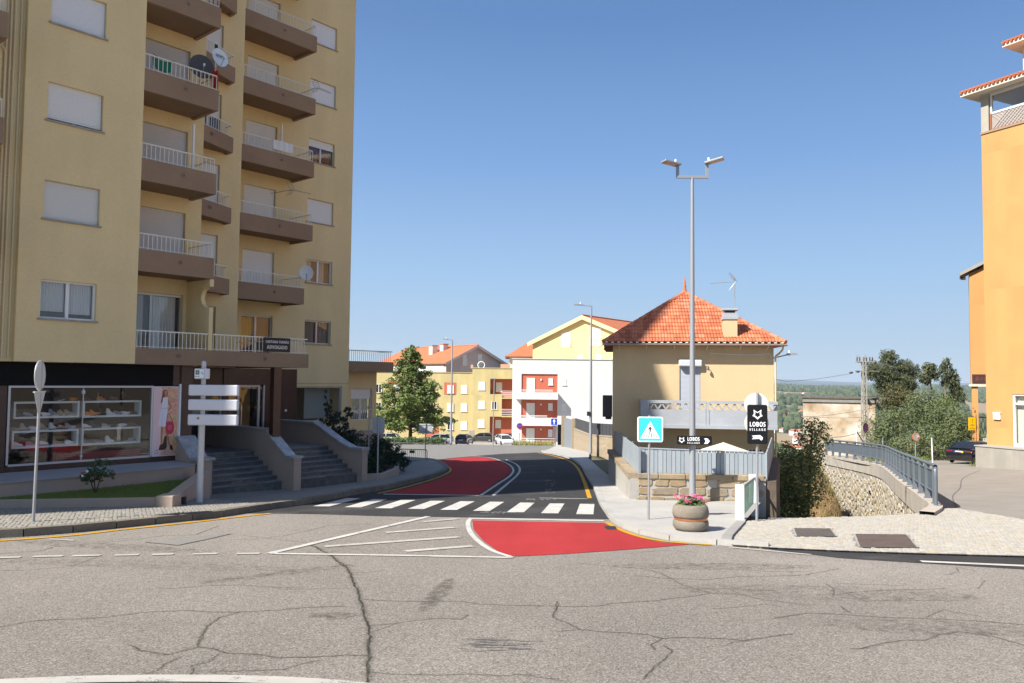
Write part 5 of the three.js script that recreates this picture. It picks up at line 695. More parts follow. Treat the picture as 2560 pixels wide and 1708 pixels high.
{
  const L = thing('street_lamp', 'tall grey street lamp with two heads before the yellow house', 'street lamp', { base: [5.34, -1.1, -23.35] }), X = 5.34, Z = -23.35, cy = 8.56;
  obj('pole', [new THREE.CylinderGeometry(.05, .1, cy + 1.15, 8).translate(X, (cy - 1.15) / 2, Z), lathe([[.2, 0], [.2, .03], [.15, .05]], X, -1.12, Z, 8)], M.lampGrey, L);
  obj('crossbar', [bx(X - .48, X + .48, cy - .03, cy + .05, Z - .04, Z + .04), bx(X - .48, X - .4, cy + .05, cy + .32, Z - .04, Z + .04), bx(X + .4, X + .48, cy + .05, cy + .4, Z - .04, Z + .04)], M.lampGrey, L);
  for (const s of [-1, 1]) {
    const gx = X + s * .44, top = cy + (s < 0 ? .36 : .42), tilt = s < 0 ? .12 : .22, fwd = -.35;
    const tr = (g) => g.rotateZ(s * tilt).rotateY(s * fwd).translate(gx, top, Z);
    const h = obj('lamp_head', tr(rb(s < 0 ? -.5 : -.06, s < 0 ? .06 : .5, -.02, .05, -.14, .14, .02, 2)), mat(.30, .31, .33, { rough: .45, metal: .3 }), L);
    obj('bounce_tinted_lens', tr(bx(s < 0 ? -.46 : .1, s < 0 ? -.1 : .46, -.026, -.0195, -.11, .11)), mat(.55, .36, .25, { rough: .25 }), h); obj('photocell', tr(bar([s * .08, .05, 0], [s * .08, .16, 0], .035)), M.white, h);  // orange tint paints the sunlit ground reflected on the underside
  }
  obj('clamp', [bx(X - .11, X + .11, .82, .85, Z - .12, Z + .15), bx(X - .11, X + .11, .68, .71, Z - .12, Z + .15)], M.galv, L);
  const s1 = thing('fingerpost_sign', 'small black LOBOS VILLAGE arrow sign on the lamp post', 'sign', { base: [5.36, .62, -23.2] });
  obj('panel', plate(1.02, .26, .05, .03).translate(5.36, .745, -23.2), M.blackPaint, s1);
  print('lettering', 5.36 - .51, 5.36 + .51, .745 - .13, .745 + .13, -23.166, canvasMat(1024, 262, (x, w, h) => { x.fillStyle = '#0c0c0d'; x.fillRect(0, 0, w, h); wolf(x, 135, 125, 88); x.fillStyle = '#fff'; text(x, 'LOBOS', 480, 92, 150, 'bold SZpx sans-serif', 370); text(x, 'V I L L A G E', 480, 205, 74, 'bold SZpx sans-serif', 370); x.beginPath(); [[790, 70], [890, 70], [960, 150], [890, 230], [790, 230], [840, 150]].forEach(([a, b], i) => i ? x.lineTo(a, b) : x.moveTo(a, b)); x.fill(); }), s1, face(1.02, .26, .05));
  const s2 = thing('village_sign', 'upright black LOBOS VILLAGE sign with wolf emblem on a grey pole by the gate', 'sign', { base: [6.03, -.95, -19.5] });
  obj('pole', bar([6.03, -1.05, -19.5], [6.06, 2.2, -19.5], .034), M.galv, s2); obj('panel', plate(.49, .96, .05, .02).translate(6.04, 1.425, -19.455), M.blackPaint, s2);
  print('lettering', 6.04 - .245, 6.04 + .245, 1.425 - .48, 1.425 + .48, -19.431, canvasMat(512, 1004, (x, w, h) => { x.fillStyle = '#0c0c0d'; x.fillRect(0, 0, w, h); wolf(x, 256, 250, 128); x.fillStyle = '#fff'; text(x, 'LOBOS', 256, 500, 165, 'bold SZpx sans-serif', 420); text(x, 'V I L L A G E', 256, 635, 84, 'bold SZpx sans-serif', 420); x.beginPath(); [[105, 790], [320, 775], [390, 830], [385, 880], [350, 915], [300, 870], [110, 880], [150, 830]].forEach(([a, b], i) => i ? x.lineTo(a, b) : x.moveTo(a, b)); x.fill(); }), s2, face(.49, .96, .05));
  const disc = (y) => new THREE.CylinderGeometry(.3, .3, .012, 40).rotateX(Math.PI / 2).translate(6.05, y, -19.55);
  obj('round_sign', disc(1.9), mat(.72, .72, .70, { rough: .5 }), s2, 'bare back of a round sign'); obj('round_sign', disc(1.45), mat(.72, .72, .70, { rough: .5 }), s2, 'bare back of a lower round sign');
  const s3 = thing('crossing_sign', 'square blue pedestrian crossing sign on a thin grey pole', 'road sign', { base: [3.34, -.88, -19.23] });
  obj('pole', bar([3.34, -.95, -19.26], [3.36, 1.62, -19.26], .028), M.galv, s3); obj('panel', plate(.62, .61, .05, .02).translate(3.37, 1.29, -19.23), M.white, s3);
  print('face', 3.06, 3.68, .985, 1.595, -19.206, canvasMat(512, 512, (x, w, h) => { x.fillStyle = '#fafafa'; x.fillRect(0, 0, w, h); x.fillStyle = '#3ccbe6'; x.beginPath(); x.roundRect(24, 24, 464, 464, 30); x.fill(); x.fillStyle = '#fff'; x.beginPath(); x.moveTo(256, 90); x.lineTo(452, 440); x.lineTo(60, 440); x.fill(); x.fillStyle = x.strokeStyle = '#15181b'; x.beginPath(); x.arc(252, 178, 13, 0, 7); x.fill(); x.lineCap = 'round'; const l = (W, ...p) => { x.lineWidth = W; x.beginPath(); p.forEach(([a, b], i) => i ? x.lineTo(a, b) : x.moveTo(a, b)); x.stroke(); }; l(34, [255, 225], [256, 268]); l(14, [246, 215], [212, 262]); l(14, [264, 215], [300, 250]); l(13, [248, 290], [230, 400]); l(13, [262, 290], [296, 395]); for (const [a, b, c, d] of [[150, 372, 122, 408], [192, 372, 172, 408], [228, 385, 222, 420], [282, 385, 288, 420], [318, 372, 338, 408], [362, 372, 392, 408]]) l(12, [a, b], [c, d]); }), s3, face(.62, .61, .05));
}
{ // planter with flowers
  const X = 3.95, Z = -17.45, y = gy(Z) + .088, p = thing('concrete_planter', 'round concrete planter with a copper band on the right pavement', 'planter', { base: [X, y, Z] }), cm = mat(.36, .325, .28, { map: TX.granite, ...bump(.006), rough: .9 });
  obj('lower_ring', lathe([[0, 0], [.28, 0], [.345, .03], [.385, .09], [.388, .17], [.37, .225], [.34, .235], [0, .235]], X, y, Z, 48), cm, p); obj('copper_band', lathe([[.355, .235], [.362, .24], [.362, .285], [.355, .29]], X, y, Z, 48), mat(.62, .27, .13, { rough: .35, metal: .8 }), p);
  obj('upper_ring', lathe([[.34, .288], [.375, .295], [.392, .34], [.39, .43], [.365, .52], [.31, .56], [.25, .565], [.24, .52], [.24, .48], [0, .48]], X, y, Z, 48), cm, p); obj('soil', new THREE.CylinderGeometry(.24, .24, .02, 24).translate(X, y + .49, Z), M.soil, p);
}
{ // left hand signs
  const p = thing('back_facing_signs', 'pole with a round and a triangular sign seen edge on before the shop', 'road sign', { base: [-10.28, -.72, -17.2] });
  const tb = (g) => g.rotateY(R(104)).translate(-10.22, 0, -17.15);
  obj('pole', bar([-10.28, -.85, -17.2], [-10.24, 2.76, -17.2], .032), M.galv, p);
  obj('round_sign', [tb(new THREE.CylinderGeometry(.32, .32, .014, 40).rotateX(Math.PI / 2).translate(0, 2.44, 0)), tb(new THREE.TorusGeometry(.32, .012, 6, 40).translate(0, 2.44, -.012))], M.signBack, p); obj('triangle_sign', [tb(exZ([[-.35, 2.09], [.35, 2.09], [0, 1.53]], -.007, .007)), tb(bx(-.35, .35, 2.07, 2.1, -.025, .02))], M.signBack, p); obj('clamp', [tb(bx(-.18, .18, 2.5, 2.53, -.05, -.01)), tb(bx(-.18, .18, 2.3, 2.33, -.05, -.01)), tb(bx(-.12, .12, 1.9, 1.93, -.05, -.01))], M.galv, p);
  const X = -8.3, Z = -21.3, d = thing('direction_sign', 'grey pole with three blank white panels and a small plate on top', 'sign', { base: [X, -.9, Z] }), wp = mat(.66, .66, .70, { rough: .45 });
  obj('pole', [new THREE.CylinderGeometry(.062, .062, 3.72, 16).translate(X, .96, Z), new THREE.CylinderGeometry(.085, .085, 2.1, 16).translate(X - .01, .15, Z), new THREE.SphereGeometry(.062, 16, 8).translate(X, 2.82, Z)], mat(.56, .56, .57, { rough: .4, metal: .2 }), d);
  for (const y of [2.09, 1.7, 1.3]) { const b = obj('sign_panel', rb(-8.62, -7.3, y - .145, y + .145, Z + .06, Z + .2, .035, 3), wp, d); if (y == 1.3) print('sticker', -8.38, -8.29, y + .0, y + .09, Z + .2025, canvasMat(64, 64, (x) => { x.fillStyle = '#b9a02c'; x.beginPath(); x.moveTo(32, 2); x.lineTo(62, 32); x.lineTo(32, 62); x.lineTo(2, 32); x.fill(); x.fillStyle = '#1a1a14'; x.fillRect(24, 18, 16, 26); }), d, new THREE.CircleGeometry(.045, 4)); }
  obj('small_plate', rb(-8.48, -8.1, 2.39, 2.67, Z + .06, Z + .2, .03, 3), wp, d);
  print('plate_print', -8.465, -8.2, 2.4, 2.66, Z + .2025, canvasMat(256, 256, (x) => { x.fillStyle = '#eceeee'; x.fillRect(0, 0, 256, 256); x.strokeStyle = '#23282c'; x.lineWidth = 6; x.strokeRect(6, 6, 244, 244); x.fillStyle = '#8a9a2a'; x.fillRect(24, 34, 104, 120); x.fillStyle = '#2e66b0'; x.beginPath(); x.arc(76, 94, 40, 0, 7); x.fill(); x.fillStyle = '#cfe0f2'; x.beginPath(); x.arc(76, 94, 14, 0, 7); x.fill(); x.strokeStyle = '#20252a'; x.lineWidth = 9; x.beginPath(); x.moveTo(160, 120); x.lineTo(190, 70); x.lineTo(235, 120); x.lineTo(215, 150); x.lineTo(185, 120); x.stroke(); x.fillStyle = '#55606a'; text(x, 'NC10', 70, 200, 44); }), d);
}

// ================================================================ DOWN THE ROAD
const shutWin = (parent, x0, x1, y0, y1, z, open) => { const w = obj('window', [bx(x0 - .04, x1 + .04, y0 - .08, y0, z - .02, z + .08), bx(x0, x0 + .04, y0, y1, z - .1, z + .04), bx(x1 - .04, x1, y0, y1, z - .1, z + .04), bx(x0 + .04, x1 - .04, y1 - .03, y1, z - .1, z + .04)], M.white, parent); if (open) { obj('pane', bx(x0 + .04, x1 - .04, y0, y1, z - .02, z + .012), M.glassDark, w); obj('sash', [bx((x0 + x1) / 2 - .04, (x0 + x1) / 2 + .04, y0, y1, z + .012, z + .03), bx(x0 + .04, x0 + .12, y0, y1, z + .012, z + .03), bx(x1 - .12, x1 - .04, y0, y1, z + .012, z + .03)], M.white, w); } else obj('shutter', shutterGeo(x0 + .04, x1 - .04, y0, y1, z + .015, .09), M.shutter, w); return w; };
const brick = mat(.62, .165, .095, { map: again(TX.plaster, 2.2), rough: .9 });
{ // white block with brick balconies
  const Z = -90, b = thing('white_block', 'white apartment block with red brick balcony recesses down the road', 'building', { base: [6, -5.2, -94] }), wm = mat(.80, .78, .73, { map: TX.plaster });
  const rec = [[.45, 3.16], [-2.4, .29], [-5.6, -2.66]];
  obj('wall', [exZ([[.1, -5.6], [5.3, -5.6], [5.3, -2.55], [15, -2.55], [15, 4.85], [.1, 4.85]], Z - 1.3, Z, [...rec.map(([a, c]) => hole(1.13, 5.24, a, c)).slice(0, 2)]), bx(.1, 15, -5.6, 4.8, Z - 12, Z - 1.5)], wm, b);
  obj('parapet_cap', bx(0, 15.1, 4.85, 4.93, Z - 12.1, Z + .08), mat(.6, .57, .52), b);
  obj('brick_wall', [bx(1.1, 5.27, -2.4, 3.2, Z - 1.29, Z - .12)], brick, b); obj('brick_wall', bx(1.2, 5.0, -5.4, -2.7, Z + .02, Z + .06), brick, b);
  obj('dark_garage_sheet', bx(5.35, 15, -5.6, -2.56, Z - 1.2, Z - 1.1), M.dark, b);  // near-black sheet paints the shade inside the garage opening
  for (const [y0, y1, x1] of [[.29, 1.1, 5.24], [-2.66, -1.78, 4.62]]) { const s = obj('balcony', [bx(.5, x1, y0, y0 + .2, Z, Z + 1.1), bx(.5, x1, y0 + .2, y1, Z + 1.0, Z + 1.1), bx(x1 - .1, x1, y0 + .2, y1, Z, Z + 1)], wm, b); obj('handrail', [bx(.5, x1 - .6, y1 + .22, y1 + .28, Z + 1.02, Z + 1.08), bx(.5, x1 - .6, y1 + .1, y1 + .14, Z + 1.02, Z + 1.08)], M.white, s); }
  obj('handrail', [bx(1.2, 5, -4.15, -4.1, Z + .5, Z + .55), bx(1.2, 5, -4.4, -4.35, Z + .5, Z + .55)], M.white, b); obj('low_wall', bx(.6, 5, -5.6, -4.65, Z + .4, Z + .6), wm, b);
  for (const y of [.75, -2.1]) { shutWin(b, 1.72, 2.66, y, y + 1.95, Z - .1); shutWin(b, 4.2, 4.7, y + 1.2, y + 1.95, Z - .1); shutWin(b, 5.76, 6.23, y + 1.2, y + 1.9, Z + .01, y < 0 ? 0 : 0); }
  shutWin(b, 1.72, 2.66, -5.1, -3.0, Z + .1); shutWin(b, 4.2, 4.7, -3.9, -3.1, Z + .1); for (const y of [2.4, -.4, -3.2]) obj('wall_lamp', rb(3.3, 3.45, y, y + .2, y < -3 ? Z + .06 : Z - .12, y < -3 ? Z + .18 : Z, .03), M.white, b);
}
function gable(name, label, deg, x, z, half, len, ye, ya, yb, wm, rm, wins, chim, paleSide) {
  const f = FR(deg, x, z), b = thing(name, label, 'building', { fr: f, base: [0, yb, -len / 2] }), o = .55, sl = (ya - ye) / half;
  obj('wall', [exZ([[-half + .5, yb], [half - .5, yb], [half - .5, ye + .1], [0, ya - .25], [-half + .5, ye + .1]], -len + .4, 0)], wm, b);
  const sp = (s) => tris([...quad([0, ya, o], [0, ya, -len - o], [s * half, ye, -len - o], [s * half, ye, o]), ...quad([0, ya - .22, o], [s * half, ye - .22, o], [s * half, ye - .22, -len - o], [0, ya - .22, -len - o]), ...quad([s * half, ye - .22, o], [s * half, ye, o], [s * half, ye, -len - o], [s * half, ye - .22, -len - o])]);
  if (paleSide) obj('side_wall', [bx(-half + .42, -half + .5, yb, ye, -len + .4, -.6)], mat(.76, .74, .70, { map: TX.plaster }), b);  // paler skin over the long left side wall
  const r = obj('roof', [sp(-1), sp(1)], new THREE.MeshStandardMaterial({ color: rm.color, map: rm.map, roughness: .85, side: THREE.DoubleSide }), b);
  obj('ridge', bar([0, ya + .03, o], [0, ya + .03, -len - o], .12), rm, r);
  for (const s of [-1, 1]) obj('verge', tris([...quad([0, ya + .02, o + .02], [0, ya - .5, o + .02], [s * half, ye - .5, o + .02], [s * half, ye + .02, o + .02])]), new THREE.MeshStandardMaterial({ color: wm.color, roughness: .8, side: THREE.DoubleSide }), r);
  for (const [x0, x1, y0, y1, rl] of wins) { const w = shutWin(b, x0, x1, y0, y1, .02); if (rl) obj('window_rail', [0, 1, 2, 3].map((i) => bx(x0 - .2, x1 + .2, y0 + .15 + i * .3, y0 + .22 + i * .3, .14, .2)), M.white, w); }
  for (const [cx, cz, y0, y1, s] of chim ?? []) { const c = obj('chimney', bx(cx - s, cx + s, y0, y1, cz - s, cz + s), mat(.6, .55, .5), r); obj('chimney_cap', bx(cx - s - .1, cx + s + .1, y1, y1 + .15, cz - s - .1, cz + s + .1), mat(.4, .2, .15), c); }
  return b;
}
const farRoof = mat(.68, .20, .08, { map: again(TX.asphalt, 2.3), rough: .9 });
{
  const g1 = gable('gabled_block', 'yellow gabled block with attic windows behind the white block', -36, 9.4, -103, 8.6, 20, 7.55, 10.95, -6, mat(.78, .60, .27, { map: TX.plaster }), farRoof, [[-3.4, -2.1, 6.9, 8.8, 1], [1.1, 2.5, 7.0, 9.3, 1], [-1.0, -.2, 4.6, 5.8], [1.8, 2.6, 4.6, 5.8]], []);
  obj('skylight', tris(quad([3.2, 9.75, -9], [3.2, 9.75, -11.5], [4.9, 9.08, -11.5], [4.9, 9.08, -9])), mat(.45, .5, .52, { rough: .15, side: THREE.DoubleSide }), g1);
  gable('gabled_block', 'pinkish grey gabled block with a long orange roof in the distance', 40, -6.5, -144.3, 7.2, 23, 5.4, 8.75, -8, mat(.66, .54, .49, { map: TX.plaster }), farRoof, [[-3.1, -2.2, 5.0, 6.9, 1], [.4, 1.3, 5.0, 7.1, 1]], [[-3.0, -9.5, 6, 8.7, .6], [-1.6, -8, 7, 9.0, .55]], 1);
  const h = thing('hipped_block', 'pale block with an orange hipped roof seen between the gables', 'building', { base: [6, -7, -136] });
  obj('wall', bx(-.4, 14, -8, 6.3, -142, -130.6), mat(.72, .70, .64, { map: TX.plaster }), h); obj('roof', [tris([...[-1.1, 6.35, -130], ...[14.6, 6.35, -130], ...[10, 9.5, -136], ...[-1.1, 6.35, -130], ...[10, 9.5, -136], ...[3.7, 9.5, -136], ...[-1.1, 6.35, -142], ...[-1.1, 6.35, -130], ...[3.7, 9.5, -136]]), bx(-1.1, 14.6, 6.2, 6.34, -142, -130)], farRoof, h);
  obj('gutter', bx(-1.15, 14.6, 6.22, 6.38, -130.05, -129.9), mat(.3, .12, .08), h); obj('balcony', [bx(-1.6, 1.2, 3.5, 3.6, -130.5, -129.4), ...[0, 1, 2].map((i) => bx(-1.6, 1.2, 3.8 + i * .3, 3.86 + i * .3, -129.45, -129.4))], M.white, h);
  // long yellow block
  const Z = -124, y = thing('yellow_block', 'long weathered yellow apartment block behind the parked cars', 'building', { base: [-12, -6.8, -128] }), ym = mat(.66, .545, .26, { map: again(TX.grime, 7), ...bump(.003) });
  obj('wall', [bx(-30, -6.15, -7.5, 3.5, Z - 9, Z - .6), exZ([[-6.15, -7.5], [-3.35, -7.5], [-3.35, -3.3], [-1.5, -3.3], [-1.5, .2], [-3.35, .2], [-3.35, 2.6], [1, 2.6], [1, 4.24], [-6.15, 4.24]], Z - 1.2, Z), bx(-6.15, 2, -7.5, 4.2, Z - 9, Z - 1.35)], ym, y);
  obj('brick_panel', [bx(-3.35, 1.5, -7.5, 2.6, Z - 1.33, Z - 1.22)], brick, y); for (const [a, c, d, e] of [[-10.6, -8.75, .1, 1.95], [-19.5, -16.9, .3, 2.1], [-22.6, -20.6, -6.5, -4.4], [-13.5, -11.4, -6.8, -4.6]]) obj('brick_panel', bx(a, c, d, e, Z - .62, Z - .55), brick, y);
  obj('parapet_cap', [bx(-30, -6.16, 3.5, 3.58, Z - 9, Z - .5), bx(-6.25, 1, 4.24, 4.34, Z - 9, Z + .08)], mat(.5, .42, .25), y);
  for (const yy of [.3, -2.55, -5.4]) { shutWin(y, -7.94, -6.97, yy, yy + 1.25, Z - .58); for (const x of [-10.1, -13.2, -15.6, -18.6, -21.4, -24.4]) shutWin(y, x, x + 1, yy, yy + 1.25, Z - .52, rndW(x + yy)); }
  for (const yy of [.85, -2.1, -5.0]) shutWin(y, -5.18, -4.18, yy, yy + 1.25, Z + .02); shutWin(y, -3.12, -2.2, -2.15, -.95, Z + .02, 1); shutWin(y, -2.5, -1.6, -5.1, -3.87, Z - 1.2); shutWin(y, -2.44, -1.5, .6, 2.05, Z - 1.2); shutWin(y, .1, .9, -5.1, -3.87, Z - 1.2);
  for (const yy of [-.5, -3.36]) { const s = obj('balcony', bx(-1.5, 1, yy, yy + .2, Z - 1.2, Z + .3), ym, y); obj('handrail', [0, 1, 2, 3].map((i) => bx(-1.55, 1, yy + .4 + i * .26, yy + .46 + i * .26, Z + .22, Z + .28)), M.white, s); }
  obj('dish_on_roof', new THREE.TorusGeometry(.55, .06, 6, 20).translate(-4.9, 4.8, Z - 3), M.white, y); for (const [x, x1, h2] of [[-1.8, -.3, .75], [-6.6, -6.2, .6]]) obj('chimney', bx(x, x1, 4.24, 4.24 + h2, Z - 4, Z - 3), mat(.5, .3, .2), y);
  solo('concrete_stub', bx(-6.4, -5.6, -6.9, -5.3, -121.5, -120.8), M.concrete, 'pale concrete cabinet between the parked grey and dark cars', 'cabinet', { base: [-6, -6.9, -121] });
}
function rndW(v) { return Math.abs(Math.sin(v * 12.9)) > .8 ? 1 : 0; }
{ // stone wall with dark fence, gate
  const w = thing('roadside_wall', 'low stone wall with a dark metal fence in front of the white block', 'wall', { base: [5.6, -3, -62] }), P = [[7.4, -57.2], [5.95, -58.6], [5.35, -66]];
  obj('wall', exY(ribbon(P, .3), -4, -1.58), M.granite, w); obj('coping', exY(ribbon(P, .38), -1.58, -1.5), mat(.55, .47, .38, { map: TX.granite }), w);
  const dm = mat(.05, .052, .058, { rough: .5 }); for (let i = 0; i < 2; i++) { const a = P[i], b = P[i + 1], n = i ? 14 : 6; for (let k = 0; k < n; k++) { const q = (f) => [lerp(a[0], b[0], f), lerp(a[1], b[1], f)]; obj('fence_panel', exY(ribbon([q(k / n), q((k + .94) / n)], .04), -1.5, -.66), dm, w); } }
  const g = thing('driveway_gate', 'plain grey metal gate between stone pillars beyond the roadside wall', 'gate', { base: [5.0, -3.4, -68] });
  obj('pillar', bx(5.1, 5.5, -4.2, -.72, -66.6, -66.1), M.granite, g); obj('pillar', bx(4.5, 4.9, -4.2, -.72, -71.2, -70.7), M.granite, g); obj('gate_leaf', exY(ribbon([[5.25, -66.7], [4.75, -70.6]], .05), -3.5, -.85), mat(.20, .215, .23, { rough: .5 }), g);
}
function farLamp(label, X, Z, y0, y1, arm, box) { const l = thing('street_lamp', label, 'street lamp', { base: [X, y0, Z] }); obj('pole', new THREE.CylinderGeometry(.06, .12, y1 - y0, 8).translate(X, (y0 + y1) / 2, Z), M.lampGrey, l); obj('arm', beam([X + .03, y1, Z], [X - arm * .5, y1 + .06, Z], .07, .07), M.lampGrey, l); const h = obj('lamp_head', exZ([[X - arm * .45, y1 + .03], [X - arm * .5, y1 + .14], [X - arm * .75, y1 + .15], [X - arm, y1 + .1], [X - arm, y1 + .07]], Z - .15, Z + .15), mat(.3, .31, .33, { metal: .3, rough: .4 }), l); obj('photocell', bar([X - arm * .62, y1 + .14, Z], [X - arm * .62, y1 + .28, Z], .04), M.white, h); if (box) obj('control_box', rb(X - .28, X - .05, box - .3, box + .02, Z - .1, Z + .16, .02), M.dark, l); }
farLamp('single headed street lamp on the pavement by the roadside stone wall', 5.78, -57.6, -2.85, 7.9, 1.3, .2);
farLamp('single headed street lamp by the tree beyond the cross road', -5.86, -77.5, -3.9, 6.3, 1.0);
{
  const p = thing('thin_pole', 'thin plain pole at the edge of the car park', 'pole', { base: [-1.62, -3.55, -71] }); obj('shaft', bar([-1.62, -3.6, -71], [-1.55, 2.55, -71], .05, .035), M.galv, p); obj('top', bx(-1.9, -1.45, 2.52, 2.57, -71.04, -70.96), M.galv, p);
  const np = thing('no_parking_sign', 'round blue and red no parking sign before the white block', 'road sign', { base: [.75, -3.55, -70.8] }); obj('pole', bar([.75, -3.6, -70.85], [.75, -1.4, -70.85], .03), M.galv, np); obj('plate', new THREE.CylinderGeometry(.27, .27, .02, 32).rotateX(Math.PI / 2).translate(.76, -1.65, -70.8), M.signBack, np); obj('small_plate', bx(.58, .94, -2.25, -2.0, -70.82, -70.79), M.white, np);
  print('face', .49, 1.03, -1.92, -1.38, -70.785, canvasMat(128, 128, (x) => { x.fillStyle = '#b4232d'; x.beginPath(); x.arc(64, 64, 64, 0, 7); x.fill(); x.fillStyle = '#2438a0'; x.beginPath(); x.arc(64, 64, 50, 0, 7); x.fill(); x.strokeStyle = '#c04040'; x.lineWidth = 14; x.beginPath(); x.moveTo(22, 64); x.lineTo(106, 64); x.stroke(); }), np, new THREE.CircleGeometry(.27, 32));
  const ow = thing('one_way_sign', 'square blue one way sign with a white arrow by the gate', 'road sign', { base: [3.84, -3.55, -70.8] }); obj('pole', bar([3.84, -3.6, -70.85], [3.84, -1.0, -70.85], .03), M.galv, ow); obj('plate', bx(3.53, 4.15, -1.56, -.93, -70.83, -70.81), M.signBack, ow);
  print('face', 3.53, 4.15, -1.56, -.93, -70.805, canvasMat(128, 128, (x) => { x.fillStyle = '#fff'; x.fillRect(0, 0, 128, 128); x.fillStyle = '#1d45b8'; x.fillRect(5, 5, 118, 118); x.fillStyle = '#fff'; x.fillRect(57, 50, 14, 58); x.beginPath(); x.moveTo(64, 16); x.lineTo(90, 58); x.lineTo(38, 58); x.fill(); }), ow);
  const bs = (label, X, Z, yb, yt, w, h, m = M.signBack) => { const s = thing('sign_back', label, 'road sign', { base: [X, yb, Z] }); obj('pole', bar([X, yb - .1, Z + .03], [X, yt, Z + .03], .03), M.galv, s); obj('plate', plate(w, h, .03, .015).translate(X, yt - h / 2 - .02, Z - .02), m, s); obj('rib', [bx(X - w / 2 + .03, X + w / 2 - .03, yt - .12, yt - .09, Z - .005, Z + .01), bx(X - w / 2 + .03, X + w / 2 - .03, yt - h + .06, yt - h + .09, Z - .005, Z + .01)], M.galv, s); };
  bs('grey back of a road sign by the planting bed, nearest the stairs', -5.0, -29.9, -1.5, 1.0, .46, .58, mat(.30, .34, .37, { metal: .3, rough: .5 })); bs('grey back of a wide road sign behind the barrier', -4.95, -46, -2.3, -.12, .78, .56);
  const tp = thing('thin_pole', 'slim grey pole standing in the planting bed', 'pole', { base: [-5.9, -1.7, -32.8] }); obj('shaft', bar([-5.9, -1.9, -32.8], [-5.86, .9, -32.8], .025), M.galv, tp); obj('cap', new THREE.SphereGeometry(.027, 8, 6).translate(-5.86, .9, -32.8), M.galv, tp);
  // barrier
  const A = [-6.45, -44.7], B = [-4.62, -43.8], gb = thing('crowd_barrier', 'dark green tubular barrier with a green plate at the bend', 'barrier', { base: [-5.5, -2.2, -44.2] }), gr = mat(.012, .07, .04, { rough: .5 }), P = (f, y) => [lerp(A[0], B[0], f), y, lerp(A[1], B[1], f)];
  obj('frame', tube([P(0, -2.22), P(0, -1.6), P(.015, -1.52), P(.06, -1.49), P(.94, -1.45), P(.985, -1.48), P(1, -1.56), P(1, -2.2)], .022, 60), gr, gb); obj('bottom_rail', bar(P(0, -2.12), P(1, -2.08), .016), gr, gb); for (let i = 1; i < 16; i++) obj('upright', bar(P(i / 16, -2.12), P(i / 16, -1.47), .009, .009, 6), gr, gb); obj('plate', beam(P(.44, -1.6), P(.6, -1.6), .02, .16), mat(.01, .16, .06), gb); for (const f of [.02, .98]) obj('foot', [bar([lerp(A[0], B[0], f) - .12, -2.2, lerp(A[1], B[1], f) + .25], [lerp(A[0], B[0], f) + .12, -2.22, lerp(A[1], B[1], f) - .25], .018)], gr, gb);
  // planting bed wall, kerb block
  const pb = thing('planting_bed', 'tan edging wall of the planting bed beyond the stairs', 'wall', { base: [-5, -1.6, -33] }); obj('edging', exY(ribbon([[-5.9, -30.6], [-5.0, -31.2], [-4.75, -33], [-5.2, -36.5]], .2), -2.2, -1.25), M.tan, pb); obj('soil', exY([[-5.9, -30.8], [-5.1, -31.3], [-4.85, -33], [-5.2, -36.5], [-8, -39], [-8, -31.5]], -2.2, -1.35), M.soil, pb); obj('end_wall', bx(-6.5, -5.6, -2.4, -1.1, -38.4, -38.2), M.concrete, pb);
}
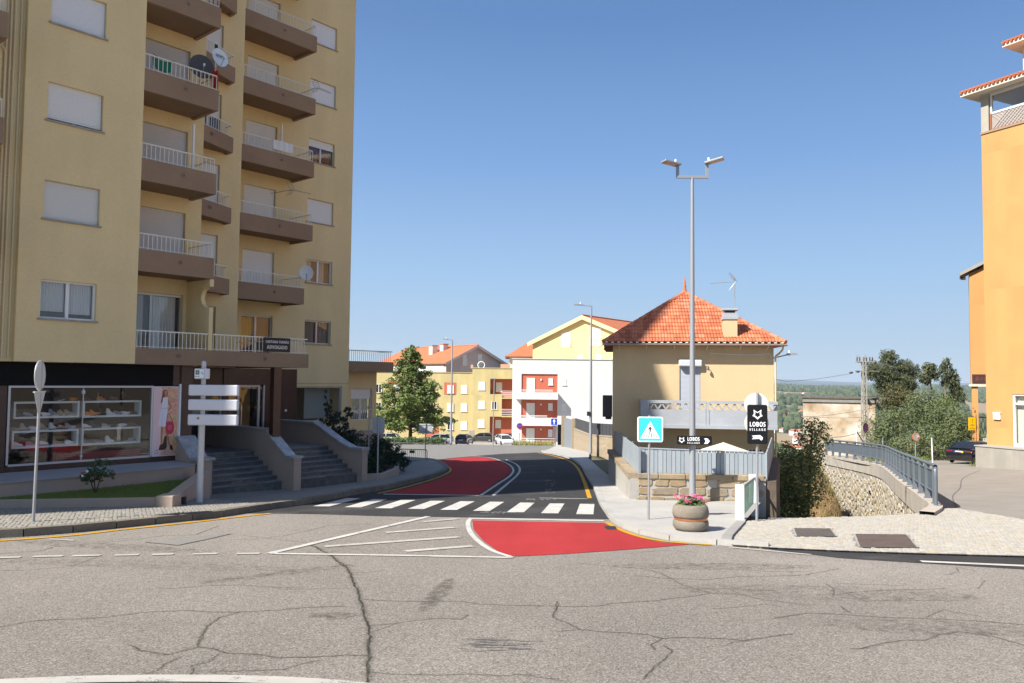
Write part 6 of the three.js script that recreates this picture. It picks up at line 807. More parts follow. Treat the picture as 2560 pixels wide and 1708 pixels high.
// ---------------------------------------------------------------- cars
function car(label, x, z, deg, o) {
  const y = o.y ?? gy(z), f = FR(deg, x, z), c = thing('parked_car', label, 'car', { fr: f, base: [0, y, 0] }), S = o.scale ?? 1, L = (o.len ?? 4.2) * S, W = .86 * S, h = o.h ?? 1.42;
  // cross-sections along the length (front = +x): [x, bottom, shoulder y, half width, crown]
  const nb = o.body ?? [[-.5, .34, .62, .80], [-.485, .24, .80, .93], [-.44, .2, .90, .985], [-.3, .18, .93, 1], [-.1, .17, .92, 1], [.1, .17, .90, 1], [.22, .17, .88, 1], [.34, .18, .82, .98], [.44, .2, .72, .93], [.485, .25, .62, .85], [.5, .34, .52, .74]];
  const ring = ([u, b, t, w], k) => { const X = u * L, ww = w * W, B = b * S, T = t * S; return [[X, B, -ww * .86], [X, B + .1 * S, -ww * .97], [X, (B + T) / 2, -ww], [X, T - .06 * S, -ww * .98], [X, T, -ww * .9], [X, T + .02 * S, -ww * .45], [X, T + .025 * S, 0], [X, T + .02 * S, ww * .45], [X, T, ww * .9], [X, T - .06 * S, ww * .98], [X, (B + T) / 2, ww], [X, B + .1 * S, ww * .97], [X, B, ww * .86]]; };
  const loft = (rows, mk) => { const Rg = rows.map(mk), pos = [], idx = [], n = Rg[0].length; Rg.forEach((r) => r.forEach((p) => pos.push(p[0], p[1] + y, p[2]))); for (let i = 0; i < Rg.length - 1; i++) for (let j = 0; j < n; j++) { const a = i * n + j, b = i * n + (j + 1) % n, d = a + n, e = b + n; idx.push(a, b, d, b, e, d); } for (const [k, fl] of [[0, 1], [Rg.length - 1, 0]]) for (let j = 1; j < n - 1; j++) fl ? idx.push(k * n, k * n + j + 1, k * n + j) : idx.push(k * n, k * n + j, k * n + j + 1); const g = new THREE.BufferGeometry(); g.setAttribute('position', new THREE.BufferAttribute(new Float32Array(pos), 3)); g.setIndex(idx); g.computeVertexNormals(); return g; };
  obj('body', loft(nb, ring), o.paint, c);
  const cab = o.cab ?? [[-.43, .03], [-.3, .86], [-.18, 1], [.02, .98], [.1, .86], [.27, .02]], t0 = .88 * S;
  const cr = (q) => ([u, k]) => { const X = u * L, T = t0 + (h * S - t0) * k, w0 = W * .9, w1 = W * lerp(.9, .66, k), yb = t0 - .08 * S; return [[X, yb, -w0 * q], [X, T - .05 * k, -w1 * q], [X, T, -w1 * .85 * q], [X, T + .012, 0], [X, T, w1 * .85 * q], [X, T - .05 * k, w1 * q], [X, yb, w0 * q]]; };
  obj('windows', loft(cab, cr(1)), o.glass ?? mat(.012, .015, .018, { rough: .08 }), c);
  const rf = cab.filter(([u, k]) => k > .8); obj('roof', loft(rf.map(([u, k]) => [u, k]), ([u, k]) => { const X = u * L, T = t0 + (h * S - t0) * k, w1 = W * lerp(.9, .66, k) * 1.02; return [[X, T - .05 * S, -w1], [X, T - .01, -w1 * .93], [X, T + .02, -w1 * .7], [X, T + .03, 0], [X, T + .02, w1 * .7], [X, T - .01, w1 * .93], [X, T - .05 * S, w1]]; }), o.paint, c);
  for (const s of [-1, 1]) { const pil = []; for (const [i, j] of [[0, 1], [cab.length - 2, cab.length - 1]]) { const P = (k) => { const q = cr(1.01)(cab[k])[s < 0 ? 1 : 5]; return [q[0], q[1] + y, q[2]]; }; pil.push(beam(P(i), P(j), .07 * S, .06 * S)); } const mp = -.1 * L; pil.push(beam([mp, y + t0, s * W * .9], [mp, y + h * S - .06, s * W * .67], .06 * S, .05 * S)); obj('pillars', pil, o.paint, c); obj('mirror', rb(.17 * L, .17 * L + .16 * S, y + .9 * S, y + 1.02 * S, s > 0 ? W * .95 : -W * 1.18, s > 0 ? W * 1.18 : -W * .95, .03, 2), o.paint, c); }
  for (const u of [-.3, .305]) for (const s of [-1, 1]) { const r = .31 * S, X = u * L, Z = s * W * .93, w = obj('wheel', new THREE.TorusGeometry(r - .075 * S, .085 * S, 10, 24).translate(X, y + r, Z), M.rubber, c); obj('rim', new THREE.CylinderGeometry(r - .1 * S, r - .1 * S, .12 * S, 20).rotateX(Math.PI / 2).translate(X, y + r, Z), o.rim ?? mat(.35, .35, .36, { metal: .7, rough: .35 }), w); obj('arch', new THREE.TorusGeometry(r + .035 * S, .03 * S, 6, 20, Math.PI).translate(X, y + r, s * W * .975), M.dark, c); }
  const bk = -.492 * L, yT = (o.tail ?? .72) * S; for (const s of [-1, 1]) { obj('tail_light', rb(bk - .02, bk + .1, y + yT - .07 * S, y + yT + .07 * S, s > 0 ? W * .46 : -W * .84, s > 0 ? W * .84 : -W * .46, .02, 2), mat(.22, .01, .012, { rough: .2 }), c); obj('headlight', rb(.46 * L, .488 * L, y + .56 * S, y + .68 * S, s > 0 ? W * .5 : -W * .8, s > 0 ? W * .8 : -W * .5, .02, 2), mat(.7, .72, .74, { rough: .1 }), c); }
  obj('number_plate', rb(bk - .035, bk, y + yT - .06 * S, y + yT + .05 * S, -.26 * S, .26 * S, .005, 1), mat(.66, .66, .64), c); obj('bumper', rb(bk - .03, bk + .15, y + .27 * S, y + .5 * S, -W * .88, W * .88, .05, 2), o.paint, c);
  if (o.extra) o.extra(c, y, L, W, S, bk, yT);
  return c;
}
const paint = (r, g, b) => mat(r, g, b, { rough: .35, clearcoat: 1, clearcoatRoughness: .05, metal: .2 });
{
  const hatch = { len: 4.1, cab: [[-.485, .05], [-.42, .8], [-.3, .98], [-.1, 1], [.06, .93], [.12, .82], [.3, .02]] };
  car('silver grey hatchback seen from behind beside the lamp', -5.6, -95.5, 80, { paint: paint(.13, .135, .145), scale: .9, ...hatch });
  car('dark grey saloon parked nose left before the yellow block', -3.9, -108, 168, { paint: paint(.045, .042, .042), scale: .88, len: 4.5 });
  car('bright blue estate car parked before the yellow block', -.55, -107, 150, { paint: paint(.02, .05, .2), scale: .88, ...hatch });
  car('dark green car half hidden behind the blue one', 3.1, -108.5, 150, { paint: paint(.03, .045, .03), scale: .88, ...hatch });
  car('small white hatchback at the corner of the white block', -.75, -90.3, -72, { paint: paint(.7, .7, .7), scale: .84, ...hatch, len: 3.7 });
  car('white car behind the hedge, left of the tree trunk', -15.2, -95, 175, { paint: paint(.6, .6, .58), scale: .9, ...hatch });
  car('silver car behind the hedge, right of the tree trunk', -8.9, -97, 170, { paint: paint(.4, .41, .42), scale: .88, ...hatch });
  car('black coupe with a yellow number plate parked by the orange building', 29.45, -50.4, 37, { paint: mat(.008, .008, .009, { rough: .25, clearcoat: 1, clearcoatRoughness: .03 }), y: gy(-49) - .02, len: 4.45, h: 1.38, tail: .78, glass: mat(.015, .016, .02, { rough: .05 }), rim: mat(.02, .02, .02, { metal: .6, rough: .4 }), cab: [[-.44, .02], [-.24, .9], [-.14, 1], [.0, .97], [.06, .88], [.22, .02]], body: [[-.5, .34, .74, .84], [-.485, .24, .92, .95], [-.42, .2, .98, .99], [-.3, .18, .96, 1], [-.1, .17, .92, 1], [.1, .17, .90, 1], [.22, .17, .88, 1], [.34, .18, .82, .98], [.44, .2, .72, .93], [.485, .25, .62, .85], [.5, .34, .52, .74]],
    extra: (c, y, L, W, S, bk, yT) => { obj('plate_colour_band', rb(bk - .04, bk - .005, y + yT - .06, y + yT + .05, .16, .255, .004, 1), mat(.7, .45, .02), c); obj('plate_blue_band', rb(bk - .04, bk - .005, y + yT - .06, y + yT + .05, -.255, -.2, .004, 1), mat(.02, .06, .4), c); obj('trim_line', bx(bk - .035, bk - .01, y + .6, y + .615, -W * .86, W * .86), M.chrome, c); obj('emblem', new THREE.CylinderGeometry(.035, .035, .015, 16).rotateZ(Math.PI / 2).translate(bk - .0, y + .9, 0), M.chrome, c); obj('spoiler', rb(bk + .02, bk + .2, y + .985, y + 1.03, -W * .8, W * .8, .015, 2), mat(.008, .008, .009, { rough: .25 }), c); } });
  car('white car cut off by the right edge of the photograph', 30.0, -42.8, 205, { paint: paint(.75, .75, .74), y: gy(-42.5), ...hatch });
}

// ================================================================ THE RIGHT SIDE
{ // retaining wall of rubble with concrete coping, railing
  const path = [[10.95, -21.2], [12.1, -22.9], [13.2, -25.6], [16.3, -33.5], [18.9, -39.9], [20.3, -43.6], [21.2, -47], [22.1, -52.5], [22.9, -58]], q = smooth(path, 120), len = []; let acc = 0; q.forEach((p, i) => { if (i) acc += Math.hypot(p[0] - q[i - 1][0], p[1] - q[i - 1][1]); len.push(acc); });
  const P = (s) => { let i = 1; while (i < q.length - 1 && len[i] < s) i++; const f = clamp((s - len[i - 1]) / (len[i] - len[i - 1]), 0, 1), a = q[i - 1], b = q[i], l = Math.hypot(b[0] - a[0], b[1] - a[1]); return { x: lerp(a[0], b[0], f), z: lerp(a[1], b[1], f), nx: (b[1] - a[1]) / l, nz: -(b[0] - a[0]) / l }; };   // n points to the lane
  const W = thing('retaining_wall', 'curved rubble retaining wall with a concrete coping beside the sunken lane', 'wall', { base: [17, -3, -36] });
  const top = (z) => gy(z) + .02, foot = (z) => laneY(-z) - .6;
  const strip = (o0, yf0, o1, yf1, n = 90, s0 = 0, s1 = acc) => { const o = []; for (let i = 0; i < n; i++) { const A = P(lerp(s0, s1, i / n)), B = P(lerp(s0, s1, (i + 1) / n)), v = (p, of, yf) => [p.x + p.nx * of, yf(p.z), p.z + p.nz * of]; o.push(...quad(v(A, o0, yf0), v(B, o0, yf0), v(B, o1, yf1), v(A, o1, yf1))); } return tris(o); };
  const ds = { side: THREE.DoubleSide };
  obj('mortar', [strip(-.1, foot, 0, (z) => top(z) - .5)], mat(.52, .475, .40, { map: TX.concrete, ...bump(.02), ...ds }), W);
  const ct = (z) => top(z) + .12; obj('coping', [strip(.06, (z) => top(z) - .55, .06, ct), strip(.06, ct, -.3, ct), strip(-.3, ct, -.3, (z) => top(z) - .2), strip(.06, (z) => top(z) - .55, -.05, (z) => top(z) - .55)], mat(.52, .46, .38, { map: again(TX.grime, 3), ...bump(.004), ...ds }), W);
  seed(51); const sm = [[.70, .63, .52], [.66, .57, .44], [.74, .68, .57], [.62, .58, .52], [.70, .57, .39], [.76, .71, .62]].map((c) => mat(...c, { map: TX.granite, ...bump(.015) }));
  const rest = []; let count = 0;
  const cell = (s0, s1, cs, ch, keep) => { const n = Math.round((s1 - s0) / cs); for (let i = 0; i < n; i++) { const sm0 = lerp(s0, s1, (i + .5) / n), p = P(sm0), yt = top(p.z) - .56, yb = Math.max(foot(p.z), yt - 4.6), m = Math.round((yt - yb) / ch); for (let j = 0; j < m; j++) {
    const cy = yt - (j + .5) * (yt - yb) / m + rr(-.06, .06) + (i % 2) * ch * .45, k = 5 + Math.floor(rnd() * 3), w = cs * rr(.72, 1.2), h = ch * rr(.7, 1.15), pts = []; if (cy > yt - h * .45) continue;
    const a0 = rnd() * 6; for (let e = 0; e < k; e++) { const a = a0 + e / k * 6.283; pts.push([Math.cos(a) * w / 2 * rr(.85, 1.15), Math.sin(a) * h / 2 * rr(.85, 1.15)]); }
    const sx = sm0 + rr(-.1, .1), pp = P(sx), g = exZ(pts, 0, rr(.045, .075), [], .015).rotateY(Math.atan2(pp.nx, pp.nz)).translate(pp.x + pp.nx * -.03, cy, pp.z + pp.nz * -.03);
    if (keep && count < 300) { count++; obj('stone', g, sm[Math.floor(rnd() * 6)], W); } else rest.push(g); } } };
  cell(acc - 15.2, acc - .2, .44, .40, true); cell(1.2, acc - 15.2, .5, .42, false);
  const rs = obj('rubble_stones', rest, sm[0], W); rs.userData.kind = 'stuff';
  obj('drain_hole', (() => { const p = P(acc - 11.5); return bx(p.x - .1, p.x + .02, top(p.z) - 1.7, top(p.z) - 1.5, p.z - .08, p.z + .08); })(), M.dark, W);
  // railing
  const rl = thing('lane_railing', 'dark grey steel railing curving along the retaining wall', 'railing', { base: [17, -2, -36] }), rm = mat(.15, .175, .20, { rough: .4, metal: .3 }), s0 = 1.95, s1 = acc - .1, o = -.12;
  const pt = (s, h) => { const p = P(s); return [p.x + p.nx * o, ct(p.z) + h, p.z + p.nz * o]; };
  const tp = []; for (let i = 0; i <= 60; i++) tp.push(pt(lerp(s0, s1, i / 60), 1.1)); obj('handrail', tube(tp, .055, 180, 8), rm, rl); obj('end_post', tube([pt(s0, 0), pt(s0 - .02, .8), pt(s0 + .02, 1.02), pt(s0 + .2, 1.1)], .06, 20), rm, rl);
  const lo = tp.map((p) => [p[0], p[1] - .78, p[2]]), hi = tp.map((p) => [p[0], p[1] - .16, p[2]]); obj('lower_rail', tube(lo, .03, 160, 6), rm, rl); obj('upper_rail', tube(hi, .03, 160, 6), rm, rl);
  const mesh = strip(o, (z) => ct(z) + .34, o, (z) => ct(z) + .93, 110, s0 + .1, s1); obj('mesh_panel', mesh, mat(.13, .155, .185, { rough: .5, metal: .2, ...ds }), rl);
  const n = 20; for (let i = 0; i <= n; i++) { const s = lerp(s0 + .6, s1, i / n), p = P(s), a = Math.atan2(p.nx, p.nz), g = new THREE.BoxGeometry(.1, 1.06, .14).rotateY(a).translate(...pt(s, .53)); obj('post', [g, new THREE.BoxGeometry(.2, .02, .2).rotateY(a).translate(...pt(s, .012))], rm, rl); }
}
{ // stained building, pylon, signs
  const OB = FR(-20, 22.85, -62), b = thing('stained_outbuilding', 'windowless outbuilding with peeling stained render behind the railing', 'building', { fr: OB, base: [2.6, -4, -2] });
  const sm = (() => { const n = 512; return dtex(n, (x, y, i) => { const k = clamp((nA[i] - .36) * 3.2, 0, 1), q = clamp((nB[i] - .4) * 3, 0, 1), f = nF[i], c = [lerp(.86, .72, k), lerp(.82, .62, k), lerp(.76, .49, k)]; const u = .86 + .14 * f - .12 * q * k; return [c[0] * u, c[1] * u, c[2] * u]; }, true, 4.6); })();
  obj('wall', bx(0, 5.2, -7, .98, -5, 0), new THREE.MeshStandardMaterial({ map: sm, roughness: .95, bumpMap: TX.bump, bumpScale: .01 }), b); obj('roof_edge', [bx(-.05, 5.25, .98, 1.26, -5.1, .1)], mat(.30, .29, .26, { map: again(TX.grime, 2) }), b); obj('roof_slab', bx(-.2, 5.4, 1.26, 1.36, -5.3, .16), mat(.20, .17, .14, { map: TX.granite }), b);
  const X = 26.3, Z = -59, p = thing('pylon', 'slim lattice power pylon with insulators in front of the trees', 'pylon', { base: [X, -4, Z] }), pm = mat(.46, .44, .38, { rough: .7, map: TX.concrete }), wd = (y) => lerp(.2, .1, (y + 4) / 8.1), leg = [], br = [];
  for (const s of [-1, 1]) for (const t of [-1, 1]) leg.push(beam([X + s * wd(-4), -4, Z + t * wd(-4)], [X + s * wd(4.1), 4.1, Z + t * wd(4.1)], .06, .06)); for (let y = -4, i = 0; y < 4; y += .42, i++) for (const t of [-1, 1]) { const s = i % 2 ? 1 : -1; br.push(beam([X + s * wd(y), y, Z + t * wd(y)], [X - s * wd(y + .42), y + .42, Z + t * wd(y + .42)], .035, .035), beam([X + t * wd(y), y, Z + s * wd(y)], [X + t * wd(y + .42), y + .42, Z - s * wd(y + .42)], .035, .035)); }
  obj('legs', leg, pm, p); obj('bracing', br, pm, p); obj('cross_arm', [bx(25.72, 27.1, 4.06, 4.14, Z - .06, Z + .06)], mat(.3, .29, .27), p); obj('cross_arm', [bx(25.65, 27.4, 3.36, 3.42, Z - .05, Z + .05)], mat(.2, .2, .2), p); obj('cross_arm', bx(25.75, 26.9, 4.0, 4.05, Z - .3, Z - .2), mat(.3, .29, .27), p);
  for (const x of [25.8, 26.0, 26.3, 26.5, 26.75, 26.95]) obj('insulator', lathe([[.02, 0], [.06, .06], [.03, .1], [.065, .16], [.03, .2], [.05, .26], [.01, .32]], x, 4.14, Z, 10), mat(.07, .04, .035, { rough: .3 }), p); for (const [x, y] of [[25.35, 3.17], [25.85, 3.25]]) obj('insulator', lathe([[.01, 0], [.12, .05], [.15, .1], [.1, .15], [.01, .17]], x, y, Z, 12), mat(.05, .035, .03, { rough: .3 }), p); for (const x of [25.85, 26.4]) obj('bracket', [beam([x - .15, 4.14, Z], [x, 4.6, Z], .025, .025), beam([x + .15, 4.14, Z], [x, 4.6, Z], .025, .025)], mat(.3, .29, .27), p);
  const wire = (l, pts) => solo('overhead_wire', tube(pts, .013, 40, 5), mat(.07, .065, .06), l, 'wire', { base: pts[0] });
  wire('thin overhead wire running left from the pylon arm to the house', [[25.4, 3.2, Z], [22, 2.75, -57], [18, 2.55, -52], [11, 2.9, -36]]); wire('upper cable crossing the stained outbuilding wall', [[28.5, .85, -60], [26.3, .45, -59.5], [24.2, .05, -60], [22.4, -.15, -60.6], [20, .1, -60]]); wire('lower sagging cable across the stained outbuilding wall', [[26.3, -.05, Z], [24.5, -.16, -59.6], [22.6, -.1, -60.2], [20, .25, -60.5]]);
  const np = thing('round_sign', 'dark round no parking sign on a pole behind the railing', 'road sign', { base: [23.5, -2.7, -52.6] }); obj('pole', bar([23.5, -2.75, -52.6], [23.5, -.2, -52.6], .035), M.galv, np); obj('plate', new THREE.CylinderGeometry(.31, .31, .02, 32).rotateX(Math.PI / 2).scale(.58, 1, 1).translate(23.5, -.47, -52.55), mat(.05, .02, .05, { rough: .5 }), np); obj('rim', new THREE.TorusGeometry(.3, .03, 6, 32).scale(.58, 1, 1).translate(23.5, -.47, -52.54), mat(.13, .012, .02), np);
  const st = thing('braced_post', 'white post with a dark brace behind the railing', 'post', { base: [23.0, -2.7, -52.8] }); obj('post', bar([23.0, -2.75, -52.8], [23.0, -.2, -52.8], .03), M.white, st); obj('brace', beam([23.0, -.75, -52.75], [24.1, -2.5, -52.75], .06, .06), mat(.06, .05, .05), st);
  const mi = thing('traffic_mirror', 'round convex traffic mirror with an orange rim on a thin pole', 'mirror', { base: [24.5, -2.4, -48] }); obj('pole', bar([24.48, -2.45, -48.06], [24.5, -.7, -48.06], .028), M.galv, mi); obj('mirror_face', new THREE.SphereGeometry(.9, 24, 8, 0, 6.283, 0, .24).rotateX(Math.PI / 2).translate(24.5, -.74, -48.85), mat(.75, .75, .75, { metal: 1, rough: .05 }), mi); obj('rim', new THREE.TorusGeometry(.215, .03, 8, 32).translate(24.5, -.74, -47.99), mat(.45, .12, .03), mi);
  solo('marker_post', bar([25.6, -2.45, -48.2], [25.56, -.8, -48.2], .035), M.white, 'thin white marker post left of the black car', 'post', { base: [25.6, -2.45, -48.2] }); solo('marker_post', bar([23.9, -2.6, -51], [23.9, -1.0, -51], .03), M.galv, 'thin grey post between the round sign and the mirror', 'post', { base: [23.9, -2.6, -51] });
}
// ---------------------------------------------------------------- the orange building (frame: x runs along its front towards the camera, z out of it to the left)
{
  const OR = FR(-63.6, 27.6, -46), og = thing('orange_building', 'tall orange building with a glazed top balcony at the right edge', 'building', { fr: OR, base: [5, -2.2, -4] }), om = mat(.64, .335, .115, { map: again(TX.grime, 8), ...bump(.003) }), pale = mat(.80, .63, .33, { map: TX.plaster });
  // z = 0 is the front face, x from 0 at the far corner; the shop window opening
  obj('wall', [exZ(rectP(0, 26, -1.05, 17.2), -.4, 0, [hole(1.5, 6.6, -.98, 1.95)]), bx(.0, 26, 2.4, 17.2, -12, -.45), bx(0, .3, -1.05, 17.2, -12, -.45)], om, og);
  const sw = obj('shop_window', [bx(1.5, 1.6, -.98, 1.95, -.2, -.05), bx(6.5, 6.6, -.98, 1.95, -.2, -.05), bx(1.6, 6.5, 1.86, 1.95, -.2, -.05), bx(1.6, 6.5, -.98, -.82, -.2, -.05), bx(1.6, 6.5, 1.36, 1.46, -.2, -.05), bx(4, 4.1, -.82, 1.36, -.2, -.05)], M.white, og); obj('pane', [bx(1.6, 4, -.82, 1.36, -.14, -.13), bx(4.1, 6.5, -.82, 1.36, -.14, -.13), bx(1.6, 6.5, 1.46, 1.86, -.14, -.13)], M.glass, sw); obj('blind', bx(1.55, 6.55, -.95, 1.9, -.36, -.33), mat(.52, .55, .50, { rough: 1 }), sw); obj('notice', bx(2.6, 3.2, .55, .8, -.125, -.12), M.white, sw);
  obj('letter_box', [rb(.45, .85, .48, .86, 0, .12, .015), bx(.43, .87, .84, .88, 0, .15)], M.white, og);
  obj('platform', [exY([[-.05, 0], [26, 0], [26, 2.0], [-.05, 1.0]], -2.6, -1.06)], mat(.36, .33, .28, { map: again(TX.grime, 2.5), ...bump(.006) }), og); obj('platform_top', exY([[-.1, -.1], [26, -.1], [26, 2.05], [-.1, 1.05]], -1.06, -1.0), M.concrete, og);
  // glazed loggia
  const y0 = 17.2, y1 = 19.5; obj('loggia_floor', bx(-.05, 26, y0, y0 + .12, -3, .06), mat(.3, .2, .13), og); obj('column', [bx(0, .45, y0 + .12, y1, -.45, .0), bx(-.04, .49, y1 - .2, y1, -.49, .04)], mat(.48, .44, .36, { map: TX.concrete }), og);
  const lg = obj('loggia_glazing', [bx(.5, 26, y0 + 1.1, y0 + 1.2, -.2, -.1), bx(.5, .58, y0 + .12, y1, -.2, -.1), bx(2.95, 3.05, y0 + 1.2, y1, -.2, -.1), bx(5.6, 5.7, y0 + 1.2, y1, -.2, -.1), bx(.58, 26, y1 - .1, y1, -.2, -.1)], M.white, og); obj('pane', [bx(.58, 2.95, y0 + 1.2, y1 - .1, -.155, -.15), bx(3.05, 5.6, y0 + 1.2, y1 - .1, -.155, -.15), bx(5.7, 26, y0 + 1.2, y1 - .1, -.155, -.15)], M.glass, lg);
  const lat = []; for (let x = .55; x < 7; x += .22) { lat.push(beam([x, y0 + .15, -.1], [x + .95, y0 + 1.08, -.1], .03, .02), beam([x + .95, y0 + .15, -.12], [x, y0 + 1.08, -.12], .03, .02)); } obj('lattice_panel', [bx(.5, 26, y0 + .12, y0 + 1.1, -.2, -.15)], mat(.33, .27, .24, { rough: .5 }), lg); obj('lattice', lat, mat(.5, .48, .45), lg); obj('lattice_frame', [bx(.5, .58, y0 + .12, y0 + 1.1, -.12, -.06), bx(.5, 10, y0 + .12, y0 + .18, -.12, -.06)], mat(.3, .1, .05), lg); obj('loggia_room', [bx(.3, 26, y0 + .1, y1 + .3, -3.1, -3)], mat(.62, .62, .62), lg);
  obj('ceiling', bx(0, 26, y1, y1 + .12, -3.1, .1), mat(.5, .5, .5), og);
  const eave = (yb, zf, zb, xs, name) => { const s = Math.atan2(.85, zf - zb), r = obj('lean_roof', [tris([...quad([xs, yb, zf], [26, yb, zf], [26, yb + .9, zb], [xs, yb + .9, zb]), ...quad([xs, yb - .18, zf], [xs, yb - .18, zb], [26, yb - .18, zb], [26, yb - .18, zf]), ...quad([xs, yb - .18, zf], [26, yb - .18, zf], [26, yb, zf], [xs, yb, zf]), ...quad([xs, yb - .18, zf], [xs, yb, zf], [xs, yb + .9, zb], [xs, yb - .18, zb])])], new THREE.MeshStandardMaterial({ color: mat(.62, .56, .48).color, roughness: .9, side: THREE.DoubleSide }), og); for (let x = xs; x < xs + 9; x += .24) obj('roof_tile', [bar([x + .1, yb + .04, zf + .12], [x + .1, yb + .95, zb], .09, .08, 8)], M.tile, r); };
  eave(19.75, .75, -1.6, -.75); obj('wall', [bx(1.6, 26, 19.6, 22.2, -10, -1.5)], pale, og); const w2 = obj('window', [bx(3.4, 3.6, 21.0, 22.5, -1.5, -1.4), bx(3.6, 7, 21.0, 21.2, -1.5, -1.4)], mat(.6, .57, .52), og); obj('shutter', bx(3.6, 7, 21.2, 22.4, -1.5, -1.46), M.white, w2);
  eave(22.45, -.7, -3.2, .9); obj('wall', [bx(3.4, 26, 22.2, 26, -10, -3.1)], pale, og); eave(25.6, -2.4, -4.5, 2.7);
  // lower wing with its portico
  const WG = FR(-29, 31.95, -55), wg = thing('orange_wing', 'lower orange wing with an open portico beside the black car', 'building', { fr: WG, base: [1, -2.7, -1] });
  obj('wall', [exZ([[0, 2.450], [4.4, 2.450], [4.4, 12.405], [0, 10.205]], -1.65, 0)], om, wg); obj('pillar', bx(.04, .42, -1.455, 2.450, -.55, -.02), om, wg); obj('pillar', bx(1.9, 4.4, -1.455, 2.450, -1.65, -.02), om, wg); obj('roof_slab', exZ([[-.55, 10.073], [4.4, 12.625], [4.4, 12.900], [-.55, 10.293]], -2, .3), M.concrete, wg); obj('gutter_end', [bx(-.5, -.2, 9.831, 10.007, -.3, .1)], M.dark, wg);
  obj('flue', bar([1.05, 10.755, -.6], [1.05, 12.295, -.6], .075), M.dark, wg); obj('lintel', bx(-.12, 1.35, 2.351, 2.461, -.25, .14), M.white, wg); obj('portico_floor', [bx(-.04, 4.4, -3.2, -1.455, -1.75, .1)], M.concrete, wg); obj('steps', [bx(.66, 2.2, -1.455, -1.235, -1.5, -.4), bx(.9, 2.2, -1.235, -0.960, -1.6, -.9)], M.concrete, wg);
  for (let i = 0; i < 7; i++) obj('balustrade', [beam([.3 + i * .22, -0.960, -1.65], [.52 + i * .22, 0.140, -1.65], .03, .03), beam([.52 + i * .22, -0.960, -1.67], [.3 + i * .22, 0.140, -1.67], .03, .03)], mat(.1, .1, .06), wg); obj('balustrade_rail', [bx(.2, 2.2, 0.118, 0.195, -1.7, -1.62)], mat(.06, .06, .05), wg);
  const sg = thing('shop_sign', 'dark brown sign panel over the portico beside the black car', 'sign', { fr: WG, base: [.6, 2.560, .05] }); obj('panel', bx(.08, 1.24, 2.560, 3.176, 0, .06), mat(.045, .02, .016, { rough: .4 }), sg); print('lettering', .1, 1.22, 2.582, 3.154, .065, canvasMat(256, 140, (x) => { seed(4); x.fillStyle = '#3a2320'; x.fillRect(0, 0, 256, 140); x.fillStyle = '#5c2f26'; for (let i = 0; i < 5; i++) x.fillRect(40 + i * 40, 50 + rr(-8, 8), 26, 46); x.fillStyle = '#7c3a2a'; x.fillRect(60, 20, 8, 80); }), sg);
  const ys = thing('garage_exit_sign', 'yellow warning board SAÍDA DE VIATURAS beside the portico pillar', 'sign', { base: [30.2, -.6, -51.9] }); obj('board', bx(29.95, 30.42, -.52, .32, -51.92, -51.88), mat(.75, .45, .01, { rough: .5 }), ys); print('lettering', 29.96, 30.41, -.51, .31, -51.876, canvasMat(192, 250, (x) => { x.fillStyle = '#f0b400'; x.fillRect(0, 0, 192, 250); x.fillStyle = '#1c1a10'; text(x, '!', 100, 70, 100); text(x, 'SAÍDA', 96, 150, 40); text(x, 'DE', 96, 186, 26); text(x, 'VIATURAS', 96, 222, 36, 'bold SZpx sans-serif', 160); }), ys); obj('post', bar([30.5, -2.7, -51.95], [30.48, .5, -51.95], .03), mat(.3, .12, .04), ys);
}
{ // houses of the village in the valley
  seed(91); const wm = [mat(.76, .74, .70), mat(.72, .66, .55), mat(.70, .70, .70)], rm = [mat(.55, .20, .10), mat(.48, .17, .09)];
  const spots = []; for (let i = 0; i < 62; i++) spots.push([rr(.327, .40), rr(930, 1540)]); for (let i = 0; i < 9; i++) spots.push([rr(.455, .50), rr(1250, 1420)]); for (let i = 0; i < 10; i++) spots.push([rr(.33, .6), rr(2000, 3300)]);
  for (const [a, d] of spots) {
    const x = a * d, z = -d, y = GH(x, z) + .5, w = rr(7, 12), dp = rr(7, 10), h = rr(3.5, 7), b = [x, y, z], t = thing('village_house', a < .41 && d < 1600 ? 'small white house with a red roof in the valley village' : d < 1600 ? 'small house in the valley right of the outbuilding' : 'tiny pale house on the far wooded hillside', 'house', { base: b, group: 'houses of the far village' }); t.rotation.y = rr(-.6, .6);
    obj('wall', bx(x - w / 2, x + w / 2, y - 3, y + h, z - dp / 2, z + dp / 2), wm[Math.floor(rnd() * 3)], t); obj('roof', new THREE.ConeGeometry(.72, 1, 4).rotateY(Math.PI / 4).scale(w + 1, 2.6, dp + 1).translate(x, y + h + 1.3, z), rm[Math.floor(rnd() * 2)], t);
  }
}

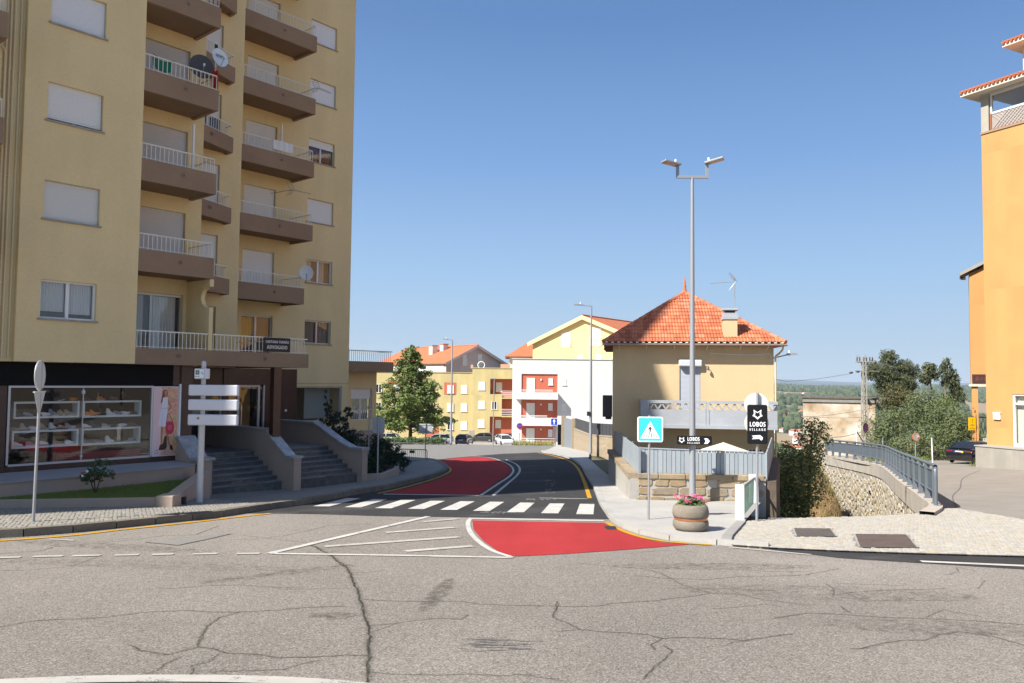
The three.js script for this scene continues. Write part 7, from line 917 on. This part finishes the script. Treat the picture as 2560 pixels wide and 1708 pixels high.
// ================================================================ VEGETATION
function crownGeo(blobs, n, size, sd, o = {}) {                          // leaves spread through lumpy volumes
  seed(sd); const tot = blobs.reduce((a, b) => a + b[3] * b[4] * (b[5] ?? b[3]), 0), pos = [], col = [], X = V(), Y = V(), N = V();
  for (const [bx0, by, bz, rx, ry, rz = rx] of blobs) {
    const m = Math.round(n * rx * ry * rz / tot), tw = []; for (let i = 0; i < m / 9; i++) { const u = rr(-1, 1), t = rr(0, 6.283), s = Math.sqrt(1 - u * u), q = Math.pow(rnd(), .45); tw.push([s * Math.cos(t) * q, u * q, s * Math.sin(t) * q]); }
    for (let i = 0; i < m; i++) {
      const k = tw[i % tw.length], j = o.clump ?? .16, p = [k[0] + rr(-j, j), k[1] + rr(-j, j) * .8, k[2] + rr(-j, j)], c = [bx0 + p[0] * rx, by + p[1] * ry, bz + p[2] * rz];
      N.set(p[0] * .7 + rr(-1, 1), p[1] * .5 + rr(-.4, 1) + (o.up ?? .3), p[2] * .7 + rr(-1, 1)).normalize(); X.set(rr(-1, 1), rr(-1, .4) - (o.droop ?? 0), rr(-1, 1)).cross(N).normalize(); Y.crossVectors(N, X);
      const s = size * rr(.6, 1.25), w = s * (o.thin ?? .62), A = [c[0] - Y.x * s / 2, c[1] - Y.y * s / 2, c[2] - Y.z * s / 2], B = [c[0] + Y.x * s / 2, c[1] + Y.y * s / 2, c[2] + Y.z * s / 2], e = s * .1, L = [c[0] - X.x * w / 2 + N.x * e, c[1] - X.y * w / 2 + N.y * e, c[2] - X.z * w / 2 + N.z * e], Rr = [c[0] + X.x * w / 2 + N.x * e, c[1] + X.y * w / 2 + N.y * e, c[2] + X.z * w / 2 + N.z * e];
      pos.push(...A, ...Rr, ...B, ...A, ...B, ...L); const v = rr(.65, 1.3), h = rr(-.12, .12); for (let q = 0; q < 6; q++) col.push(v * (1 + h), v, v * (1 - h));
    }
  }
  const g = tris(pos); g.setAttribute('color', new THREE.BufferAttribute(new Float32Array(col), 3)); return g;
}
const limb = (pts, r0, r1) => pts.slice(0, -1).map((p, i) => bar(p, pts[i + 1], lerp(r0, r1, i / (pts.length - 1)), lerp(r0, r1, (i + 1) / (pts.length - 1)), 8));
function tree(name, label, base, trunk, blobs, n, size, m, sd, o = {}) {
  const t = thing(name, label, o.cat ?? 'tree', { base, group: o.group }); if (trunk.length) obj(o.cat == 'shrub' ? 'stems' : 'trunk', trunk, o.bark ?? M.bark, t); obj(o.cat == 'shrub' ? 'foliage' : 'crown', crownGeo(blobs, n, size, sd, o), m, t); return t;
}
{ // tree beyond the cross road: tiers of spreading boughs
  const x = -11.2, z = -88, b = [], tr = limb([[x, -5.2, z], [x + .05, -3, z], [x, 0, z], [x + .1, 3, z], [x - .4, 5.6, z]], .24, .04); seed(3);
  for (let i = 0; i < 96; i++) { const f = i / 95, y = lerp(-3.1, 5.5, f), R0 = 4.5 * Math.pow(1 - f, .8) * (f < .12 ? .8 : 1) + .25, a = i * 2.4 + rr(-.3, .3), q = R0 * rr(.3, 1.15), cx = x + Math.cos(a) * q, cz = z + Math.sin(a) * q; b.push([cx, y + rr(-.2, .3), cz, rr(.6, 1.5) * (1.1 - .6 * f), rr(.35, .75), rr(.6, 1.5) * (1.1 - .6 * f)]); if (i % 2 == 0) tr.push(...limb([[x, y - .5, z], [cx, y, cz]], .07, .02)); }
  tree('maple_tree', 'broad green tree with tiered boughs beyond the cross road', [x, -5.1, z], tr, b, 24000, .29, leafMat(.13, .18, .024), 4, { up: .6, clump: .3 });
  const hb = []; for (let i = 0; i < 30; i++) hb.push([lerp(-14.6, -6.9, i / 29), -3.75, -79.6, .32, .36, .5]); tree('hedge', 'low clipped hedge in front of the broad tree', [-10.6, -4.1, -79.6], [], hb, 9000, .14, leafMat(.07, .13, .025), 5, { cat: 'shrub', clump: .5 });
  flat('far_pavement', sheet([[-30, -72.2], [-12.1, -75.2], [-5.6, -76], [-5.5, -76.8], [-5.9, -78.6], [-14, -79], [-30, -78]], .13), M.pavement);
}
{ // small tree and bed beside the tower
  const x = -7.2, z = -33; tree('small_tree', 'small dark leaved tree rising beside the curved stair wall', [x, -1.4, z], [...limb([[x + .2, -1.4, z], [x, -.3, z], [x - .3, .9, z], [x - .55, 1.7, z]], .05, .015), ...limb([[x, -.3, z], [x + .35, .5, z], [x + .45, 1.3, z]], .035, .01)], [[x - .5, 1.45, z, .22, .5], [x - .35, .75, z, .42, .5], [x + .35, .9, z, .3, .55], [x, .2, z, .62, .5], [x + .4, -.1, z + .1, .5, .4], [x - .2, -.3, z, .5, .3]], 1500, .16, leafMat(.022, .032, .014), 6, {});
  const mk = (l, blobs, n, s, m, sd, th) => tree('bed_shrub', l, [blobs[0][0], -1.35, blobs[0][2]], [], blobs, n, s, m, sd, { cat: 'shrub', thin: th, group: 'shrubs of the planting bed' });
  mk('tall dark shrub in the planting bed against the curved wall', [[-6.6, -.9, -32.2, .7, .7], [-6.9, -.3, -33, .6, .5], [-7.2, -.6, -34.5, .9, .9]], 2600, .17, leafMat(.03, .05, .02), 7, .5); mk('spreading dark shrub of long leaves at the end of the planting bed', [[-5.6, -1.05, -32.4, .55, .5], [-5.2, -1.1, -34, .5, .5], [-5.4, -.95, -35.6, .65, .6], [-6.3, -.9, -36.6, .8, .8], [-4.9, -1.35, -36, .5, .4]], 3400, .26, leafMat(.035, .06, .022), 8, .22);
  const cx = -11.1, cz = -21.3; const c = tree('camellia_bush', 'small camellia bush with a few blossoms on the lawn', [cx, -.7, cz], [...limb([[cx, -.72, cz], [cx - .15, -.35, cz], [cx - .25, .0, cz]], .018, .008), ...limb([[cx, -.72, cz], [cx + .12, -.3, cz], [cx + .3, .1, cz]], .018, .008), ...limb([[cx, -.72, cz], [cx, -.2, cz + .1], [cx + .02, .2, cz + .05]], .018, .008)], [[cx - .1, -.25, cz, .33, .25], [cx + .2, -.2, cz, .3, .22], [cx + .05, 0, cz, .28, .24], [cx - .3, -.3, cz, .2, .15], [cx + .35, .08, cz, .14, .12]], 900, .075, leafMat(.06, .11, .025), 9, { cat: 'shrub' });
  for (const [dx, dy, m] of [[-.22, -.12, mat(.6, .05, .06)], [-.08, -.08, mat(.75, .72, .68)], [-.2, -.2, mat(.75, .7, .68)]]) obj('blossom', new THREE.IcosahedronGeometry(.035, 1).translate(cx + dx, dy, cz + .3), m, c);
}
{ // geraniums
  const X = 3.95, Z = -17.45, y = gy(Z) + .6, g = thing('geraniums', 'pink geraniums filling the concrete planter', 'flowers', { base: [X, y - .1, Z] });
  obj('foliage', crownGeo([[X, y + .07, Z, .28, .13, .26], [X - .17, y + .05, Z + .02, .15, .09], [X + .17, y + .05, Z, .15, .09]], 900, .06, 10, { thin: 1 }), leafMat(.085, .15, .025), g); seed(33); const pm = [mat(.78, .09, .30, { rough: .9 }), mat(.82, .16, .40, { rough: .9 }), mat(.70, .05, .22, { rough: .9 })];
  for (let i = 0; i < 34; i++) { const a = rr(0, 6.28), q = Math.sqrt(rnd()) * .33, bx0 = X + Math.cos(a) * q, bz0 = Z + Math.sin(a) * q * .8, by0 = y + rr(.1, .27) - q * .12, o = []; for (let k = 0; k < 26; k++) { const u = rr(-1, 1), t = rr(0, 6.28), s = Math.sqrt(1 - u * u), R0 = .046, p = [bx0 + R0 * s * Math.cos(t), by0 + R0 * .7 * u, bz0 + R0 * s * Math.sin(t)], e = () => rr(-.018, .018); o.push(p[0] + e(), p[1] + e(), p[2] + e(), p[0] + e(), p[1] + e(), p[2] + e(), p[0] + e(), p[1] + e(), p[2] + e()); } const m = pm[i % 3]; m.side = THREE.DoubleSide; obj('blossom', tris(o), m, g); obj('flower_stem', bar([bx0 * .6 + X * .4, y, bz0 * .6 + Z * .4], [bx0, by0, bz0], .004, .004, 5), leafMat(.085, .15, .025).clone ? mat(.1, .16, .04) : M.soil, g); }
}
{ // trees and shrubs of the right side
  const gm = leafMat(.15, .19, .05), gm2 = leafMat(.125, .16, .055), eu = leafMat(.10, .115, .042);
  tree('lane_shrub', 'big leafy shrub filling the gap between the yellow house and the retaining wall', [12.8, -3.7, -34.4], [...limb([[12.8, -4.2, -34.4], [13.0, -1.5, -34.6], [13.2, .2, -34.8]], .1, .04), ...limb([[12.8, -3.6, -34.4], [12, -1.2, -34.2]], .07, .03)], [[13.40, 0.21, -35.20, 0.76, 0.88], [12.24, -0.87, -34.40, 0.96, 0.88], [13.36, -0.95, -35.60, 0.76, 0.96], [12.16, -1.83, -33.60, 1.12, 1.12], [11.92, -2.87, -34.40, 0.96, 1.20], [11.44, -3.35, -33.20, 1.20, 1.52], [11.36, -1.75, -33.60, 0.88, 1.04]], 17000, .125, gm, 14, { up: .4, clump: .22 });
  tree('lane_shrub', 'darker shrub beyond the yellow house corner, under the village view', [14.4, -6, -50], limb([[14.6, -7, -50], [14.6, -2, -50]], .15, .05), [[15.4, -1.9, -50, 1.3, 1.3], [13.6, -2.6, -50, 1.5, 1.6], [15.6, -4.4, -49, 1.8, 1.8]], 5000, .2, gm2, 15, {});
  const E = (l, base, tr, bl, n, sd) => tree('eucalyptus', l, base, tr, bl, n, .26, eu, sd, { thin: .3, droop: .6, up: .1, clump: .3, bark: mat(.30, .25, .20, { map: TX.granite }), group: 'eucalyptus trees behind the parking yard' });
  const z = -75; E('large dark eucalyptus beside the pylon', [36.8, -6, z], [...limb([[36.9, -9, z], [36.9, -2, z], [36.7, 1.5, z], [35.9, 3.5, z], [35.7, 5.2, z]], .3, .05), ...limb([[36.8, 0, z], [37.8, 2.5, z], [38.2, 3.8, z]], .18, .05), ...limb([[36.8, .5, z], [35.2, 2, z], [34.4, 3.4, z]], .16, .04)],
    [[35.8, 4.9, z, .75, .8], [34.5, 3.6, z, .9, .95], [35.7, 3.5, z, 1.0, 1], [37.2, 4.1, z, .85, .7], [38.2, 3.6, z, .6, .7], [37.3, 2.8, z, 1.0, .9], [36.2, 2.1, z, 1.1, .9], [35.2, 2.3, z, .7, .8], [37.0, 1.0, z, .9, 1.0], [36.4, .2, z, .8, .8], [38.0, 2.3, z, .5, .6]], 17000, 16);
  const zz = -62; E('slim eucalyptus with a bare stem, left of the pair', [32.9, -4, zz], limb([[33.1, -5, zz], [33.1, 1.2, zz], [32.8, 2.8, zz], [32.7, 4, zz]], .1, .03), [[32.7, 3.7, zz, .5, .45], [32.4, 2.95, zz, .5, .5], [33.0, 3.2, zz, .4, .6]], 1700, 17); E('slim eucalyptus with a bare stem, right of the pair', [34.2, -4, zz], limb([[34.0, -5, zz], [34.0, 1.4, zz], [34.0, 3, zz], [34.1, 4.3, zz]], .1, .03), [[34.1, 4.1, zz, .42, .42], [33.8, 3.4, zz, .45, .5], [34.5, 3.2, zz, .4, .6], [34.8, 2.5, zz, .4, .8], [34.2, 2.6, zz, .5, .5], [35.0, 1.6, zz, .5, .7], [34.3, 1.2, zz, .6, .7]], 3600, 18);
  const S = (l, bl, n, sd, m = gm2) => tree('yard_shrub', l, [bl[0][0], gy(bl[0][2]) - 1, bl[0][2]], limb([[bl[0][0], -5, bl[0][2]], [bl[0][0] + .1, bl[0][1], bl[0][2]]], .1, .04), bl, n, .19, m, sd, { cat: 'shrub', thin: .4, up: .45, clump: .2, group: 'tall shrubs behind the parking yard' });
  S('olive green shrub at the left end of the yard hedge, behind the mirror', [[26.3, -1.0, -56, 1.5, 1.5], [25.4, -2.2, -55, 1.2, 1.2], [27.6, -.2, -57, 1.2, 1.2], [27.4, -2.0, -54.5, 1.6, 1.3]], 9000, 19); S('tall rounded shrub in the middle of the yard hedge', [[29.4, .1, -57, 1.5, 1.6], [30.3, 1.0, -58, 1.3, 1.2], [29.4, -1.6, -54.5, 1.7, 1.5], [31.0, -.4, -56, 1.6, 1.6]], 10000, 20); S('shrub at the right end of the yard hedge, behind the black car', [[31.6, -1.6, -56.5, 1.6, 1.7], [32.2, -.2, -59, 1.5, 1.5], [33.4, -1.8, -58, 1.4, 1.6], [32.9, 1.0, -60, .9, .9]], 7500, 22, gm);
  S('yellowish shrub at the foot of the slim eucalyptus pair', [[31.2, 1.5, -64, 1.1, .9], [30.2, 1.0, -64, .9, .8], [32.4, 1.3, -64, .9, .8]], 3500, 23, leafMat(.12, .11, .028));
  // dry bank at the foot of the retaining wall
  const bg = new THREE.SphereGeometry(1, 24, 14).scale(1.75, 4.7, 4.2).translate(19.0, -7.5, -51.2), bp = bg.attributes.position; for (let i = 0; i < bp.count; i++) { const q = .16 * Math.sin(bp.getX(i) * 5 + bp.getY(i) * 3) + .1 * Math.sin(bp.getZ(i) * 4 + bp.getY(i) * 7); bp.setX(i, bp.getX(i) + q); } bg.computeVertexNormals(); flat('earth_bank', bg, mat(.42, .28, .15, { map: TX.granite, ...bump(.03), rough: 1 }));
  seed(81); const gl = []; for (let i = 0; i < 5200; i++) { const u = rr(-.1, 1), t = rr(0, 6.283), s = Math.sqrt(1 - u * u); gl.push([19 + 1.78 * s * Math.cos(t), -7.5 + 4.7 * u, -51.2 + 4.2 * s * Math.sin(t)]); }
  const blade = triUV(prep(tris([-.012, 0, 0, .012, 0, 0, .02, .34, .05]))), tuft = (name, label, list, c0, c1, sc) => { const im = new THREE.InstancedMesh(blade, mat(1, 1, 1, { side: THREE.DoubleSide, rough: 1 }), list.length), m4 = new THREE.Matrix4(), c = new THREE.Color(); list.forEach((p, i) => { m4.makeRotationFromEuler(new THREE.Euler(rr(-.7, .7), rr(0, 6.28), rr(-.7, .7))); const k = sc * rr(.6, 1.4); m4.scale(V(k, k, k)); m4.setPosition(...p); im.setMatrixAt(i, m4); const f = rnd(); c.setRGB(lerp(c0[0], c1[0], f), lerp(c0[1], c1[1], f), lerp(c0[2], c1[2], f)); im.setColorAt(i, c); }); im.name = name; im.userData = { kind: 'stuff', label }; scene.add(im); };
  tuft('dry_grass', 'dry straw coloured grass on the earth bank', gl, [.32, .22, .10], [.16, .17, .05], 1.15);
  const wl = []; for (let i = 0; i < 900; i++) { const f = rnd(), d = rr(0, .55); wl.push([27.2 + f * 3.4 + (1 - d) * -.2, gy(-46.6 + f * 3.4) - .03, -47.0 + f * 5.2 + d]); } for (let i = 0; i < 700; i++) { const x = rr(23.4, 27.5), z = rr(-53, -51.5); wl.push([x, gy(z), z]); } tuft('weeds', 'green weeds along the foot of the orange building and the yard edge', wl, [.10, .15, .03], [.24, .24, .06], 1);
  const wd = []; for (let i = 0; i < 700; i++) { const x = rr(.2, 4.2), z = rr(-78.5, -76.4); wd.push([x, gy(z), z]); } tuft('weeds', 'weeds flowering in front of the white block', wd, [.30, .28, .08], [.16, .20, .05], 1.6);
  const ws = []; for (let i = 0; i < 900; i++) { const f = rnd(); ws.push([lerp(-15, -8.9, f) + rr(-.04, .04), gy(-20) + .14, lerp(-19.1, -20.26, f) + rr(.05, .12)]); } tuft('kerb_weeds', 'thin weeds at the foot of the lawn wall', ws, [.12, .14, .04], [.2, .19, .06], .1);
}
{ // woods on the far hillsides
  seed(123); const g = new THREE.IcosahedronGeometry(1, 1), p = g.attributes.position; for (let i = 0; i < p.count; i++) { const k = .82 + .3 * Math.abs(Math.sin(p.getX(i) * 9 + p.getY(i) * 7 + p.getZ(i) * 5)); p.setXYZ(i, p.getX(i) * k, p.getY(i) * k, p.getZ(i) * k); } g.computeVertexNormals();
  const list = []; let guard = 0; while (list.length < 17000 && guard++ < 80000) { const d = 420 + 3800 * Math.pow(rnd(), 1.2), a = rr(.3, .62), x = a * d, z = -d, f = hN(x * .7 + 900, z * .9), q = hN(x * 2.3, z * 2.1); if (f > .2 || (q > .3 && rnd() < .75) || (d > 900 && d < 1620 && a < .41 && rnd() < .85)) continue; list.push([x, GH(x, z), z]); }
  const im = new THREE.InstancedMesh(g, mat(1, 1, 1, { rough: 1 }), list.length), m4 = new THREE.Matrix4(), c = new THREE.Color(); list.forEach(([x, y, z], i) => { const s = rr(4, 8), h = s * rr(.9, 1.7); m4.makeRotationY(rr(0, 6.28)); m4.scale(V(s, h, s)); m4.setPosition(x, y + h * .55, z); im.setMatrixAt(i, m4); const k = rr(.6, 1.3); c.setRGB(.06 * k, .08 * k, .032 * k); im.setColorAt(i, c); });
  im.name = 'hill_woods'; im.userData = { kind: 'stuff', label: 'dark green woods covering the far hillsides' }; scene.add(im);
}
scene.fog = new THREE.FogExp2(new THREE.Color(.62, .74, .88), 6.5e-5);

// ---------------------------------------------------------------- draw
scene.traverse((o) => { if (o.isMesh) { o.castShadow = true; o.receiveShadow = true; } });
const renderer = new THREE.WebGLRenderer({ antialias: true });
renderer.setSize(1024, 683); renderer.shadowMap.enabled = true; renderer.shadowMap.type = THREE.PCFSoftShadowMap;
renderer.toneMapping = THREE.LinearToneMapping; renderer.toneMappingExposure = EXPOSURE;
renderer.render(scene, camera);
